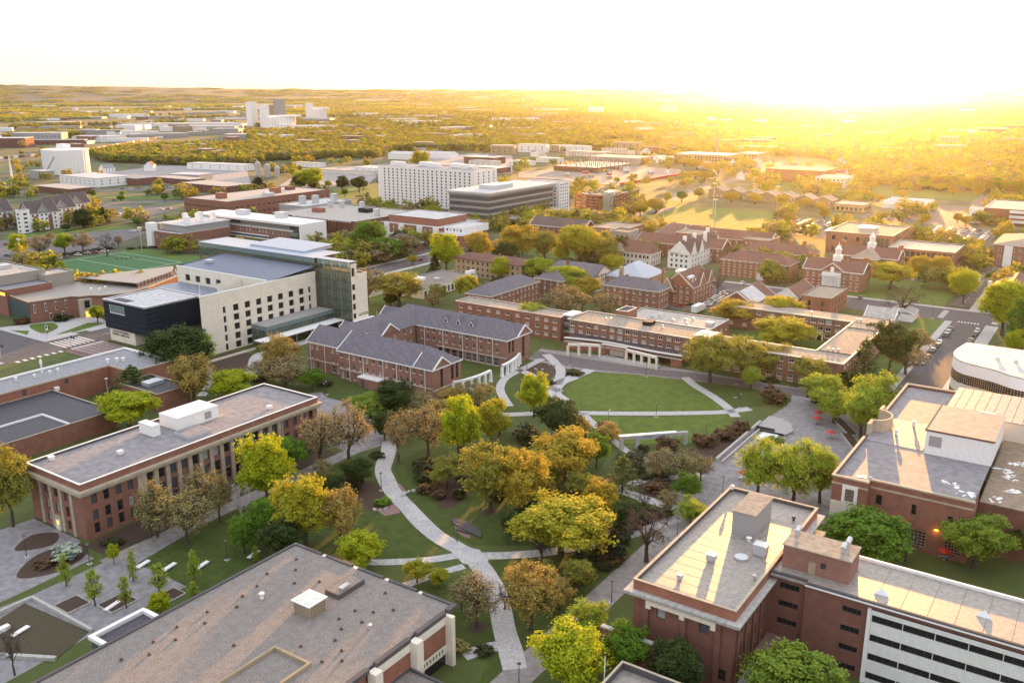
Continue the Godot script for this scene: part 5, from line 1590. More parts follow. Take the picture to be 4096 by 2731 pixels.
func greek_row() -> void:
	house("timbered_house", "grey roofed half timbered house with cream gable end", 398, 418, 219, 250, 8, 13, "n", 0, 5, M.cream, M.slate, 2, 8, 5, M.pipe, ST.dark)
	for k in 4: box1("timber", M.pipe, 402 + k * 4, 402.4 + k * 4, 218.9, 219, 4, 8.4)
	chimney(404, 238, 8, 14, M.brick3)
	house("blue_roofed_house", "tan house with pale blue metal hip roof and chimney", 411, 436, 198, 219, 7.5, 13.5, "e", 9, 9, M.tan, M.paleroof, 2, 6, 6, M.white)
	chimney(408.5, 209, 0, 13, M.tan, 0.9)
	begin("flat_brick_porch", "white flat roofed brick annex below the pale blue roof", "building", 414, 204)
	block(405, 414, 199, 207, 0, 8, M.brick, M.whiteroof, M.white, grid(200, 206, 2, 1.2, [4.5], 1.6), [], ST.far, 0.3)
	begin("gothic_house", "red brick house with steep gables, stone trim and dormers by the car park", "building", 410, 172)
	walls(399, 424, 166, 181, 0, 9, M.brick2, grid(167, 180, 4, 1.3, [1, 4, 6.7], 1.7), grid(400, 423, 6, 1.3, [1, 4, 6.7], 1.7), ST.stone)
	pitched(399, 424, 166, 181, 9, 15.5, "e", 0, 0, M.shinglered, M.brick2, M.cream, 0.3)
	gable(410, 165.6, 7, 9, 14.5, "S", 8, M.brick2, M.shinglered)
	gable(420.5, 165.6, 6, 9, 14, "S", 8, M.brick2, M.shinglered)
	gable(396, 178, 7, 7, 13, "W", 9, M.tan, M.shinglered)
	for e in [403.5, 407]: gable(e, 168.2, 1.6, 10.8, 12.4, "S", 3, M.white, M.shinglered)
	chimney(402, 183, 0, 16, M.brick)
	for q in [[402, 169], [414, 178]]: box1("flat_dormer", M.white, q[0], q[0] + 6, q[1], q[1] + 4, 12.0, 13.2)
	begin("white_gabled_house", "big white house with crow stepped gables, steep dark roof and chimneys", "building", 500, 210)
	walls(482, 532, 203, 217, 0, 9, M.white, grid(204, 216, 4, 1.3, [1, 4, 7], 1.6), grid(484, 530, 11, 1.3, [1, 4, 7], 1.6), ST.dark)
	pitched(482, 532, 203, 217, 9, 16, "e", 0, 0, M.shingle, M.white, M.white, 0.2)
	for e in [486.0, 497, 521]: gable(e, 202.4, 8, 9, 15.5, "S", 8, M.white, M.shingle)
	for q in [[489, 210], [503, 210], [512, 207], [528, 212]]: chimney(q[0], q[1], 10, 18, M.white, 0.9)
	gable(481.5, 207, 7, 9, 14, "W", 6, M.white, M.shingle)
	house("timbered_house", "white half timbered house under a rust brown mansard roof", 478, 492, 226, 250, 8, 13.5, "n", 3, 3, M.cream, M.shinglered, 2, 9, 4, M.cream, ST.dark)
	for k in 7: box1("timber", M.pipe, 477.88, 478, 229 + k * 3, 229.3 + k * 3, 4.2, 8)
	gable(477, 246, 6, 8, 12.5, "W", 6, M.cream, M.shinglered)
	# brick halls behind
	house("long_brick_hall", "long brick hall with maroon roof behind the white gabled house", 528, 590, 236, 250, 10, 14.5, "n", 0, 0, M.brick, M.shinglered, 3, 4, 14, M.cream)
	house("long_brick_hall", "maroon roofed brick hall reaching to the playing field", 545, 560, 178, 236, 10, 14.5, "n", 0, 0, M.brick, M.shinglered, 3, 15, 4, M.cream)
	house("long_brick_hall", "maroon roofed brick wing nearer the street, below the flat roofed blocks", 512, 526, 196, 252, 9, 13.5, "n", 0, 0, M.brick, M.shinglered, 3, 14, 4, M.cream)
	plain("flat_roofed_hall", "brick block with pale flat roof and cream parapet between maroon roofs", 530, 560, 214, 234, 13, M.brickp, M.tanroof, M.cream, 4, 6, 8)
	plain("flat_roofed_hall", "brick block with pale flat roof beside the white gabled house", 536, 556, 176, 192, 12, M.brick2, M.tanroof, M.cream, 4, 5, 6)
	plain("flat_roofed_hall", "small grey block with a dark roof well near the golden trees", 520, 535, 262, 276, 12, M.greypanel, M.darkroof, M.cream, 3, 4, 4)
	plain("flat_roofed_hall", "low wide block with cream roof edge behind the golden trees", 540, 570, 276, 300, 10, M.brickp, M.tanroof, M.cream, 3, 6, 7)
	house("dark_roofed_hall", "dark roofed hall with a small white gable beside the glass office", 540, 556, 306, 350, 8, 13, "n", 0, 0, M.brick3, M.shingle, 2, 10, 3, M.white)
	# georgian pair
	house("georgian_hall", "long brick georgian hall with maroon hip roof and white doorway", 478, 495, 145, 183.5, 9.6, 13.5, "n", 7, 7, M.brick2, M.shinglered, 3, 12, 5, M.cream, ST.stone)
	box1("portico", M.white, 476.6, 477.95, 158, 162, 0, 4.2)
	house("georgian_hall", "brick georgian hall with maroon roof and chimneys standing behind its twin", 512, 528, 143, 185, 10, 14, "n", 7, 7, M.brick2, M.shinglered, 3, 12, 5, M.cream, ST.stone)
	for n in [150.0, 158]: chimney(520, n, 10, 16.5, M.brick2, 0.9)
	cupola_hall(473, 106, 30, "brick georgian hall with white portico and white cupola facing the street", true)
	cupola_hall(524, 100, 32, "brick georgian hall with white cupola on a cross roof behind the portico hall", false)
	plain("brick_box", "plain red brick box with grey flat roof and one tall window", 413, 441, 105, 118.5, 8.6, M.brick2, M.tanroof, M.stone, 2, 2, 5, 1.0, 2.4, ST.dark)
	house("white_gable_house", "white walled house with maroon roof and satellite dishes", 414, 440, 120.5, 131, 7, 11, "e", 0, 0, M.white, M.shinglered, 2, 3, 5, M.white, ST.dark)
	for n in [123.0, 126]:
		var d := MB.new()
		d.tube(Q(412.5, n, 6.4), Q(413.2, n, 7.0), 1.1, 0.5, 10)
		part("satellite_dish", d, M.white)
	house("gabled_brick_hall", "brick hall with broad gable and half white roof beside the parked truck", 392, 420, 133, 150, 6, 11.5, "e", 0, 0, M.brick2, M.shinglered, 1, 3, 5, M.white)
	var wr := MB.new()
	wr.quad(Q(393, 133.2, 6.4), Q(393, 141, 11.4), Q(410, 141, 11.4), Q(410, 133.2, 6.4))
	part("white_roof_sheet", wr, M.whiteroof)
	house("white_house", "white frame house behind bare trees at the quadrangle's corner", 404, 416, 76, 88, 5.0, 8.5, "n", 0, 0, M.white, M.lightroof, 2, 4, 4, M.white, ST.dark)
	house("white_house", "white garage with low roof next to the white frame house", 424, 434, 72, 82, 4, 6, "e", 0, 0, M.white, M.lightroof, 1, 0, 2, M.white, ST.dark)

func cupola_hall(e: float, n: float, w: float, label: String, front: bool) -> void:
	begin("cupola_hall", label, "building", e + 8, n + w / 2, "georgian halls with cupolas")
	walls(e, e + 16, n, n + w, 0, 10.5, M.brick2, grid(n + 0.8, n + w - 0.8, 9, 1.25, [1.0, 4.6, 7.8], 1.8), grid(e + 0.8, e + 15.2, 4, 1.25, [1.0, 4.6, 7.8], 1.8), ST.stone)
	pitched(e, e + 16, n, n + w, 10.5, 15, "n", 0, 0, M.shinglered, M.brick2, M.white, 0.5)
	for q in [n + 0.6, n + w - 0.6]: chimney(e + 8, q, 9, 17, M.brick2, 1.1)
	var c := n + w / 2
	if front:
		gable(e - 0.8, c, 11, 10.5, 14.4, "W", 9, M.brick2, M.shinglered)
		box1("portico_top", M.white, e - 3, e - 0.05, c - 4.6, c + 4.6, 7.6, 9.2)
		for k in 6: box1("portico_column", M.white, e - 2.8, e - 2.2, c - 4.3 + k * 1.6, c - 3.7 + k * 1.6, 0, 7.6)
		box1("portico_back", M.white, e - 0.12, e - 0.05, c - 4.6, c + 4.6, 0, 7.6)
		box1("arched_window", M.white, e - 0.95, e - 0.82, c - 0.9, c + 0.9, 9.4, 12.2)
	else:
		pitched(e - 6, e + 9, c - 7, c + 7, 10.5, 15, "e", 5, 0, M.tanroof, M.brick2, M.white, 0.4)
		walls(e - 6, e, c - 7, c + 7, 0, 10.5, M.brick2)
	var m := MB.new()
	bx(m, e + 6, e + 10, c - 2, c + 2, 14, 17)
	part("cupola_base", m, M.white)
	var p := Q(e + 8, c, 17)
	for k in 8:
		m = MB.new()
		var o := Vector3(cos(k * TAU / 8) * 1.35, 0, sin(k * TAU / 8) * 1.35)
		m.tube(p + o, p + o + Vector3(0, 3, 0), 0.2, 0.2)
		part("cupola_column", m, M.white)
	m = MB.new()
	m.tube(p, p + Vector3(0, 3, 0), 0.95, 0.95, 8)
	m.tube(p + Vector3(0, 3, 0), p + Vector3(0, 3.4, 0), 1.8, 1.8, 8)
	m.tube(p + Vector3(0, 3.4, 0), p + Vector3(0, 4.8, 0), 1.5, 0.8, 8)
	m.tube(p + Vector3(0, 4.8, 0), p + Vector3(0, 7.2, 0), 0.35, 0.03, 6)
	part("cupola", m, M.white)

func east_side() -> void:
	begin("flat_laboratory", "long tan brick laboratory with bright flat roof and wide glass bays", "building", 605, 120)
	block(590, 640, 117, 157, 0, 13, M.brickp, M.tanroof, M.cream, grid(119, 156, 5, 2.0, [1, 8], 2.6), grid(592, 638, 8, 2.2, [1, 5, 9], 2.6), ST.dark, 0.5)
	for k in 6: box1("glass_bay", M.glass2, 589.6, 590, 119 + k * 2.6, 121 + k * 2.6, 3, 11)
	block(566, 600, 78, 114, 0, 10, M.brickp, M.lightroof, M.cream, grid(79, 113, 12, 2.2, [1, 5.4], 3.2), grid(568, 598, 7, 2.2, [1, 5.4], 3.2), ST.dark, 0.5)
	unit(608, 618, 132, 142, 12.5, 14.5, M.galv, "roof_plant")
	begin("street_dormitory", "tan dormitory with white bays and shallow hip roof beside the far crossing", "building", 615, 40)
	walls(595, 640, 20, 61.5, 0, 13, M.brickp, grid(22, 60, 11, 1.4, [1, 5, 9], 1.8), grid(597, 638, 10, 1.4, [1, 5, 9], 1.8), ST.far)
	for n in [24.0, 38, 54]: box1("white_bay", M.white, 594.4, 595, n - 2.2, n + 2.2, 0, 12.5)
	pitched(595, 640, 20, 61.5, 13, 17, "e", 14, 14, M.tanroof, null, M.cream, 0.8)
	house("church_house", "brick house with steep orange gable and white chimney across the street", 466, 500, 30, 48.5, 8.6, 14, "e", 0, 0, M.tan, M.shinglered, 2, 4, 8, M.cream)
	chimney(468, 48, 0, 14, M.cream, 0.8)
	begin("curved_office", "brick and white office with wavy white balconies by the far road", "building", 800, 80)
	block(786, 850, 40, 92, 0, 12, M.brick2, M.lightroof, M.white, [], grid(800, 848, 8, 2, [2, 6], 1.6), ST.dark, 0.4)
	for k in 3: box1("balcony_band", M.white, 783, 786, 40, 74, 2 + k * 3.6, 3.8 + k * 3.6)
	block(783, 800, 92.2, 102, 0, 11, M.white, M.lightroof, M.white, grid(93, 101, 2, 1, [4], 3), [], ST.dark, 0.3)
	for k in 3:
		begin("greenhouse", "white glass greenhouse with ridged roof beside the others in its row", "greenhouse", 845 + k * 14, 160, "row of white greenhouses")
		walls(840 + k * 14, 853 + k * 14, 143, 178, 0, 4, M.white)
		pitched(840 + k * 14, 853 + k * 14, 143, 178, 4, 6.5, "n", 0, 0, M.whiteroof, M.white, M.white, 0.2)
	for k in 7:
		var n := 214.0 + k * 18
		house("gabled_terrace", "brown terraced block with pointed gables behind the sunlit field", 812 + k * 4, 828 + k * 4, n, n + 15, 7, 10.2, "e", 0, 0, M.tan, M.tanroof, 2, 4, 4, M.cream, {}, "gabled terrace behind the field")
	plain("low_school_wing", "low tan school wing with flat overhanging roof near the greenhouses", 800, 826, 184, 208, 6, M.tan, M.lightroof, M.cream, 1, 6, 6, 2.2, 2.6, ST.dark)
	plain("brown_arena", "large plain brown hall with a flat bright edged roof in the sun's glare", 1021, 1075, 281, 345, 14, M.brick2, M.tanroof, M.cream, 0, 0, 0)
	plain("pale_flats", "pale flats with flat roof beside the large brown hall", 985, 1020, 248, 279, 11, M.cream, M.lightroof, M.cream, 3, 7, 8, 1.6, 1.6, ST.dark)

func shed(called: String, label: String, e: float, n: float, w: float, d: float, h: float, turn: float, wm: Material, rm: Material, pitch := 0.0, group := "", cat := "warehouse", wins := 0) -> void:
	begin(called, label, cat, e, n, group)
	var o := cur
	var keep := org
	org = Vector3.ZERO
	foot.append(Rect2(e - (w + d) / 3, n - (w + d) / 3, (w + d) / 1.5, (w + d) / 1.5))
	walls(-d / 2, d / 2, -w / 2, w / 2, 0, h, wm, grid(-w / 2 + 1, w / 2 - 1, wins, 1.4, [h * 0.25, h * 0.6] if h > 5 else [h * 0.4], h * 0.18) if wins else [], grid(-d / 2 + 1, d / 2 - 1, maxi(1, wins / 2), 1.4, [h * 0.25, h * 0.6] if h > 5 else [h * 0.4], h * 0.18) if wins else [], ST.dark)
	if pitch > 0: pitched(-d / 2, d / 2, -w / 2, w / 2, h, h + pitch, "n" if w > d else "e", 0, 0, rm, wm, null, 0.3)
	else:
		box1("roof", rm, -d / 2 - 0.3, d / 2 + 0.3, -w / 2 - 0.3, w / 2 + 0.3, h, h + 0.5)
	o.rotation.y = turn
	org = keep
func build_far() -> void:
	# water tank and mast
	begin("storage_tank", "big white ribbed storage tank with a box on its roof", "tank", 634, 1092)
	var m := MB.new()
	m.tube(Q(634, 1092, 0), Q(634, 1092, 29), 26, 26, 40)
	part("shell", m, M.white)
	m = MB.new()
	for k in 40:
		var t := TAU * k / 40
		m.tube(Q(634 + cos(t) * 26.2, 1092 + sin(t) * 26.2, 0), Q(634 + cos(t) * 26.2, 1092 + sin(t) * 26.2, 29.4), 0.5, 0.5, 4, false)
	part("ribs", m, M.white)
	box1("roof_box", M.white, 632, 642, 1092, 1106, 29, 35)
	m = MB.new()
	m.tube(Q(600, 1080, 4), Q(606, 1068, 22), 0.8, 0.8)
	part("conveyor", m, M.greypanel)
	begin("white_mast", "slender white mast standing left of the storage tank", "mast", 507, 980)
	m = MB.new()
	m.tube(Q(507, 980, 0), Q(507, 980, 12), 2.4, 1.2, 8)
	m.tube(Q(507, 980, 12), Q(507, 980, 33), 1.2, 0.4, 8)
	part("shaft", m, M.white)
	shed("pump_house", "grey pump house at the foot of the white tank", 578, 1048, 26, 14, 9, 0, M.greypanel, M.whiteroof)
	# grain elevators
	elevator("tall white grain elevator with long silo row beside the railway", 1600, 1840, 9, 31, 62)
	elevator("second white grain elevator beyond the railway woods", 2050, 2150, 6, 40, 58)
	for q in [[1748, 2054, 66, "white elevator headhouse tower rising over the silo row"], [1740, 1933, 74, "tan elevator tower standing behind the silo row"], [1765, 1985, 58, "grey elevator tower between the white and the tan one"]]:
		shed("headhouse", q[3], q[0], q[1], 22, 22, q[2], 0, [M.white, M.tan, M.greypanel][q[2] % 3], M.whiteroof, 0, "grain elevator towers", "tower")
	for k in 3:
		begin("concrete_silo", "grey concrete mixing silo in the works yard", "silo", 726 + k * 9, 850 - k * 6, "mixing silos")
		m = MB.new()
		m.tube(Q(726 + k * 9, 850 - k * 6, 0), Q(726 + k * 9, 850 - k * 6, 17 - k * 3), 3.2, 3.2, 12)
		m.tube(Q(726 + k * 9, 850 - k * 6, 17 - k * 3), Q(726 + k * 9, 850 - k * 6, 19 - k * 3), 3.2, 1.0, 12)
		part("shell", m, M.concrete)
	begin("sunlit_train", "long line of sunlit railway wagons curving past the woods", "train", 1212, 1700)
	var rl := smooth(V([690, 1372, 880, 1455, 1212, 1708, 1726, 2085, 2300, 2510]), false, 16)
	for i in rl.size() - 1:
		m = MB.new()
		var a := rl[i].lerp(rl[i + 1], 0.06)
		var b := rl[i].lerp(rl[i + 1], 0.94)
		var o := (b - a).normalized().orthogonal() * 1.8
		for s: float in [-1.0, 1.0]: m.quad(Q(a.x + o.x * s, a.y + o.y * s, 1), Q(a.x + o.x * s, a.y + o.y * s, 4.6), Q(b.x + o.x * s, b.y + o.y * s, 4.6), Q(b.x + o.x * s, b.y + o.y * s, 1))
		m.quad(Q(a.x + o.x, a.y + o.y, 4.6), Q(b.x + o.x, b.y + o.y, 4.6), Q(b.x - o.x, b.y - o.y, 4.6), Q(a.x - o.x, a.y - o.y, 4.6))
		for c in [a, b]: m.quad(Q(c.x + o.x, c.y + o.y, 1), Q(c.x + o.x, c.y + o.y, 4.6), Q(c.x - o.x, c.y - o.y, 4.6), Q(c.x - o.x, c.y - o.y, 1))
		part("wagon", m, [M.tan, M.cream, M.brick3][i % 3])
	# works, warehouses and shops
	var S := [["white flat warehouse beside the tank", 575, 938, 70, 40, 9, 0.0, 0, 0, 8], ["dark brick store next to the white warehouse", 602, 900, 28, 24, 7, 0.0, 2, 2, 0], ["long brick store with pale roof along the far road", 632, 868, 60, 20, 6, 0.0, 2, 1, 10],
		["brick workshop with pale roof above the ring road", 606, 776, 70, 30, 7, 0.0, 2, 1, 12], ["tan brick garage at the bend of the ring road", 508, 886, 62, 24, 6, 0.0, 2, 1, 8], ["grey block of sheds in the works yard", 670, 900, 40, 26, 6, 0.3, 3, 0, 0], ["white shed row at the yard's end", 776, 980, 90, 22, 7, 0.2, 0, 0, 6],
		["white metal barn with pitched roof near the woods", 1049, 900, 44, 30, 8, 0.2, 0, 0, 0], ["white metal barn with lower roof next to the barn", 1090, 874, 60, 26, 7, 0.2, 0, 0, 0], ["brick shop with white roof in the commercial strip", 1048, 755, 50, 30, 9, 0.1, 2, 0, 8], ["pale shed in the commercial strip", 870, 917, 46, 14, 5, 0.1, 0, 1, 6],
		["long lumber yard of pale stacks", 826, 800, 80, 18, 4, 0.1, 1, 1, 0], ["white trailer depot behind the white tower", 850, 770, 60, 34, 7, 0.1, 0, 0, 6], ["grey roofed depot behind the tower", 930, 668, 40, 50, 6, 0.0, 2, 0, 0], ["flat roofed shop near the depot", 1020, 735, 40, 20, 6, 0.0, 1, 1, 4],
		["white store with red end wall", 1046, 692, 30, 24, 6, 0.0, 0, 0, 4], ["white long store beside the lone green tree", 1116, 690, 36, 16, 6, 0.0, 0, 0, 6], ["tan two storey flats in a row", 1252, 702, 66, 18, 7, 0.0, 1, 1, 14], ["tan two storey flats behind the row", 1337, 700, 46, 18, 7, 0.0, 1, 1, 10],
		["brick dormers house block at the wood's edge", 1380, 640, 60, 18, 9, 0.0, 2, 2, 8], ["grey warehouse behind the building site", 1170, 606, 76, 46, 8, 0.0, 3, 1, 0], ["white cottage row by the school", 1235, 566, 34, 14, 6, 0.0, 0, 0, 4], ["wide white roofed shed in the woods", 1680, 750, 60, 26, 5, 0.0, 1, 0, 0],
		["long silver warehouse far beyond the railway", 1662, 2184, 200, 60, 9, 0.9, 0, 0, 0], ["sunlit tan warehouse across the tracks", 1087, 1741, 90, 44, 9, 0.6, 1, 0, 0], ["long far warehouse on the plain", 2662, 4350, 240, 70, 10, 0.9, 3, 0, 0], ["brick flats with glass front beyond the tracks", 875, 1672, 60, 40, 16, 0.7, 2, 0, 10],
		["grey hotel block with rust red panel beyond the tracks", 962, 1735, 90, 34, 20, 0.7, 3, 0, 12], ["white and brick terrace beyond the tracks", 965, 1690, 110, 20, 8, 0.75, 2, 0, 14], ["brick depot far beyond the tracks", 1465, 2540, 120, 50, 10, 0.9, 2, 0, 0], ["blue roofed mill shed by the grain elevator", 2000, 2060, 90, 50, 14, 0.5, 3, 2, 0],
		["white domed store in the far woods", 2615, 2440, 90, 40, 12, 0.7, 0, 0, 0], ["pale distant works in the haze", 3560, 2200, 160, 40, 14, 0.5, 1, 0, 0], ["distant pale plant building with tall chimney", 3374, 1868, 60, 40, 30, 0.4, 0, 0, 0], ["distant apartment slab on the skyline of the woods", 3540, 1620, 70, 24, 34, 0.3, 1, 1, 10],
		["long white school wing in the woods", 2350, 1375, 120, 24, 9, 0.4, 0, 0, 12], ["pale flats in the golden woods", 1438, 513, 50, 24, 9, 0.2, 1, 1, 8], ["shallow barn behind the building site", 1690, 756, 60, 40, 8, 0.3, 1, 0, 0]]
	for q in S:
		shed("warehouse", q[0], q[1], q[2], q[3], q[4], q[5], q[6], [M.white, M.cream, M.brick3, M.greypanel][q[7]], [M.whiteroof, M.lightroof, M.greyroof][q[8]], 3.0 if "pitched" in q[0] or "mill" in q[0] or "barn" in q[0] else 0.0, "", "building", q[9])
	begin("chimney_stack", "thin brick chimney far off in the woods", "chimney", 3376, 1840)
	m = MB.new()
	m.tube(Q(3376, 1840, 0), Q(3376, 1840, 62), 3.2, 2.2, 8)
	part("shaft", m, M.brick)
	# school and building site
	plain("old_school", "broad pale brick school with white roof and a chimney in the golden haze", 1204, 1260, 462, 540, 13, M.tan, M.whiteroof, M.cream, 3, 18, 12, 1.8, 2.0, ST.dark)
	plain("old_school", "side wing of the pale brick school with taller windows", 1262, 1300, 440, 468, 13, M.tan, M.whiteroof, M.cream, 3, 7, 9, 1.8, 2.0, ST.dark)
	begin("chimney_stack", "square pale chimney beside the school", "chimney", 1275, 505)
	box1("shaft", M.tan, 1273, 1276, 503, 506, 0, 34)
	begin("steel_frame", "unfinished building with open steel frame and brown walls on the building site", "building", 1050, 590)
	for k in 2: box1("floor_slab", M.concrete, 1000, 1090, 548, 612, k * 6.0, k * 6.0 + 0.5)
	for i in 9:
		for j in 5: box1("steel_column", M.brick3, 1000 + i * 11, 1000.7 + i * 11, 549 + j * 15, 549.7 + j * 15, 0.5, 11)
	box1("brown_wall", M.brick3, 999, 1000, 548, 612, 0.5, 6)
	begin("red_barrier", "long orange red barrier edging the building site", "barrier", 960, 450)
	for k in 20: box1("barrier_panel", M.red, 886 + k * 8.3, 894 + k * 8.3, 458 - k * 0.4, 458.6 - k * 0.4, 0, 2.4)
	for k in 14:
		shed("site_container", "small site container on the pale building yard", 910 + (k * 37) % 150, 475 + (k * 53) % 90, 7, 3.2, 3, k * 0.4, [M.white, M.tan, M.red, M.greypanel][k % 4], M.whiteroof, 0, "containers and vehicles on the building site", "container")
	# houses under the trees
	rng.seed = 77
	var near_h := [[1195, 210], [1199, 179], [1303, 157], [1162, 117], [1498, 274], [1485, 254], [1962, 599], [2046, 323], [1731, 246], [1992, 266], [1868, 449], [1627, 350], [1336, 294], [1230, 232], [1180, 195], [1390, 200], [1440, 160], [1140, 90], [1260, 130]]
	for k in 130:
		var e: float
		var n: float
		if k < near_h.size():
			e = near_h[k][0]; n = near_h[k][1]
		else:
			var az := deg_to_rad(rng.randf_range(3, 58) if k < 90 else rng.randf_range(3, 26))
			var d := 1.0 / (rng.randf_range(1.0 / 4200.0, 1.0 / 1250.0) if k < 90 else rng.randf_range(1.0 / 1700.0, 1.0 / 1060.0))
			e = cos(az) * d; n = sin(az) * d
		var w := rng.randf_range(9, 15)
		shed("suburban_house", ["white house with pitched grey roof among the distant trees", "cream house with pitched roof among the distant trees", "pale house with brown roof among the distant trees"][k % 3], e, n, w, w * 0.8, rng.randf_range(5, 7.5), rng.randf_range(0, 3), [M.white, M.cream, M.white][k % 3], [M.greyroof, M.lightroof, M.shinglered][k % 3], rng.randf_range(2.5, 4.5), "houses scattered through the town woods", "house", 3)
	for k in 110:
		var az := deg_to_rad(rng.randf_range(4, 62))
		var d := 1.0 / rng.randf_range(1.0 / 5200.0, 1.0 / 1450.0)
		shed("town_building", ["low white roofed block among the trees of the town", "low tan block with pale roof among the trees of the town", "low brick block with pale roof among the trees of the town"][k % 3], cos(az) * d, sin(az) * d, rng.randf_range(18, 55), rng.randf_range(12, 24), rng.randf_range(8, 15), rng.randf_range(0, 0.4), [M.white, M.tan, M.brickp][k % 3], [M.whiteroof, M.lightroof, M.lightroof][k % 3], 0, "low blocks among the town trees", "building", 4)
	for k in 140:
		var az := deg_to_rad(rng.randf_range(30, 66))
		var d := 1.0 / rng.randf_range(1.0 / 9000.0, 1.0 / 1900.0)
		var wide := rng.randf_range(30, 150)
		var size: String = "small " if wide < 65 else ("broad " if wide < 110 else "very long ")
		shed("distant_shed", size + ["pale flat shed on the ", "grey flat shed on the "][k % 2] + ("farther plain near the skyline" if d > 4000 else "plain behind the railway"), cos(az) * d, sin(az) * d, wide, rng.randf_range(20, 60), rng.randf_range(5, 11), rng.randf_range(0.5, 1.2), [M.white, M.greypanel][k % 2], [M.whiteroof, M.lightroof][k % 2], 0, "sheds scattered over the distant plain", "warehouse")
func elevator(label: String, e: float, n: float, count: int, h: float, top: float) -> void:
	begin("grain_elevator", label, "silo", e, n)
	for k in count:
		for j in 2:
			var m := MB.new()
			m.tube(Q(e + k * 13.0 + j * 4, n + k * 3.0 + j * 12 - 20, 0), Q(e + k * 13.0 + j * 4, n + k * 3.0 + j * 12 - 20, h), 6.6, 6.6, 12)
			part("silo", m, M.white)
	box1("gallery", M.white, e - 4, e + count * 13.0, n - 14, n + count * 1.5, h, h + 4)
	box1("headhouse", M.white, e - 14, e + 2, n - 22, n - 4, 0, top)

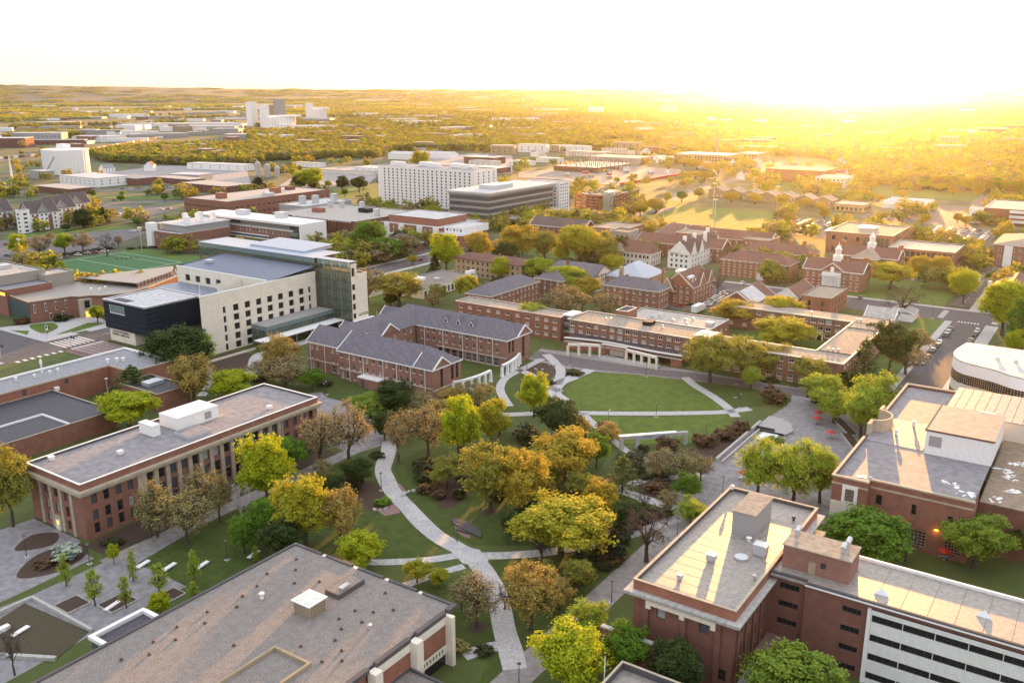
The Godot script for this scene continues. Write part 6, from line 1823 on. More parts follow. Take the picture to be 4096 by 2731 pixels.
# trees: built 10 m high and 8 m wide, then scaled
func leaf(m: MB, c: Vector3, s: float, out: Vector3) -> void:
	var d := (out * 0.9 + Vector3(rng.randfn(), rng.randfn() + 0.5, rng.randfn()) * 0.8).normalized()
	var u := d.cross(Vector3(rng.randfn(), rng.randfn(), rng.randfn())).normalized() * s
	var v := d.cross(u) * rng.randf_range(0.55, 0.95)
	m.tri(c - u, c + v, c + u)
	m.tri(c - u, c + u, c - v)
func tree_mesh(kind: String, variant: int) -> Array:
	var key := "tree %s %d" % [kind, variant]
	if cache.has(key): return cache[key]
	rng.seed = hash(key)
	var t := MB.new()
	var c := MB.new()
	c.tinted = true
	var K: Dictionary = {"full": {"lobes": 18, "ends": 30, "leaves": 34, "s": 0.145, "lr": 1.38}, "open": {"lobes": 18, "ends": 26, "leaves": 20, "s": 0.138, "lr": 1.5}, "sparse": {"lobes": 16, "ends": 26, "leaves": 9, "s": 0.125, "lr": 1.6},
		"bare": {"lobes": 12, "ends": 16, "leaves": 0, "s": 0.1, "lr": 1.5}, "wood": {"lobes": 11, "ends": 8, "leaves": 6, "s": 0.5, "lr": 1.5}, "young": {"lobes": 15, "ends": 18, "leaves": 7, "s": 0.17, "lr": 1.15}, "bush": {"lobes": 9, "ends": 14, "leaves": 14, "s": 0.42, "lr": 2.0}}.get(kind, {})
	if kind == "conifer" or kind == "fir":
		t.tube(Vector3.ZERO, Vector3(0, 9.6, 0), 0.22, 0.03, 6)
		var lv := 17 if kind == "fir" else 11
		for i in lv:
			var y := 1.2 + 8.4 * i / lv
			var r: float = (3.9 if kind == "conifer" else 3.7) * pow(1 - (y - 0.8) / 9.6, 0.85) * rng.randf_range(0.8, 1.15)
			var nb := 9 if kind == "fir" else 7
			for k in nb:
				var a := TAU * (k + rng.randf()) / nb
				var tip := Vector3(cos(a) * r, y + (0.35 if kind == "conifer" else -0.5) * r * 0.4, sin(a) * r)
				t.tube(Vector3(0, y, 0), tip, 0.05, 0.015, 3, false)
				for j in 16:
					var f := sqrt(rng.randf())
					var g := rng.randf_range(0.7, 1.15)
					c.tint = Color(g, g * rng.randf_range(0.92, 1.08), g)
					leaf(c, Vector3(0, y, 0).lerp(tip, f) + Vector3(rng.randfn() * 0.16, rng.randfn() * 0.12 - 0.1, rng.randfn() * 0.16), 0.24, Vector3(0, 0.7, 0))
		for k in 40:
			c.tint = Color(0.95, 1, 0.95)
			leaf(c, Vector3(rng.randfn() * 0.12, 8.6 + rng.randf() * 1.5, rng.randfn() * 0.12), 0.2, Vector3.UP)
	else:
		var base := 0.3 if kind == "bush" else 2.4
		var mid := 4.6 if kind == "bush" else 6.2
		var ry := 4.6 if kind == "bush" else 3.3
		if kind == "young":
			base = 1.2
			mid = 5.3
			ry = 4.6
		if kind != "bush":
			t.tube(Vector3.ZERO, Vector3(rng.randfn() * 0.15, base, rng.randfn() * 0.15), 0.30, 0.2, 7, false)
			t.tube(Vector3(0, base - 0.1, 0), Vector3(rng.randfn() * 0.3, 6.8, rng.randfn() * 0.3), 0.2, 0.06, 6, false)
		for i in int(K.lobes):
			var a := 2.4 * i + rng.randf()
			var z: float = 1.0 - 2.0 * (i + 0.5) / K.lobes
			var rr := sqrt(1 - z * z)
			var f := rng.randf_range(0.5, 0.93)
			var L := Vector3(cos(a) * rr * 3.35 * f, mid + z * ry * f + (0.25 if z > 0.5 else 0.0), sin(a) * rr * 3.35 * f)
			if kind == "young":
				var nar := 0.85 - 0.55 * clampf((L.y - 2.0) / 7.0, 0, 1)
				L.x *= nar
				L.z *= nar
			if kind == "bush" and L.y < 1.2: L.y = 1.2
			var lr: float = K.lr * rng.randf_range(0.75, 1.15)
			var warm := rng.randf_range(-0.09, 0.09)
			if kind != "bush":
				var st := Vector3(0, rng.randf_range(base * 0.85, 5.0), 0)
				var kn := st.lerp(L, 0.5) + Vector3(rng.randfn() * 0.2, -0.15, rng.randfn() * 0.2)
				t.tube(st, kn, 0.12, 0.08, 5, false)
				t.tube(kn, L, 0.08, 0.04, 4, false)
			for j in int(K.ends):
				var d := Vector3(rng.randfn(), rng.randfn(), rng.randfn()).normalized()
				var e := L + d * lr * pow(rng.randf(), 0.42)
				if e.y < 0.2: e.y = 0.2
				if kind != "wood" and kind != "bush" and (kind != "full" or j % 3 == 0):
					var q := L.lerp(e, 0.55) + Vector3(rng.randfn(), rng.randfn(), rng.randfn()) * 0.08
					t.tube(L, q, 0.03, 0.022, 3, false)
					t.tube(q, e, 0.022, 0.008, 3, false)
					if kind != "full":
						for w in (5 if kind == "bare" else 2): t.tube(q, e + Vector3(rng.randfn(), rng.randfn() + 0.2, rng.randfn()) * 0.4, 0.016, 0.006, 3, false)
				for k in int(K.leaves):
					var p := e + Vector3(rng.randfn(), rng.randfn(), rng.randfn()) * (0.26 if kind != "wood" else 0.3)
					if p.y < 0.15: continue
					var g := rng.randf_range(0.72, 1.18)
					c.tint = Color(g * (1 + warm), g, g * (1 - warm * 2))
					leaf(c, p, K.s * rng.randf_range(0.7, 1.3), (p - Vector3(0, mid - 1, 0)).normalized())
	var out := [t.mesh(M.bark) if t.v.size() else null, c.mesh(M.leafY) if c.v.size() else null]
	cache[key] = out
	return out
const KIND := {"Y": ["full", "leafY"], "YG": ["full", "leafYG"], "YO": ["full", "leafYO"], "OY": ["full", "leafOY"], "O": ["full", "leafO"], "OG": ["open", "leafOG"], "G": ["full", "leafG"], "GL": ["full", "leafGL"], "D": ["full", "leafD"], "L": ["open", "leafL"], "B": ["sparse", "leafB"],
	"BY": ["sparse", "leafBY"], "R": ["open", "leafR"], "BR": ["bare", "leafB"], "W": ["bare", "leafB"], "YL": ["young", "leafL"], "C": ["conifer", "leafC"], "K": ["fir", "leafK"]}
var tree_no := 0
func tree(e: float, n: float, h: float, w: float, sp: String, label: String, group := "", called := "", y := 0.0) -> void:
	var k: Array = KIND[sp]
	tree_no += 1
	var ms := tree_mesh(k[0], tree_no % (3 if k[0] in ["full", "open", "sparse"] else 2))
	var nm: String = called if called else {"conifer": "conifer", "fir": "spruce_tree", "bare": "bare_tree"}.get(k[0], "leafy_tree")
	begin(nm, label, "tree", e, n, group, y)
	var o := inst("trunk", ms[0], cur)
	if sp == "W": o.set_surface_override_material(0, M.palebark)
	if ms[1]:
		var c := inst("crown", ms[1], cur)
		c.set_surface_override_material(0, M[k[1]])
	cur.scale = Vector3(w / 7.0, h / 9.6, w / 7.0)
	cur.rotation.y = fmod(tree_no * 2.39, TAU)
func bush(e: float, n: float, h: float, w: float, leafm: String, label: String, group := "shrubs in the park beds", called := "shrub") -> void:
	tree_no += 1
	var ms := tree_mesh("bush", tree_no % 2)
	begin(called, label, "shrub", e, n, group)
	var c := inst("foliage", ms[1], cur)
	c.set_surface_override_material(0, M[leafm])
	cur.scale = Vector3(w / 8.0, h / 9.5, w / 8.0)
	cur.rotation.y = fmod(tree_no * 1.7, TAU)

func build_plants() -> void:
	M.leafY = leafmat(0.42, 0.48, 0.02, 0.9)
	M.leafYG = leafmat(0.36, 0.44, 0.03, 0.9)
	M.leafYO = leafmat(0.47, 0.44, 0.03, 0.9)
	M.leafOY = leafmat(0.42, 0.41, 0.035, 0.9)
	M.leafO = leafmat(0.47, 0.37, 0.045, 0.9)
	M.leafOG = leafmat(0.33, 0.33, 0.055, 0.9)
	M.leafG = leafmat(0.13, 0.25, 0.022, 0.8)
	M.leafGL = leafmat(0.25, 0.35, 0.045, 0.9)
	M.leafD = leafmat(0.05, 0.085, 0.018)
	M.leafL = leafmat(0.36, 0.46, 0.045, 0.9)
	M.leafB = leafmat(0.35, 0.285, 0.13)
	M.leafBY = leafmat(0.32, 0.28, 0.10)
	M.leafR = leafmat(0.40, 0.30, 0.075)
	M.leafC = leafmat(0.10, 0.15, 0.035)
	M.leafK = leafmat(0.025, 0.04, 0.018, 0.3)
	M.leafWood = leafmat(1, 1, 1, 1.0)
	M.leafDark = leafmat(0.045, 0.055, 0.018, 0.4)
	M.leafPale = leafmat(0.40, 0.47, 0.40, 0.4)
	M.leafRust = leafmat(0.13, 0.075, 0.04, 0.4)
	for t in TREES:
		if "mulch" in t[5]:
			var ring := PackedVector2Array()
			for k in 14: ring.append(Vector2(t[0] + cos(TAU * k / 14) * 1.9, t[1] + sin(TAU * k / 14) * 1.9))
			sheets("mulch_ring", [ring], 0.07, M.mulch)
		tree(t[0], t[1], t[2], t[3], t[4], t[5], "trees of the campus")
	# shrubs
	for q in [[154, 143, 2.0, 4.6, "leafG", "bright green rounded shrub beside the slab path"], [159, 158, 2.6, 6.5, "leafDark", "dark spreading shrub left of the slab path"], [155, 154.5, 2.2, 5, "leafDark", "dark shrub near the stone edging"], [165.5, 139, 2.4, 5, "leafRust", "brown rounded shrub in the bed at the path bend"],
		[165, 134, 2.6, 4.6, "leafRust", "russet ball shrub at the end of the bed"], [167.5, 136.5, 2.6, 4, "leafRust", "russet ball shrub in the middle of the bed"], [176, 148, 3.2, 8, "leafDark", "broad dark shrub mass above the path bend"], [180, 143, 3.0, 8, "leafDark", "wide dark shrub under the olive tree"], [171, 144, 2.6, 6, "leafDark", "low dark shrub by the red pad"],
		[176, 165, 1.4, 5, "leafDark", "clipped dark shrub where the slab path starts"], [274, 157.5, 1.6, 7.5, "leafDark", "oval clipped hedge bed before the quadrangle"], [259, 160, 1.4, 5.5, "leafDark", "leaf shaped dark hedge at the path fork"], [94.5, 183, 3.4, 7, "leafPale", "pale grey green blossoming shrub at the hall corner"],
		[80, 199, 5.5, 7.5, "leafPale", "tall grey green shrub on the round lawn"], [77, 196, 1.8, 8, "leafD", "low green ground shrub on the round lawn"], [104, 180, 1.6, 5, "leafDark", "dark low shrub under the hall windows"], [90, 184, 1.6, 5, "leafRust", "brownish low shrub by the hall walk"],
		[228, 100, 3.4, 8, "leafRust", "rust brown shrub at the foot of the pergola lawn"], [236, 92, 3.8, 8, "leafRust", "tall russet shrub on the bank"], [244, 89, 3.6, 8, "leafRust", "russet shrub higher up the bank"], [252, 87.5, 3.6, 7, "leafRust", "russet shrub near the sunken court"], [222, 104.5, 2.0, 4, "leafDark", "dark clipped ball before the pergola"],
		[214, 104, 2.6, 9, "leafDark", "dark hedge mass below the pergola"], [206, 100, 2.8, 8, "leafDark", "dark bushes beside the garden path"], [209, 93, 2.2, 7, "leafDark", "dark shrub border by the mall"], [200, 90, 2.4, 8, "leafRust", "brown shrub border inside the garden"], [188, 82.5, 2.2, 6, "leafDark", "dark shrub near the bin"],
		[184, 86, 2.4, 7, "leafDark", "dark shrub under the bare tree"], [178, 86, 2.0, 6, "leafRust", "brown shrub beside the curving path"], [226, 119, 5, 8, "leafRust", "rusty big shrub at the pergola end"], [222, 126, 4, 7, "leafDark", "dark shrub beside the dome tree"], [210, 137, 4.5, 9, "leafDark", "dark shrubbery below the dome tree"],
		[285, 88, 5, 10, "leafRust", "brown shrubbery above the plaza"], [292, 76, 4, 6, "leafRust", "brown small shrub tree by the black bins"], [118, 86, 1.4, 4, "leafDark", "dark clipped shrubs by the gravel building"], [116, 90, 1.8, 4, "leafBY", "dry grass tuft at the gravel building corner"],
		[224, 70, 1.4, 7, "leafG", "round green planting ring on the plaza"], [250, 76, 1.6, 6, "leafGL", "planting below the stair wall"], [200, 260, 2, 7, "leafDark", "dark shrub row by the terrace"], [205, 247, 2, 7, "leafDark", "dark hedge along the slate roofed hall"], [217, 235, 1.6, 6, "leafDark", "dark hedge below the west wing"], [214, 224, 1.6, 6, "leafDark", "dark hedge under the tall windows"],
		[201, 398, 3, 8, "leafRust", "dark shrubs before the theatre glass"], [214, 388, 3, 8, "leafDark", "dark shrubs before the theatre door"], [232, 378, 5, 8, "leafDark", "dark green bush beside the black cube"], [145, 305, 3.0, 10, "leafBY", "dry yellow shrubs along the annex roof"], [155, 306, 3.0, 9, "leafBY", "pale yellow shrubs behind the annex"],
		[162, 306, 2.6, 8, "leafBY", "yellow shrubs near the crossing"], [302, 79, 1.2, 6, "leafDark", "low hedge along the quadrangle wing"], [305, 96, 1.2, 7, "leafDark", "low hedge below the quadrangle windows"], [120, 60, 3, 6, "leafD", "dark green shrub below the screen wall"], [124, 56, 3.5, 7, "leafG", "green shrub against the screen wall"], [121, 50, 4, 8, "leafD", "dark shrub at the office corner"]]:
		bush(q[0], q[1], q[2], q[3], q[4], q[5])
	rng.seed = 61
	for k in 46:
		var a := rng.randf() * TAU
		var r := sqrt(rng.randf())
		var q := Vector2(190 + cos(a) * r * 24, 118 + sin(a) * r * 30)
		if k > 30: q = Vector2(rng.randf_range(140, 174), rng.randf_range(81.5, 88))
		bush(q.x, q.y, rng.randf_range(1.2, 3.0), rng.randf_range(3.5, 7), ["leafDark", "leafD", "leafRust", "leafDark"][k % 4], ["dark olive undergrowth shrub in the park garden", "deep green undergrowth shrub in the park garden", "russet undergrowth shrub in the park garden", "dark olive undergrowth shrub in the park garden"][k % 4], "undergrowth of the park garden")
	for k in 9: bush(280 + k * 7.2, 545 + (k % 2), 1.4, 8, "leafDark", "clipped dark hedge section beside the green pitch", "hedge along the far car park", "hedge")
	for k in 8: bush(345 + k * 6, 532 - k * 3.4, 1.4, 7, "leafDark", "clipped dark hedge section behind the pitch", "hedge behind the pitch", "hedge")
	woods()

# the town's trees: the nearest as single trees, the mass beyond as one stand of each form
const EDGE := [[2.0, 1030.0], [5.0, 1040.0], [9.5, 1030.0], [13.0, 1080.0], [15.0, 1240.0], [18.6, 1400.0], [20.0, 1400.0], [24.0, 1390.0], [25.7, 1560.0], [30.7, 1580.0], [34.0, 1545.0], [41.4, 1560.0], [42.5, 1390.0], [45.0, 1430.0], [47.3, 1340.0], [50.0, 1310.0], [54.0, 1330.0], [58.0, 1435.0], [60.0, 1900.0], [66.0, 2400.0]]
func wood_edge(az: float) -> float:
	for i in EDGE.size() - 1:
		if az <= EDGE[i + 1][0]: return lerpf(EDGE[i][1], EDGE[i + 1][1], clampf((az - EDGE[i][0]) / (EDGE[i + 1][0] - EDGE[i][0]), 0, 1))
	return 2600.0
func woods() -> void:
	rng.seed = 501
	var nz := FastNoiseLite.new()
	nz.seed = 12
	nz.frequency = 0.0016
	var cols := [Color(0.42, 0.38, 0.06), Color(0.33, 0.36, 0.06), Color(0.44, 0.37, 0.08), Color(0.24, 0.28, 0.07), Color(0.34, 0.30, 0.18), Color(0.40, 0.42, 0.05)]
	var spots := []
	while spots.size() < 30000:
		var az := rng.randf_range(-2.0, 67.0)
		var d := 1.0 / rng.randf_range(1.0 / 4200.0, 1.0 / 1000.0)
		if rng.randf() > pow(d / 4200.0, 0.55) + 0.25: continue
		var edge := wood_edge(az)
		if d < edge: continue
		var e := cos(deg_to_rad(az)) * d
		var n := sin(deg_to_rad(az)) * d
		var v := nz.get_noise_2d(e, n)
		var open := -0.32 + 0.25 * smoothstep(46.0, 62.0, az) * smoothstep(1500.0, 2400.0, d)
		if az > 50 and d > 1750: open = 0.25
		if v < open: continue
		if absf(n - (1700 + (e - 1212) * 0.745)) < 70 and az > 46: continue
		if (e > 1190 and e < 1310 and n > 430 and n < 560) or Vector2(e, n).distance_to(Vector2(1640, 1840)) < 130: continue
		spots.append([d, e, n, az])
	spots.sort_custom(func(a, b): return a[0] < b[0])
	# loose trees over the streets between the campus and the woods
	var tries := 0
	while tries < 6000:
		tries += 1
		var az := rng.randf_range(0.0, 64.0)
		var d := 1.0 / rng.randf_range(1.0 / 2000.0, 1.0 / 480.0)
		if d > wood_edge(az): continue
		var q := Vector2(cos(deg_to_rad(az)) * d, sin(deg_to_rad(az)) * d)
		if nz.get_noise_2d(q.x * 5, q.y * 5) < (0.05 if az < 30 else 0.2): continue
		if q.x < 436 and q.y < 345: continue
		var ok := true
		for f in foot:
			if f.has_point(q): ok = false
		for f in paved:
			if Geometry2D.is_point_in_polygon(q, f): ok = false
		if ok: spots.append([d, q.x, q.y, az])
	var single := 120
	for i in single:
		var s: Array = spots[i]
		var sp: String = ["OG", "YO", "OY", "B", "G", "O", "YG", "R"][rng.randi() % 8]
		var lab: String = {"OG": "olive", "YO": "golden", "OY": "yellow olive", "B": "half bare brown", "G": "green", "O": "orange", "YG": "lime", "R": "copper"}[sp]
		tree(s[1], s[2], rng.randf_range(9, 15), rng.randf_range(9, 15), sp, lab + " tree at the near edge of the town woods", "trees at the edge of the town woods", "street_tree")
	for q in MID: tree(q[0], q[1], q[2] + 0.0, q[3] + 0.0, q[4], {"OG": "olive", "YO": "golden", "G": "green", "L": "young pale green", "D": "dark green", "O": "amber", "B": "half bare"}[q[4]] + " tree planted among the streets and car parks", "trees among the streets and car parks", "street_tree")
	for form in 3:
		var list := []
		for i in range(single, spots.size()):
			if i % 3 == form: list.append(spots[i])
		var mm := MultiMesh.new()
		mm.transform_format = MultiMesh.TRANSFORM_3D
		mm.use_colors = true
		mm.mesh = tree_mesh("wood", form)[1].duplicate()
		mm.mesh.surface_set_material(0, M.leafWood)
		mm.instance_count = list.size()
		for i in list.size():
			var s: Array = list[i]
			var h := rng.randf_range(8, 15)
			var w := h * rng.randf_range(0.85, 1.3)
			mm.set_instance_transform(i, Transform3D(Basis(Vector3.UP, rng.randf() * TAU).scaled(Vector3(w / 8.0, h / 10.0, w / 8.0)), P(s[1], s[2], -1.5)))
			var c: Color = cols[rng.randi() % cols.size()] * rng.randf_range(0.75, 1.15)
			mm.set_instance_color(i, c)
		var o := MultiMeshInstance3D.new()
		o.multimesh = mm
		put(o, "woodland", self)
		tag(o, "mass of spring trees covering the town to the horizon", "trees", "", "stuff")
	# beyond: stands of trees too far to tell apart
	var patch := MB.new()
	patch.tinted = true
	for i in 26:
		var c := Vector3(rng.randf_range(-60, 60), 0, rng.randf_range(-60, 60))
		var g := rng.randf_range(0.7, 1.2)
		for k in 34:
			patch.tint = Color(g * rng.randf_range(0.85, 1.1), g, g * rng.randf_range(0.8, 1.2))
			var d := Vector3(rng.randfn(), absf(rng.randfn()), rng.randfn()).normalized()
			leaf(patch, c + Vector3(d.x * 8, 3 + d.y * 7, d.z * 8), 3.0, d)
	var mm := MultiMesh.new()
	mm.transform_format = MultiMesh.TRANSFORM_3D
	mm.use_colors = true
	mm.mesh = patch.mesh(M.leafWood)
	var far := []
	while far.size() < 5200:
		var az := rng.randf_range(-4, 70)
		var d := 1.0 / rng.randf_range(1.0 / 15000.0, 1.0 / 3600.0)
		var v := nz.get_noise_2d(cos(deg_to_rad(az)) * d * 0.6, sin(deg_to_rad(az)) * d * 0.6)
		if v < (-0.3 if az < 46 else (-0.12 if d > 6500 else 0.12)): continue
		far.append([az, d])
	mm.instance_count = far.size()
	for i in far.size():
		var az: float = deg_to_rad(far[i][0])
		var y := -1.0
		var d: float = far[i][1]
		if d > 7200 and d < 10500: y = (d - 7200.0) / 3300.0 * rise(far[i][0])
		mm.set_instance_transform(i, Transform3D(Basis(Vector3.UP, rng.randf() * TAU).scaled(Vector3(1, rng.randf_range(0.6, 1.1), 1)), P(cos(az) * d, sin(az) * d, y)))
		mm.set_instance_color(i, cols[rng.randi() % cols.size()])
	var o := MultiMeshInstance3D.new()
	o.multimesh = mm
	put(o, "woodland", self)
	tag(o, "far wooded country fading into the bright haze", "trees", "", "stuff")

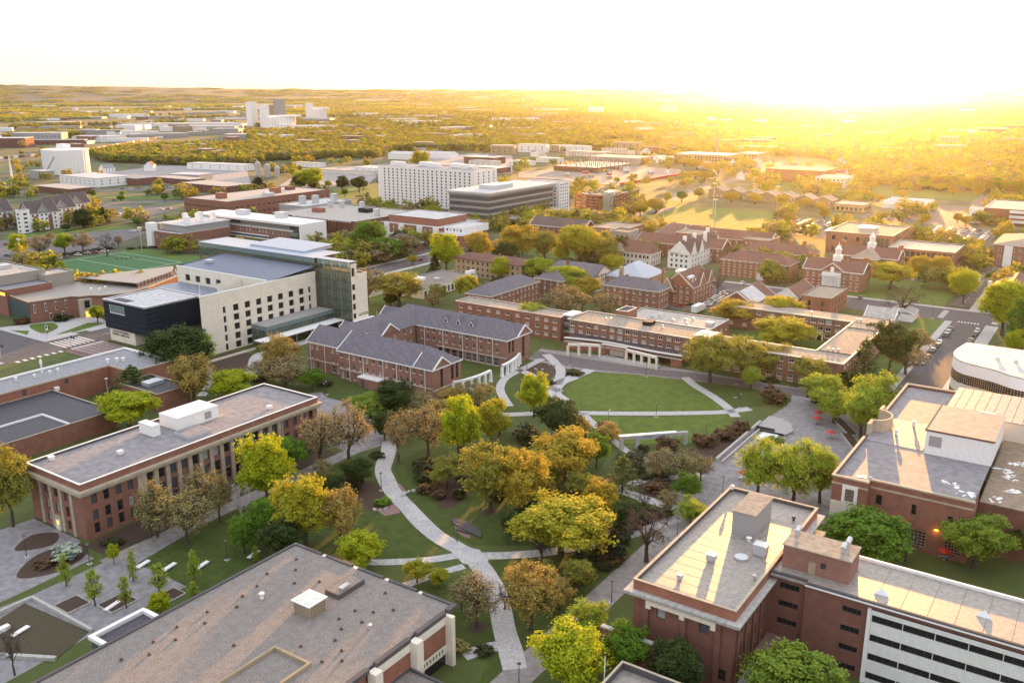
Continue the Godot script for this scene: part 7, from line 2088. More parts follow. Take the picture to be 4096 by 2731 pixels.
const TREES := [
[137,166,17.9,13.0,"Y","tall yellow green tree at the corner of the long pilastered hall"],
[153,176,10.9,10.5,"G","dark green tree tucked behind the tall yellow green one by the hall"],
[162,173,16.1,12.0,"B","half bare brown tree beside the far end of the pilastered hall"],
[168,168,17.3,13.2,"B","half bare copper tree standing where the slab path begins"],
[184,153,15.6,12.3,"B","bare branched olive tree above the dark bed at the bend of the slab path"],
[177,158,14.7,8.5,"B","slender leaning tree with sparse leaves on a round planting island"],
[186,143,18.8,11.1,"Y","tall bright yellow tree rising like a flame in the park"],
[198,141,15.7,9.4,"OY","golden green tree just behind the bright yellow flame shaped one"],
[166,119,16.5,13.9,"OG","broad olive tree with white trunk in a mulch ring"],
[168,111,15.9,13.8,"O","wide dark orange tree between the olive tree and the golden one"],
[192,113,13.3,18.5,"O","large golden orange tree with dense round crown in mid park"],
[215,129,13.2,14.4,"D","dark green dome shaped tree at the tip of the lens shaped lawn"],
[228,146,13.7,9.6,"Y","bright yellow tree at the fork of the pale paths"],
[204,110,9.8,7.4,"G","rounded grey green tree beside the golden orange one"],
[194,97,10.2,10.6,"C","pale green feathery conifer in the park garden"],
[206,92,8.7,9.2,"B","bare brownish tree in the garden near the stone pergola"],
[208,87,9.0,9.8,"BY","sparse yellowish tree behind the garden hedge"],
[212,83,7.4,6.9,"B","thin bare tree at the edge of the mall"],
[199,81,6.9,6.8,"G","neat round green tree at the garden edge by the mall"],
[157,93,12.8,20.3,"OY","spreading golden tree with crooked trunk beside the curving path"],
[152,95,8.4,8.6,"BR","bare twisted tree growing under the spreading golden tree"],
[128,143,16.1,13.8,"OY","large olive gold tree behind the gravel roofed building"],
[133,137,13.9,9.9,"R","rust brown tree with mulch ring near the gravel roofed building"],
[125,152,10.9,9.5,"G","deep green tree in front of the white bare one"],
[128,126,7.8,9.9,"Y","low vivid yellow tree at the edge of the gravel roof"],
[114,167,12.5,12.5,"BY","wide half leafed tree in front of the pilastered hall"],
[111,176,10.4,7.0,"BR","bare tree against the pilastered hall windows"],
[125,169,12.4,7.5,"BY","thin pale tree before the hall pilasters"],
[128,165,10.0,6.3,"W","bleached white leafless tree on the lawn by the hall"],
[129,83,13.1,9.9,"R","orange brown tree on the triangle of lawn beside the mall"],
[124,92,11.3,9.4,"B","sparse tree in a mulch ring on the triangular lawn"],
[127,98,6.8,5.2,"BY","thin shrubby tree at the gravel building corner"],
[117,67,13.0,13.3,"Y","big lime yellow tree beside the flagpole"],
[132,72,7.9,7.5,"L","pale green young tree at the mall edge"],
[126,61,10.4,7.7,"G","green tree in front of the brick screen wall"],
[126,52,11.0,8.9,"D","dark green tree below the brick office corner"],
[165,76,13.2,13.4,"BR","big leafless tree beside the brick office"],
[161,82,8.1,5.0,"K","dark spruce beside the mall walk"],
[151,84,6.1,5.5,"K","small dark spruce under the trees beside the mall"],
[187,75,6.4,7.5,"L","small pale budding tree beside the office roof"],
[287,73,11.7,14.1,"L","lime locust tree at the end of the plaza planters"],
[281,56,15.5,16.8,"L","wide lime locust tree against the union wall"],
[276,66,10.1,11.5,"L","lime locust tree over the red parasol tables"],
[268,56,14.3,13.0,"L","lime locust tree by the plaza lamp"],
[210,67,14.8,11.6,"L","lime locust tree beside the sunken court"],
[210,58,16.8,13.5,"L","broad lime locust tree in the middle of the plaza"],
[216,53,14.6,10.4,"L","lime locust tree nearest the union corner"],
[190,36,12.5,18.5,"G","broad green tree between union and brick office"],
[197,29,8.4,6.7,"BR","bare tree against the union wall"],
[202,16,12.4,13.2,"GL","pale green tree in front of the barred union windows"],
[213,9,8.5,6.8,"D","dark green tree at the union side wall"],
[133,34,10.8,15.5,"GL","green tree top in front of the white banded wing"],
[292,113,17.8,20.0,"OG","olive gold tree before the quadrangle link"],
[304,106,14.3,18.0,"OG","leafy olive tree before the quadrangle wing"],
[313,99,11.5,15.0,"OG","thin olive tree close to the quadrangle wing"],
[294,99,8.0,7.8,"L","pale narrow tree on the lawn before the quadrangle"],
[307,82,10.3,13.6,"OG","olive tree near the quadrangle corner"],
[329,70,14.6,10.9,"C","open conifer at the quadrangle corner"],
[338,63,19.6,13.5,"D","dark tree beside the quadrangle side wall"],
[341,58,11.5,14.2,"B","brown leafed tree on the verge of the street"],
[426,77,16.0,19.6,"BR","large bare tree by the white frame house"],
[375,135,11.3,20.0,"O","golden tree in the quadrangle court near the kitchens"],
[388,120,12.8,20.1,"YO","bright golden tree in the quadrangle court"],
[354,107,10.9,23.7,"YO","wide golden dome of a tree inside the quadrangle"],
[176,246,16.5,14.4,"R","copper tree beside the brick annex"],
[185,238,10.6,15.9,"Y","vivid yellow tree beyond the pilastered hall"],
[168,267,11.4,17.5,"C","feathery green conifer rising from the brick annex court"],
[149,241,12.5,17.2,"Y","dense yellow tree between annex and pilastered hall"],
[192,275,18.7,23.6,"D","dark oak in front of the black cube"],
[202,274,13.3,9.6,"L","thin pale tree at the foot of the cream wall"],
[212,244,15.8,13.3,"R","copper tree before the glass front of the business school"],
[203,232,11.7,16.5,"B","grey brown bare tree by the slate roofed hall"],
[203,244,8.0,12.3,"B","half bare grey tree near the business school terrace"],
[208,224,7.1,9.3,"G","fresh green tree at the slate roofed hall"],
[198,188,8.2,13.0,"GL","leafy green shrubby tree below the slate roofed hall"],
[204,183,11.2,13.1,"D","rich green tree at the hall corner"],
[209,177,7.3,12.4,"BY","grey olive tree hiding the hall corner"],
[228,167,7.5,11.4,"BY","grey bare tree beside the white arcade"],
[221,173,6.7,9.9,"R","brown tree at the foot of the hall"],
[314,296,18.1,17.8,"B","bare tree beside the business school lawn"],
[321,282,15.7,23.3,"OG","big rounded olive gold tree opposite the business school"],
[227,257,6.9,6.6,"L","small light tree behind the slate roofed hall"],
[403,363,15.0,17.2,"G","bright green tree beside the dark gabled houses"],
[411,384,22.9,22.9,"G","tall green tree before the fluted hall"],
[399,315,21.1,17.8,"Y","brilliant yellow tree by the stepped brick centre"],
[390,316,11.1,9.7,"K","dark spruce next to the brilliant yellow tree"],
[396,275,13.6,12.2,"Y","yellow tree against the tan apartments"],
[347,261,12.3,13.2,"OY","golden tree at the corner of the low grey office"],
[391,231,14.0,20.4,"YG","lime topped tree among the brick halls"],
[385,216,11.0,15.1,"O","golden tree beside the square brick hall"],
[349,206,13.2,20.9,"B","grey rounded tree behind the quadrangle"],
[351,187,13.0,13.7,"B","bare tree before the square brick hall"],
[317,204,11.5,11.6,"L","pale green tree over the quadrangle left wing"],
[327,238,7.1,7.2,"L","small pale tree on the quadrangle terrace"],
[329,220,9.0,11.7,"B","bare tree by the hip roofed hall"],
[436,319,18.4,16.3,"O","golden tree in the grove behind the tan apartments"],
[450,300,20.5,24.9,"O","wide golden tree in the middle of the grove"],
[459,287,18.4,18.4,"OG","olive tree in the grove"],
[464,266,23.3,27.2,"YO","large bright golden tree of the grove"],
[467,250,16.7,16.6,"OG","olive brown tree closing the grove"],
[485,248,15.3,11.8,"D","dark tree beside the half timbered house"],
[403,255,14.1,17.5,"YG","lime tree below the grove"],
[423,290,15.1,15.0,"D","dark tree inside the grove"],
[451,237,10.0,12.3,"YO","golden tree in front of the half timbered house"],
[578,200,13.7,15.7,"O","round orange tree at the corner of the playing field"],
[426,164,13.3,10.9,"BR","bare tree before the white gabled house"],
[491,96,14.4,21.4,"YO","golden tree beside the cupola hall"],
[529,89,13.2,14.3,"O","amber tree on the green by the cupola hall"],
[536,80,12.0,14.3,"O","amber tree beside the small car park"],
[474,59,17.0,13.0,"Y","yellow tree on the green across the street"],
[422,36,24.3,19.3,"Y","big yellow tree beside the orange gabled house"],
[404,27,19.6,13.9,"G","green tree at the far corner of the crossing"],
[381,28,12.9,6.0,"Y","narrow yellow tree behind the curved white building"],
[96,208,18.8,10.3,"OG","large tree at the end of the pilastered hall"],
[88,172,7.1,4.2,"YL","young narrow tree on the corner of the paved garden"],
[87,160,8.8,4.9,"YL","young tree in the square planter"],
[97,162,7.1,3.7,"YL","young tree by the long stone bench"],
[97,153,7.5,5.5,"YL","young tree in the middle of the paved garden"],
[104,151,7.1,4.2,"YL","young tree at the bench end of the paved garden"],
[90,154,7.8,3.8,"YL","thin young tree by the glazed entry"],
[92,146,4.8,4.3,"Y","small yellow tree beside the glazed entry"],
[99,172,4.7,2.5,"Y","tiny yellow tree on the walk"],
[100,146,3.5,3.5,"YL","small pale tree at the roof edge"],
[66,151,10.0,4.6,"BR","thin leafless tree in the lower planter"],
[117,147,3.7,2.9,"YL","little green tree at the far end of the paved garden"],
[221,372,8.0,7.0,"YG","lime tree at the corner of the black cube"],
[288,560,14.0,11.2,"Y","yellow tree on the far car park verge"],
[295,550,14.0,15.5,"B","bare tree on the far car park verge"],
[312,552,13.0,12.1,"YG","lime crowned tree on the far car park verge"],
[320,545,12.5,14.4,"B","grey bare tree beside the green pitch"],
[320,519,14.9,13.4,"BR","dark bare tree at the pitch corner"],
[379,641,15.2,16.2,"D","dark spreading tree by the gabled apartments"],
[405,656,12.4,10.1,"K","dark spruce on the street verge"],
[653,687,23.9,27.3,"Y","yellow tree in front of the white tanks"],
[647,696,17.4,17.6,"D","dark tree beside the yellow one before the white tanks"],
[671,661,15.2,13.2,"D","dark round tree on the far green"],
[674,641,16.0,15.7,"D","dark tree at the edge of the far green"],
[597,700,18.8,25.3,"K","dark group of evergreens by the concrete silo"],
[889,740,25.1,25.0,"YO","golden tree above the white tower"],
[665,325,14.0,14.0,"O","amber tree at the playing field road"],
[696,326,12.6,18.2,"O","wide amber tree by the garage"],
[736,373,13.6,15.6,"G","green tree next to the parking garage"],
[572,250,10.4,11.8,"YO","golden tree by the field pylons"],
[184,103,7.1,8.2,"OG","olive tree between the golden tree and the conifer"],
[179,95,8.6,8.5,"O","amber tree in the garden beside the conifer"],
[170,96,7.3,7.2,"OG","olive tree behind the spreading golden tree"],
[176,87,7.3,7.2,"D","dark tree inside the garden shrubbery"],
[184,113,8.5,7.8,"OG","olive tree beside the wide dark orange one"],
[179,132,8.0,6.9,"OG","olive undergrowth tree by the white trunk"],
[171,136,8.5,9.1,"OG","leafy olive tree above the russet shrubs"],
[157,106,6.6,6.0,"D","dark tree under the wide orange one"],
[209,146,5.5,7.2,"G","green tree at the path fork behind the flame shaped one"],
[219,124,6.8,6.4,"R","rusty tree beside the dome shaped one"],
[221,116,6.1,7.6,"R","russet tree at the end of the pergola"],
[158,155,8.5,7.9,"D","dark leafy tree on the bank by the slab path"],
[149,155,7.1,6.6,"D","dark tree below the copper tree"],
[155,165,6.2,6.9,"BY","olive bare tree in the bank shrubs"],
[120,142,10.5,8.6,"D","deep shade tree beside the gravel roof corner"],
[118,152,9.6,6.8,"G","green tree on the lawn above the paved garden"],
[187,172,8.2,7.7,"D","dark tree beside the round planting island"],
[205,165,8.5,9.4,"R","brown thicket tree under the slate roofed hall"],
[193,167,6.9,7.8,"BY","thin olive tree by the planting island"],
[132,91,5.8,5.2,"BR","bare tree near the path junction"],
[138,82,6.8,6.1,"R","brown tree on the dark bank of the mall"],
[146,82,7.0,6.3,"OG","olive tree on the bank beside the spruce"],
[142,88,6.0,6.3,"OG","olive tree between path and mall"],
[130,112,5.1,5.5,"OY","thin golden tree at the path junction"],
[131,107,4.5,4.5,"OY","small golden budding tree beside the slab path"],
[186,87,6.9,5.3,"BR","bare tree in the garden by the mall"],
[189,82,6.4,5.8,"B","bare brown tree beside the neat round tree"],
[371,76,10.8,12.2,"D","dark conifer like tree before the quadrangle flank"],
[374,60,8.9,12.0,"B","brown tree on the street lawn"],
[323,76,9.7,10.9,"B","bare tree against the quadrangle corner"],
[310,69,7.8,10.4,"D","dark shrubby tree below the quadrangle corner"],
[112,175,13.0,10.0,"BY","pale half leafed tree nearest the hall corner"],
[125,176,12.0,9.5,"B","thin brown tree between the hall windows and the walk"],
[149,178,11.0,9.0,"G","green tree close to the hall's middle pilasters"],
]
const MID := [[620, 640, 9, 9, "D"], [640, 628, 7, 7, "G"], [660, 690, 10, 12, "D"], [690, 700, 8, 8, "YO"], [700, 660, 8, 9, "D"], [715, 680, 9, 9, "OG"], [735, 668, 8, 8, "G"], [760, 830, 9, 9, "YO"], [800, 860, 9, 9, "OG"], [900, 840, 11, 11, "YO"], [880, 760, 10, 9, "YO"], [1040, 860, 12, 13, "YO"], [1070, 690, 9, 9, "G"], [1060, 650, 9, 12, "OG"], [1150, 690, 8, 8, "OG"],
	[480, 840, 7, 7, "G"], [500, 822, 7, 6, "G"], [520, 806, 6, 6, "L"], [560, 800, 6, 6, "G"], [580, 780, 6, 6, "L"], [600, 765, 6, 6, "L"], [495, 770, 6, 8, "G"], [520, 740, 7, 7, "G"], [470, 800, 6, 6, "G"], [450, 925, 8, 9, "G"], [380, 640, 7, 9, "D"], [365, 640, 5, 7, "D"], [410, 620, 6, 6, "G"], [395, 560, 6, 5, "L"], [380, 540, 7, 5, "L"], [345, 545, 8, 6, "B"], [330, 600, 7, 8, "B"], [440, 560, 5, 7, "O"], [420, 640, 4, 4, "L"],
	[770, 350, 9, 9, "YO"], [780, 340, 10, 10, "G"], [740, 362, 8, 9, "D"], [820, 340, 9, 12, "OG"], [720, 350, 7, 7, "G"], [610, 335, 8, 10, "D"], [640, 345, 7, 8, "OG"], [800, 300, 10, 14, "O"], [806, 280, 10, 14, "O"], [800, 255, 10, 14, "O"], [796, 232, 9, 12, "O"], [780, 214, 9, 12, "O"], [740, 200, 8, 9, "O"], [690, 212, 9, 10, "O"], [660, 200, 7, 8, "O"], [735, 180, 6, 7, "O"], [755, 160, 7, 12, "OG"], [760, 145, 7, 9, "OG"], [770, 130, 6, 8, "YO"], [745, 128, 6, 6, "O"], [652, 76, 7, 7, "O"], [660, 130, 6, 7, "O"], [545, 105, 8, 9, "YO"], [552, 90, 7, 8, "O"], [540, 55, 6, 6, "G"], [760, 100, 8, 8, "O"], [775, 108, 8, 7, "O"],
	[980, 400, 10, 14, "O"], [1000, 420, 9, 16, "O"], [1090, 440, 12, 18, "O"], [1120, 470, 12, 20, "O"], [1150, 500, 11, 16, "O"], [1100, 500, 9, 14, "OG"], [1060, 420, 8, 10, "YO"], [930, 420, 7, 8, "YO"], [900, 470, 7, 7, "YO"], [1180, 420, 10, 14, "O"], [1140, 380, 9, 12, "O"], [1080, 330, 10, 14, "O"], [960, 330, 9, 12, "O"], [940, 250, 11, 18, "O"], [980, 220, 9, 13, "O"], [900, 210, 7, 9, "O"], [880, 190, 7, 9, "O"], [930, 180, 8, 10, "O"], [1000, 190, 9, 13, "YO"], [1010, 160, 9, 14, "YO"], [990, 145, 8, 12, "O"], [1060, 120, 9, 6, "D"], [1040, 105, 8, 8, "YO"], [1050, 70, 9, 12, "OG"], [1000, 80, 6, 8, "D"],
	[412, 390, 7, 8, "D"], [420, 402, 8, 9, "D"], [452, 395, 10, 12, "D"], [405, 345, 6, 6, "O"], [415, 335, 6, 6, "O"], [430, 340, 6, 6, "G"], [445, 330, 7, 7, "D"], [455, 320, 7, 9, "D"], [470, 310, 9, 9, "OG"], [480, 300, 10, 10, "OG"], [495, 320, 9, 10, "YO"], [505, 345, 8, 9, "YO"], [498, 365, 6, 7, "D"], [470, 340, 6, 6, "G"], [460, 275, 10, 10, "YO"], [475, 262, 9, 10, "OG"], [440, 260, 8, 9, "D"], [430, 245, 7, 8, "OG"], [325, 265, 8, 8, "B"], [335, 270, 9, 9, "OG"], [318, 285, 6, 7, "D"], [375, 262, 8, 8, "D"], [360, 258, 8, 8, "B"], [372, 215, 9, 9, "OG"], [362, 205, 8, 9, "B"], [352, 218, 8, 9, "B"], [345, 205, 8, 9, "B"]]

func car_mesh(paint: Material) -> ArrayMesh:
	var b := MB.new()
	var prof := [[-2.25, 0.35], [-2.3, 0.75], [-2.05, 0.92], [-1.0, 1.0], [1.55, 1.0], [2.2, 0.92], [2.28, 0.6], [2.2, 0.35]]
	_extrude(b, prof, 0.88)
	var c := MB.new()
	_extrude(c, [[-1.25, 0.98], [-0.55, 1.46], [1.0, 1.48], [1.85, 0.98]], 0.74)
	var r := MB.new()
	_extrude(r, [[-0.62, 1.44], [-0.5, 1.52], [0.95, 1.54], [1.1, 1.44]], 0.72)
	var w := MB.new()
	for x in [-1.4, 1.4]:
		for z in [-0.86, 0.86]: w.tube(Vector3(x, 0.34, z - 0.1), Vector3(x, 0.34, z + 0.1), 0.34, 0.34, 10)
	var m := b.mesh(paint)
	r.add_to(m, paint)
	c.add_to(m, M.glass)
	w.add_to(m, M.dark)
	return m
func _extrude(b: MB, p: Array, hw: float) -> void:
	var k := p.size()
	for i in k:
		var a: Array = p[i]
		var c: Array = p[(i + 1) % k]
		b.quad(Vector3(a[0], a[1], -hw), Vector3(a[0], a[1], hw), Vector3(c[0], c[1], hw), Vector3(c[0], c[1], -hw))
	for i in range(1, k - 1):
		for s: float in [-1.0, 1.0]: b.tri(Vector3(p[0][0], p[0][1], hw * s), Vector3(p[i][0], p[i][1], hw * s), Vector3(p[i + 1][0], p[i + 1][1], hw * s))
var car_no := 0
func car(e: float, n: float, turn: float, where: String, group: String, tone := -1, y := 0.06) -> void:
	car_no += 1
	var t := tone if tone >= 0 else rng.randi() % 7
	if not cache.has("car%d" % t): cache["car%d" % t] = car_mesh([M.carwhite, M.carsilver, M.carblack, M.cargrey, M.carred, M.carblue, M.carwhite][t])
	var o := inst("parked_car", cache["car%d" % t], self)
	tag(o, ["white", "silver", "black", "grey", "red", "dark blue", "white"][t] + " car " + where, "car", group)
	o.position = P(e, n, y)
	o.rotation.y = turn
# a car seen from near: parts of its own
func street_car(e: float, n: float, turn: float, where: String, group: String, tone: int) -> void:
	begin("parked_car", ["white", "silver", "black", "grey", "red", "dark blue", "white"][tone] + " car " + where, "car", e, n, group)
	var paint: Material = [M.carwhite, M.carsilver, M.carblack, M.cargrey, M.carred, M.carblue, M.carwhite][tone]
	var b := MB.new()
	_extrude(b, [[-2.25, 0.35], [-2.3, 0.75], [-2.05, 0.92], [-1.0, 1.0], [1.55, 1.0], [2.2, 0.92], [2.28, 0.6], [2.2, 0.35]], 0.88)
	part("body", b, paint)
	b = MB.new()
	_extrude(b, [[-1.25, 0.98], [-0.55, 1.46], [1.0, 1.48], [1.85, 0.98]], 0.74)
	part("windows", b, M.glass)
	b = MB.new()
	_extrude(b, [[-0.62, 1.44], [-0.5, 1.52], [0.95, 1.54], [1.1, 1.44]], 0.72)
	part("roof", b, paint)
	for x in [-1.4, 1.4]:
		for z in [-0.86, 0.86]:
			b = MB.new()
			b.tube(Vector3(x, 0.34, z - 0.1), Vector3(x, 0.34, z + 0.1), 0.34, 0.34, 10)
			part("wheel", b, M.dark)
	for z in [-0.6, 0.6]:
		b = MB.new()
		b.box(Vector3(-2.32, 0.66, z - 0.18), Vector3(-2.24, 0.8, z + 0.18))
		part("headlight", b, M.lampglass)
	cur.position.y = 0.06
	cur.rotation.y = turn
func lamp(e: float, n: float, h: float, label: String, arm := false) -> void:
	begin("street_lamp", label, "lamp", e, n, "path lamps")
	var m := MB.new()
	m.tube(Vector3.ZERO, Vector3(0, h, 0), 0.09, 0.06)
	m.tube(Vector3.ZERO, Vector3(0, 0.5, 0), 0.16, 0.12)
	part("post", m, M.lamp)
	m = MB.new()
	m.tube(Vector3(0, h, 0), Vector3(0, h + 0.35, 0), 0.16, 0.3, 8)
	part("lantern", m, M.lampglass)
	m = MB.new()
	m.tube(Vector3(0, h + 0.35, 0), Vector3(0, h + 0.6, 0), 0.42, 0.08, 8)
	part("cap", m, M.lamp)
	m = MB.new()
	m.box(Vector3(-0.5, 0, -0.5), Vector3(0.5, 0.12, 0.5))
	part("footing", m, M.path)

func build_small() -> void:
	rng.seed = 99
	for q in [["carwhite", 0.75, 0.75, 0.74], ["carsilver", 0.48, 0.49, 0.5], ["carblack", 0.02, 0.02, 0.022], ["cargrey", 0.16, 0.165, 0.17], ["carred", 0.30, 0.02, 0.02], ["carblue", 0.03, 0.06, 0.16]]:
		M[q[0]] = mat(q[1], q[2], q[3], 0.3)
		M[q[0]].clearcoat_enabled = true
		M[q[0]].clearcoat = 0.6
	# kerbside cars on the street beside the union
	var st := [[359, 55.5, 1], [368, 55.5, 3], [379, 55.5, 3], [387, 55.5, 2], [393, 55.5, 0], [406, 55.5, 2], [412.5, 55.5, 1], [419, 55.5, 3], [415, 45.5, 2], [422, 45.5, 1], [403, 45.5, 3]]
	for q in st: street_car(q[0], q[1], PI / 2, "parked at the kerb of the street beside the union", "cars parked along the union street", q[2])
	# fraternity car park
	var fr := [[394, 170, 4], [399, 166.5, 2], [404, 160.5, 0], [407, 161, 0], [410.5, 161.5, 3], [414, 162, 0], [417.5, 162, 1], [421, 162.3, 0], [424.5, 162.5, 0], [428, 163, 2], [432, 163, 0], [436, 163, 2], [445, 174, 1], [446, 169, 3], [459, 179, 1], [461, 164, 0]]
	for q in fr: street_car(q[0], q[1], 0.0 if q[0] < 440 else PI / 2, "parked between the gothic house and the gabled brick hall", "cars beside the gothic house", q[2])
	begin("box_truck", "white box truck parked by the quadrangle kitchens", "truck", 392, 158)
	box1("cargo_box", M.white, 383, 391.5, 157, 159.6, 1.0, 4.0)
	box1("cab", M.carwhite, 391.7, 394, 157.1, 159.5, 0.6, 2.8)
	box1("windscreen", M.glass, 394, 394.06, 157.3, 159.3, 1.7, 2.6)
	for e in [385.0, 386.2, 392.8]:
		for n in [157.1, 159.3]:
			var w := MB.new()
			w.tube(Q(e, n - 0.15, 0.5), Q(e, n + 0.15, 0.5), 0.5, 0.5, 10)
			part("wheel", w, M.dark)
	# car parks
	for r in 5:
		for k in 16:
			if rng.randf() < 0.82: car(668 + k * 3.6 + r * 0.8, 178 + r * 9.5, 0, "in the packed car park behind the playing field", "cars in the packed car park")
	for r in 5:
		for k in 21:
			if rng.randf() < 0.85: car(672 + k * 3.5, 80 + r * 8.5, 0, "in the car park beyond the flat laboratory", "cars beyond the flat laboratory")
	for q in [[524, 91], [524, 86], [524, 81], [538, 90], [526, 68], [527, 63], [538, 66], [538, 61], [524, 72]]: car(q[0], q[1], PI / 2, "on the small car park by the green", "cars by the green")
	for q in [[286, 571], [286, 537], [292, 535], [299, 537], [304, 537.5], [312, 538], [319, 539], [323, 536.5], [330, 537], [308, 614], [389, 596], [394, 597], [398, 594], [441, 692], [480, 690], [484, 685], [495, 781]]: car(q[0], q[1], 0.4, "on the car park beside the green pitch", "cars beside the pitch")
	for k in 12: car(770 + (k % 2) * 10, 132 + k * 4, PI / 2, "in the row behind the bright flat roof", "cars behind the flat roof")
	for k in 9: car(826 + k * 14, 366 + k * 1.5, PI / 2 + 0.1, "driving on the far avenue", "cars on the far avenue", [0, 1, 3][k % 3])
	for k in 16: car(693 + (k % 8) * 6, 371 + (k / 8) * 24, 0, "on the open top deck of the parking garage", "cars on the garage deck", -1, 11.3)
	car(459, 103, PI / 2, "driving along the cross street", "", 2)
	car(176, 376, 0.2, "waiting at the crossing by the theatre", "", 0)
	car(418, 350, PI / 2, "on the street behind the low grey office", "", 4)
	for k in 10: car(560 + k * 6, 866 - k * 5, 0.6, "beside the works warehouses", "cars by the works")
	# lamps
	var LP := [[250, 114, "path lamp at the lower edge of the lens shaped lawn"], [235, 123, "path lamp near the dome tree"], [242, 94, "tall path lamp before the bank of shrubs"], [273, 95, "pale lamp where the lawn paths meet"], [282, 100, "dark lamp on the side lawn before the quadrangle"], [192, 91, "path lamp inside the garden"], [207, 75, "tall lamp at the mall edge by the office roof"], [149, 116, "path lamp beside the round shelter"], [146, 74.5, "lamp at the mall side beside the office"],
		[113, 75, "lamp at the lower end of the mall"], [179, 75, "lamp by the leafless tree"], [90, 191, "lamp by the hall's round bed"], [114, 153, "lamp on the lawn above the stone benches"], [96, 176.5, "lamp beside the blossoming shrub"], [160, 149, "lamp on the slab path bend"], [207, 216, "lamp before the slate roofed hall"], [270, 176, "lamp at the end of the arcade"], [283, 165, "lamp beside the oval hedge"], [286, 135, "lamp at the top of the lens shaped lawn"], [265, 161, "lamp at the leaf shaped hedge"], [205, 215, "lamp on the court behind the hall"], [203, 282, "lamp at the terrace shrub row"]]
	for q in LP: lamp(q[0], q[1], 4.6, q[2])
	for q in [[470, 78, "tall lamp by the street green"], [437, 66, "tall lamp at the street crossing"], [460, 250, "street lamp by the timbered house"], [400, 339, "street lamp at the low grey office"]]: lamp(q[0], q[1], 8.5, q[2])
	# field light masts
	for q in [[668, 306], [752, 298], [756, 244], [640, 252], [277, 538], [345, 520]]:
		begin("floodlight_mast", "slim steel floodlight mast beside the playing field" if q[0] > 400 else "floodlight mast beside the green pitch", "lamp", q[0], q[1], "floodlight masts" if q[0] > 400 else "pitch floodlights")
		var m := MB.new()
		m.tube(Vector3.ZERO, Vector3(0, 22 if q[0] > 400 else 15, 0), 0.3, 0.18, 8)
		part("mast", m, M.galv)
		var y := 22.0 if q[0] > 400 else 15.0
		for k in 4:
			m = MB.new()
			m.box(Vector3(-2.0 + k, y - 0.6, -0.3), Vector3(-1.3 + k, y + 0.3, 0.3))
			part("lamp_head", m, M.lampglass)
		m = MB.new()
		m.box(Vector3(-2.1, y - 0.1, -0.1), Vector3(2.1, y + 0.05, 0.1))
		part("crossbar", m, M.galv)
	# plaza furniture
	for q in [[277, 71, "red parasol over a table beside the plaza planter"], [272, 70, "red parasol over the table nearest the planter wall"], [262, 63, "red parasol over a table between two locust trees"], [219, 74, "red parasol beside the green planting ring"], [203, 22, "red parasol at the union side court"], [208, 60, "red parasol by the union corner"]]:
		begin("parasol_table", q[2], "parasol", q[0], q[1], "red parasols of the plaza")
		var m := MB.new()
		m.tube(Vector3.ZERO, Vector3(0, 2.5, 0), 0.05, 0.05)
		part("pole", m, M.lamp)
		m = MB.new()
		for k in 8:
			var a := TAU * k / 8
			var b := TAU * (k + 1) / 8
			m.tri(Vector3(0, 2.7, 0), Vector3(cos(b) * 1.5, 2.1, sin(b) * 1.5), Vector3(cos(a) * 1.5, 2.1, sin(a) * 1.5))
		part("canopy", m, M.red)
		m = MB.new()
		m.tube(Vector3(0, 0.7, 0), Vector3(0, 0.78, 0), 0.7, 0.7, 12)
		part("table_top", m, M.galv)
		for k in 4:
			m = MB.new()
			m.tube(Vector3(cos(k * PI / 2) * 1.0, 0.4, sin(k * PI / 2) * 1.0), Vector3(cos(k * PI / 2) * 1.0, 0.46, sin(k * PI / 2) * 1.0), 0.28, 0.28, 8)
			part("seat", m, M.galv)
	for q in [[285, 64, 291, 74], [268, 58, 280, 66], [254, 52, 268, 60]]:
		begin("planter", "low stone edged planter on the plaza under locust trees", "planter", q[0], q[1], "plaza planters")
		var m := MB.new()
		sheet(m, ribbon(V([q[0], q[1], q[2], q[3]]), 2.4, 1), 0.5, 0)
		part("bed", m, M.mulch)
		m = MB.new()
		sheet(m, ribbon(V([q[0] - 0.3, q[1] - 0.3, q[2] + 0.3, q[3] + 0.3]), 3.0, 1), 0.42, 0)
		part("kerb", m, M.concrete)
	# sunken court with curved steps
	begin("stepped_court", "curved flight of stone steps round a white floored sunken court", "steps", 256, 78)
	for k in 7:
		var m := MB.new()
		sheet(m, V([269 - k * 0.6, 84, 269 - k * 0.6, 80, 266 - k * 0.6, 76 + k * 0.25, 260 - k * 0.2, 73.6 + k * 0.45, 256, 74.5 + k * 0.5, 256, 84]), 0.75 - k * 0.085, 0.0)
		part("step", m, [M.greypanel, M.taupe][k % 2])
	box1("court_floor", M.white, 249, 256, 76.5, 81.5, 0.1, 0.17)
	box1("court_panel", M.dark, 256.1, 256.4, 78, 83.6, 0.1, 1.6)
	box1("court_wall", M.concrete, 226, 262, 84.0, 84.7, 0, 1.3)
	box1("court_wall", M.concrete, 226, 256, 82.4, 82.9, 0, 0.9)
	# stone pergola on the lawn
	begin("stone_pergola", "pale stone pergola with a lettered beam at the foot of the lawn", "pergola", 226, 104)
	var pa := Vector2(219.5, 110.5)
	var pb := Vector2(233.5, 96.8)
	var ang := atan2(pb.y - pa.y, pb.x - pa.x)
	for t in [0.0, 0.24, 0.6, 0.76, 1.0]:
		var c := pa.lerp(pb, t)
		var m := MB.new()
		m.box(Vector3(-0.55, 0, -0.4), Vector3(0.55, 3.2, 0.4))
		var o := part("pier", m, M.concrete)
		o.position = Q(c.x, c.y)
		o.rotation.y = PI / 2 + ang
	var bm := MB.new()
	var ln := pa.distance_to(pb)
	bm.box(Vector3(-ln / 2 - 0.5, 3.2, -0.5), Vector3(ln / 2 + 0.5, 4.1, 0.5))
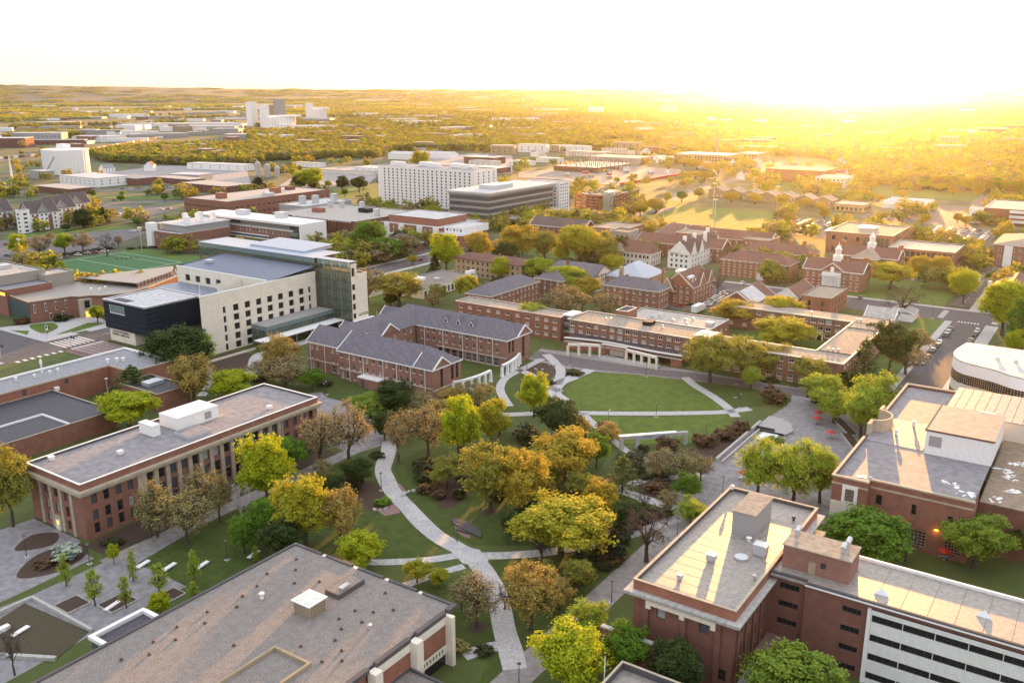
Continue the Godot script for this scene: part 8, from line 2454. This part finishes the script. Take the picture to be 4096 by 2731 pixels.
	var bo := part("beam", bm, M.concrete)
	bo.position = Q(226.5, 103.65)
	bo.rotation.y = PI / 2 + ang
	bm = MB.new()
	bm.box(Vector3(-ln / 2 - 0.8, 4.1, -0.7), Vector3(ln / 2 - 3, 4.35, 0.7))
	var bs := part("slab", bm, M.white)
	bs.position = bo.position
	bs.rotation.y = bo.rotation.y
	bm = MB.new()
	bm.box(Vector3(-ln / 2 + 4.6, 2.9, 0.5), Vector3(-ln / 2 + 11.6, 4.1, 0.56))
	var bp := part("name_panel", bm, M.paleroof)
	bp.position = bo.position
	bp.rotation.y = bo.rotation.y
	for k in 9:
		bm = MB.new()
		var row := 0.0 if k < 6 else 0.35
		var x0: float = -ln / 2 + 6.2 + (k if k < 6 else k - 4.4) * 0.62
		bm.box(Vector3(x0, 3.62 - row, 0.56), Vector3(x0 + 0.42, 3.78 - row, 0.58))
		part("worn_letter", bm, M.dark, bp)
	# round shelter and other park pieces
	begin("garden_shelter", "low lens shaped dark shelter with a pink paved pad on the lawn", "shelter", 153, 118)
	var sp := MB.new()
	sheet(sp, smooth(V([157, 124, 158, 120, 156.5, 115.5, 153.5, 112.5, 154, 117, 155, 121]), true, 3), 0.45, 0.0)
	part("curved_wall", sp, mat(0.07, 0.065, 0.07, 0.9))
	sp = MB.new()
	sheet(sp, V([155, 121.5, 154, 117, 152.3, 114.5, 151.6, 115.4, 152.6, 119]), 0.14, 0)
	part("pad", sp, M.redpaver)
	box1("bench", M.dark, 153.0, 153.4, 116.0, 119.5, 0.4, 0.55)
	for q in [[102, 166], [104.5, 160.3], [109, 155], [118.5, 149.5], [88.5, 156.5], [73.5, 163]]:
		begin("stone_bench", "white stone bench slab in the paved garden", "bench", q[0], q[1], "stone benches of the paved garden")
		var m := MB.new()
		m.box(Vector3(-0.5, 0.35, -1.8), Vector3(0.5, 0.6, 1.8))
		part("seat", m, M.white)
		for z in [-1.2, 1.2]:
			m = MB.new()
			m.box(Vector3(-0.4, 0, z - 0.2), Vector3(0.4, 0.35, z + 0.2))
			part("foot", m, M.concrete)
		cur.rotation.y = 0.2
	for q in [[84.5, 164, 5, 5], [90, 157, 6, 5], [97, 150.5, 6, 4]]:
		begin("square_planter", "square mulch planter with stone rim in the paved garden", "planter", q[0], q[1], "square planters")
		var m := MB.new()
		m.box(Vector3(-q[3] / 2.0, 0, -q[2] / 2.0), Vector3(q[3] / 2.0, 0.35, q[2] / 2.0))
		part("rim", m, M.concrete)
		m = MB.new()
		m.box(Vector3(-q[3] / 2.0 + 0.25, 0.3, -q[2] / 2.0 + 0.25), Vector3(q[3] / 2.0 - 0.25, 0.42, q[2] / 2.0 - 0.25))
		part("soil", m, M.mulch)
	begin("roof_bed_wall", "low pale wall framing the brown planted square", "wall", 73, 160)
	box1("wall_run", M.concrete, 81, 81.6, 152, 173, 0, 0.7)
	box1("wall_run", M.concrete, 62, 81, 172.6, 173.2, 0, 0.7)
	var wr := MB.new()
	sheet(wr, ribbon(V([62, 168.5, 72.5, 149.2]), 0.8, 1), 0.7, 0)
	part("wall_run", wr, M.concrete)
	box1("skylight_box", M.white, 70.5, 73.2, 165.8, 167.0, 0.1, 0.9)
	begin("flagpole", "white flagpole in front of the lime yellow tree", "flagpole", 113, 58.5)
	var fm := MB.new()
	fm.tube(Vector3.ZERO, Vector3(0, 12.5, 0), 0.14, 0.07)
	part("pole", fm, M.white)
	fm = MB.new()
	fm.tube(Vector3(0, 12.5, 0), Vector3(0, 12.8, 0), 0.14, 0.05)
	part("finial", fm, M.galv)
	for q in [[288.5, 70.5], [286, 69.2], [283.5, 68], [215, 86.5], [141, 74.6], [187.5, 81.5]]:
		begin("waste_bin", "black waste bin beside the plaza walls", "bin", q[0], q[1], "black bins")
		var m := MB.new()
		m.box(Vector3(-0.4, 0, -0.4), Vector3(0.4, 1.0, 0.4))
		part("body", m, M.dark)
		m = MB.new()
		m.box(Vector3(-0.45, 1.0, -0.45), Vector3(0.45, 1.12, 0.45))
		part("lid", m, M.pipe)
	# signals and signs at the crossing
	for q in [[189, 339, "signal mast at the paved squares corner"], [167, 350, "signal mast across the crossing"], [192, 362, "signal mast on the theatre side"]]:
		begin("traffic_signal", q[2], "traffic light", q[0], q[1], "traffic signals of the crossing")
		var m := MB.new()
		m.tube(Vector3.ZERO, Vector3(0, 6.5, 0), 0.14, 0.1)
		m.tube(Vector3(0, 6.3, 0), Vector3(4.5, 6.6, 1.0), 0.08, 0.05)
		part("mast", m, M.galv)
		for x in [2.4, 4.2]:
			m = MB.new()
			m.box(Vector3(x - 0.2, 5.6, 0.6), Vector3(x + 0.2, 6.7, 1.0))
			part("signal_head", m, M.dark)
	begin("corner_sign", "green and white board with a red figure on the theatre corner", "sign", 198, 372)
	var cs := MB.new()
	cs.box(Vector3(-0.6, 1.6, -0.1), Vector3(0.6, 3.6, 0.1))
	part("board", cs, M.white)
	cs = MB.new()
	cs.box(Vector3(-0.7, 3.6, -0.12), Vector3(0.7, 4.4, 0.12))
	part("green_top", cs, mat(0.03, 0.28, 0.16, 0.6))
	cs = MB.new()
	cs.box(Vector3(-0.25, 0, -0.15), Vector3(0.25, 1.6, 0.15))
	part("red_base", cs, M.red)
	# pitch goal and bicycles
	begin("pitch_goal", "white soccer goal frame on the green pitch", "goal", 322, 526)
	for q in [[-3.6, 0, -3.6, 2.4], [3.6, 0, 3.6, 2.4], [-3.6, 2.4, 3.6, 2.4]]:
		var m := MB.new()
		m.tube(Vector3(q[0], q[1], 0), Vector3(q[2], q[3], 0), 0.12, 0.12)
		part("goal_bar", m, M.white)
	for k in 5:
		begin("pitch_bench", "small dark bench frame on the green pitch", "bench", 318 + k * 2.2, 506 - k * 1.6, "benches on the pitch")
		var m := MB.new()
		m.box(Vector3(-0.9, 0.4, -0.3), Vector3(0.9, 0.55, 0.3))
		part("seat", m, M.dark)
		m = MB.new()
		m.box(Vector3(-0.8, 0, -0.2), Vector3(-0.6, 0.4, 0.2))
		m.box(Vector3(0.6, 0, -0.2), Vector3(0.8, 0.4, 0.2))
		part("legs", m, M.dark)
	for k in 12:
		begin("bicycle", "parked bicycle in the rack row before the black cube", "bicycle", 203.5 + (k % 2) * 1.4, 323 + k * 1.3, "bicycles at the rack")
		for z in [-0.5, 0.5]:
			var m := MB.new()
			for j in 10:
				var a := TAU * j / 10
				var b := TAU * (j + 1) / 10
				m.tube(Vector3(z + cos(a) * 0.34, 0.36 + sin(a) * 0.34, 0), Vector3(z + cos(b) * 0.34, 0.36 + sin(b) * 0.34, 0), 0.03, 0.03, 4, false)
			part("wheel", m, M.dark)
		var m := MB.new()
		m.tube(Vector3(-0.5, 0.36, 0), Vector3(-0.15, 0.85, 0), 0.035, 0.035, 4)
		m.tube(Vector3(-0.15, 0.85, 0), Vector3(0.4, 0.9, 0), 0.035, 0.035, 4)
		m.tube(Vector3(0.4, 0.95, 0), Vector3(0.5, 0.36, 0), 0.035, 0.035, 4)
		part("frame", m, M.red)
		cur.position.y = 0.13
	# garden stones
	for q in [[163, 141.5, 7, 1.2], [150.8, 141, 4, 1.0], [278, 170, 3, 0.8], [270, 172, 3, 0.8]]:
		begin("stone_edging", "rough stone edging in the planting beside the path", "stones", q[0], q[1], "stone edgings")
		for k in int(q[2]):
			var m := MB.new()
			var s: float = q[3] * rng.randf_range(0.5, 0.9)
			m.box(Vector3(-s * 0.6, 0, -s * 0.4), Vector3(s * 0.6, s * 0.5, s * 0.4))
			var o := part("stone", m, M.concrete)
			o.position = Vector3(rng.randf_range(-1.8, 1.8), 0.06, -2.0 + k * 0.8)
			o.rotation.y = rng.randf() * 3
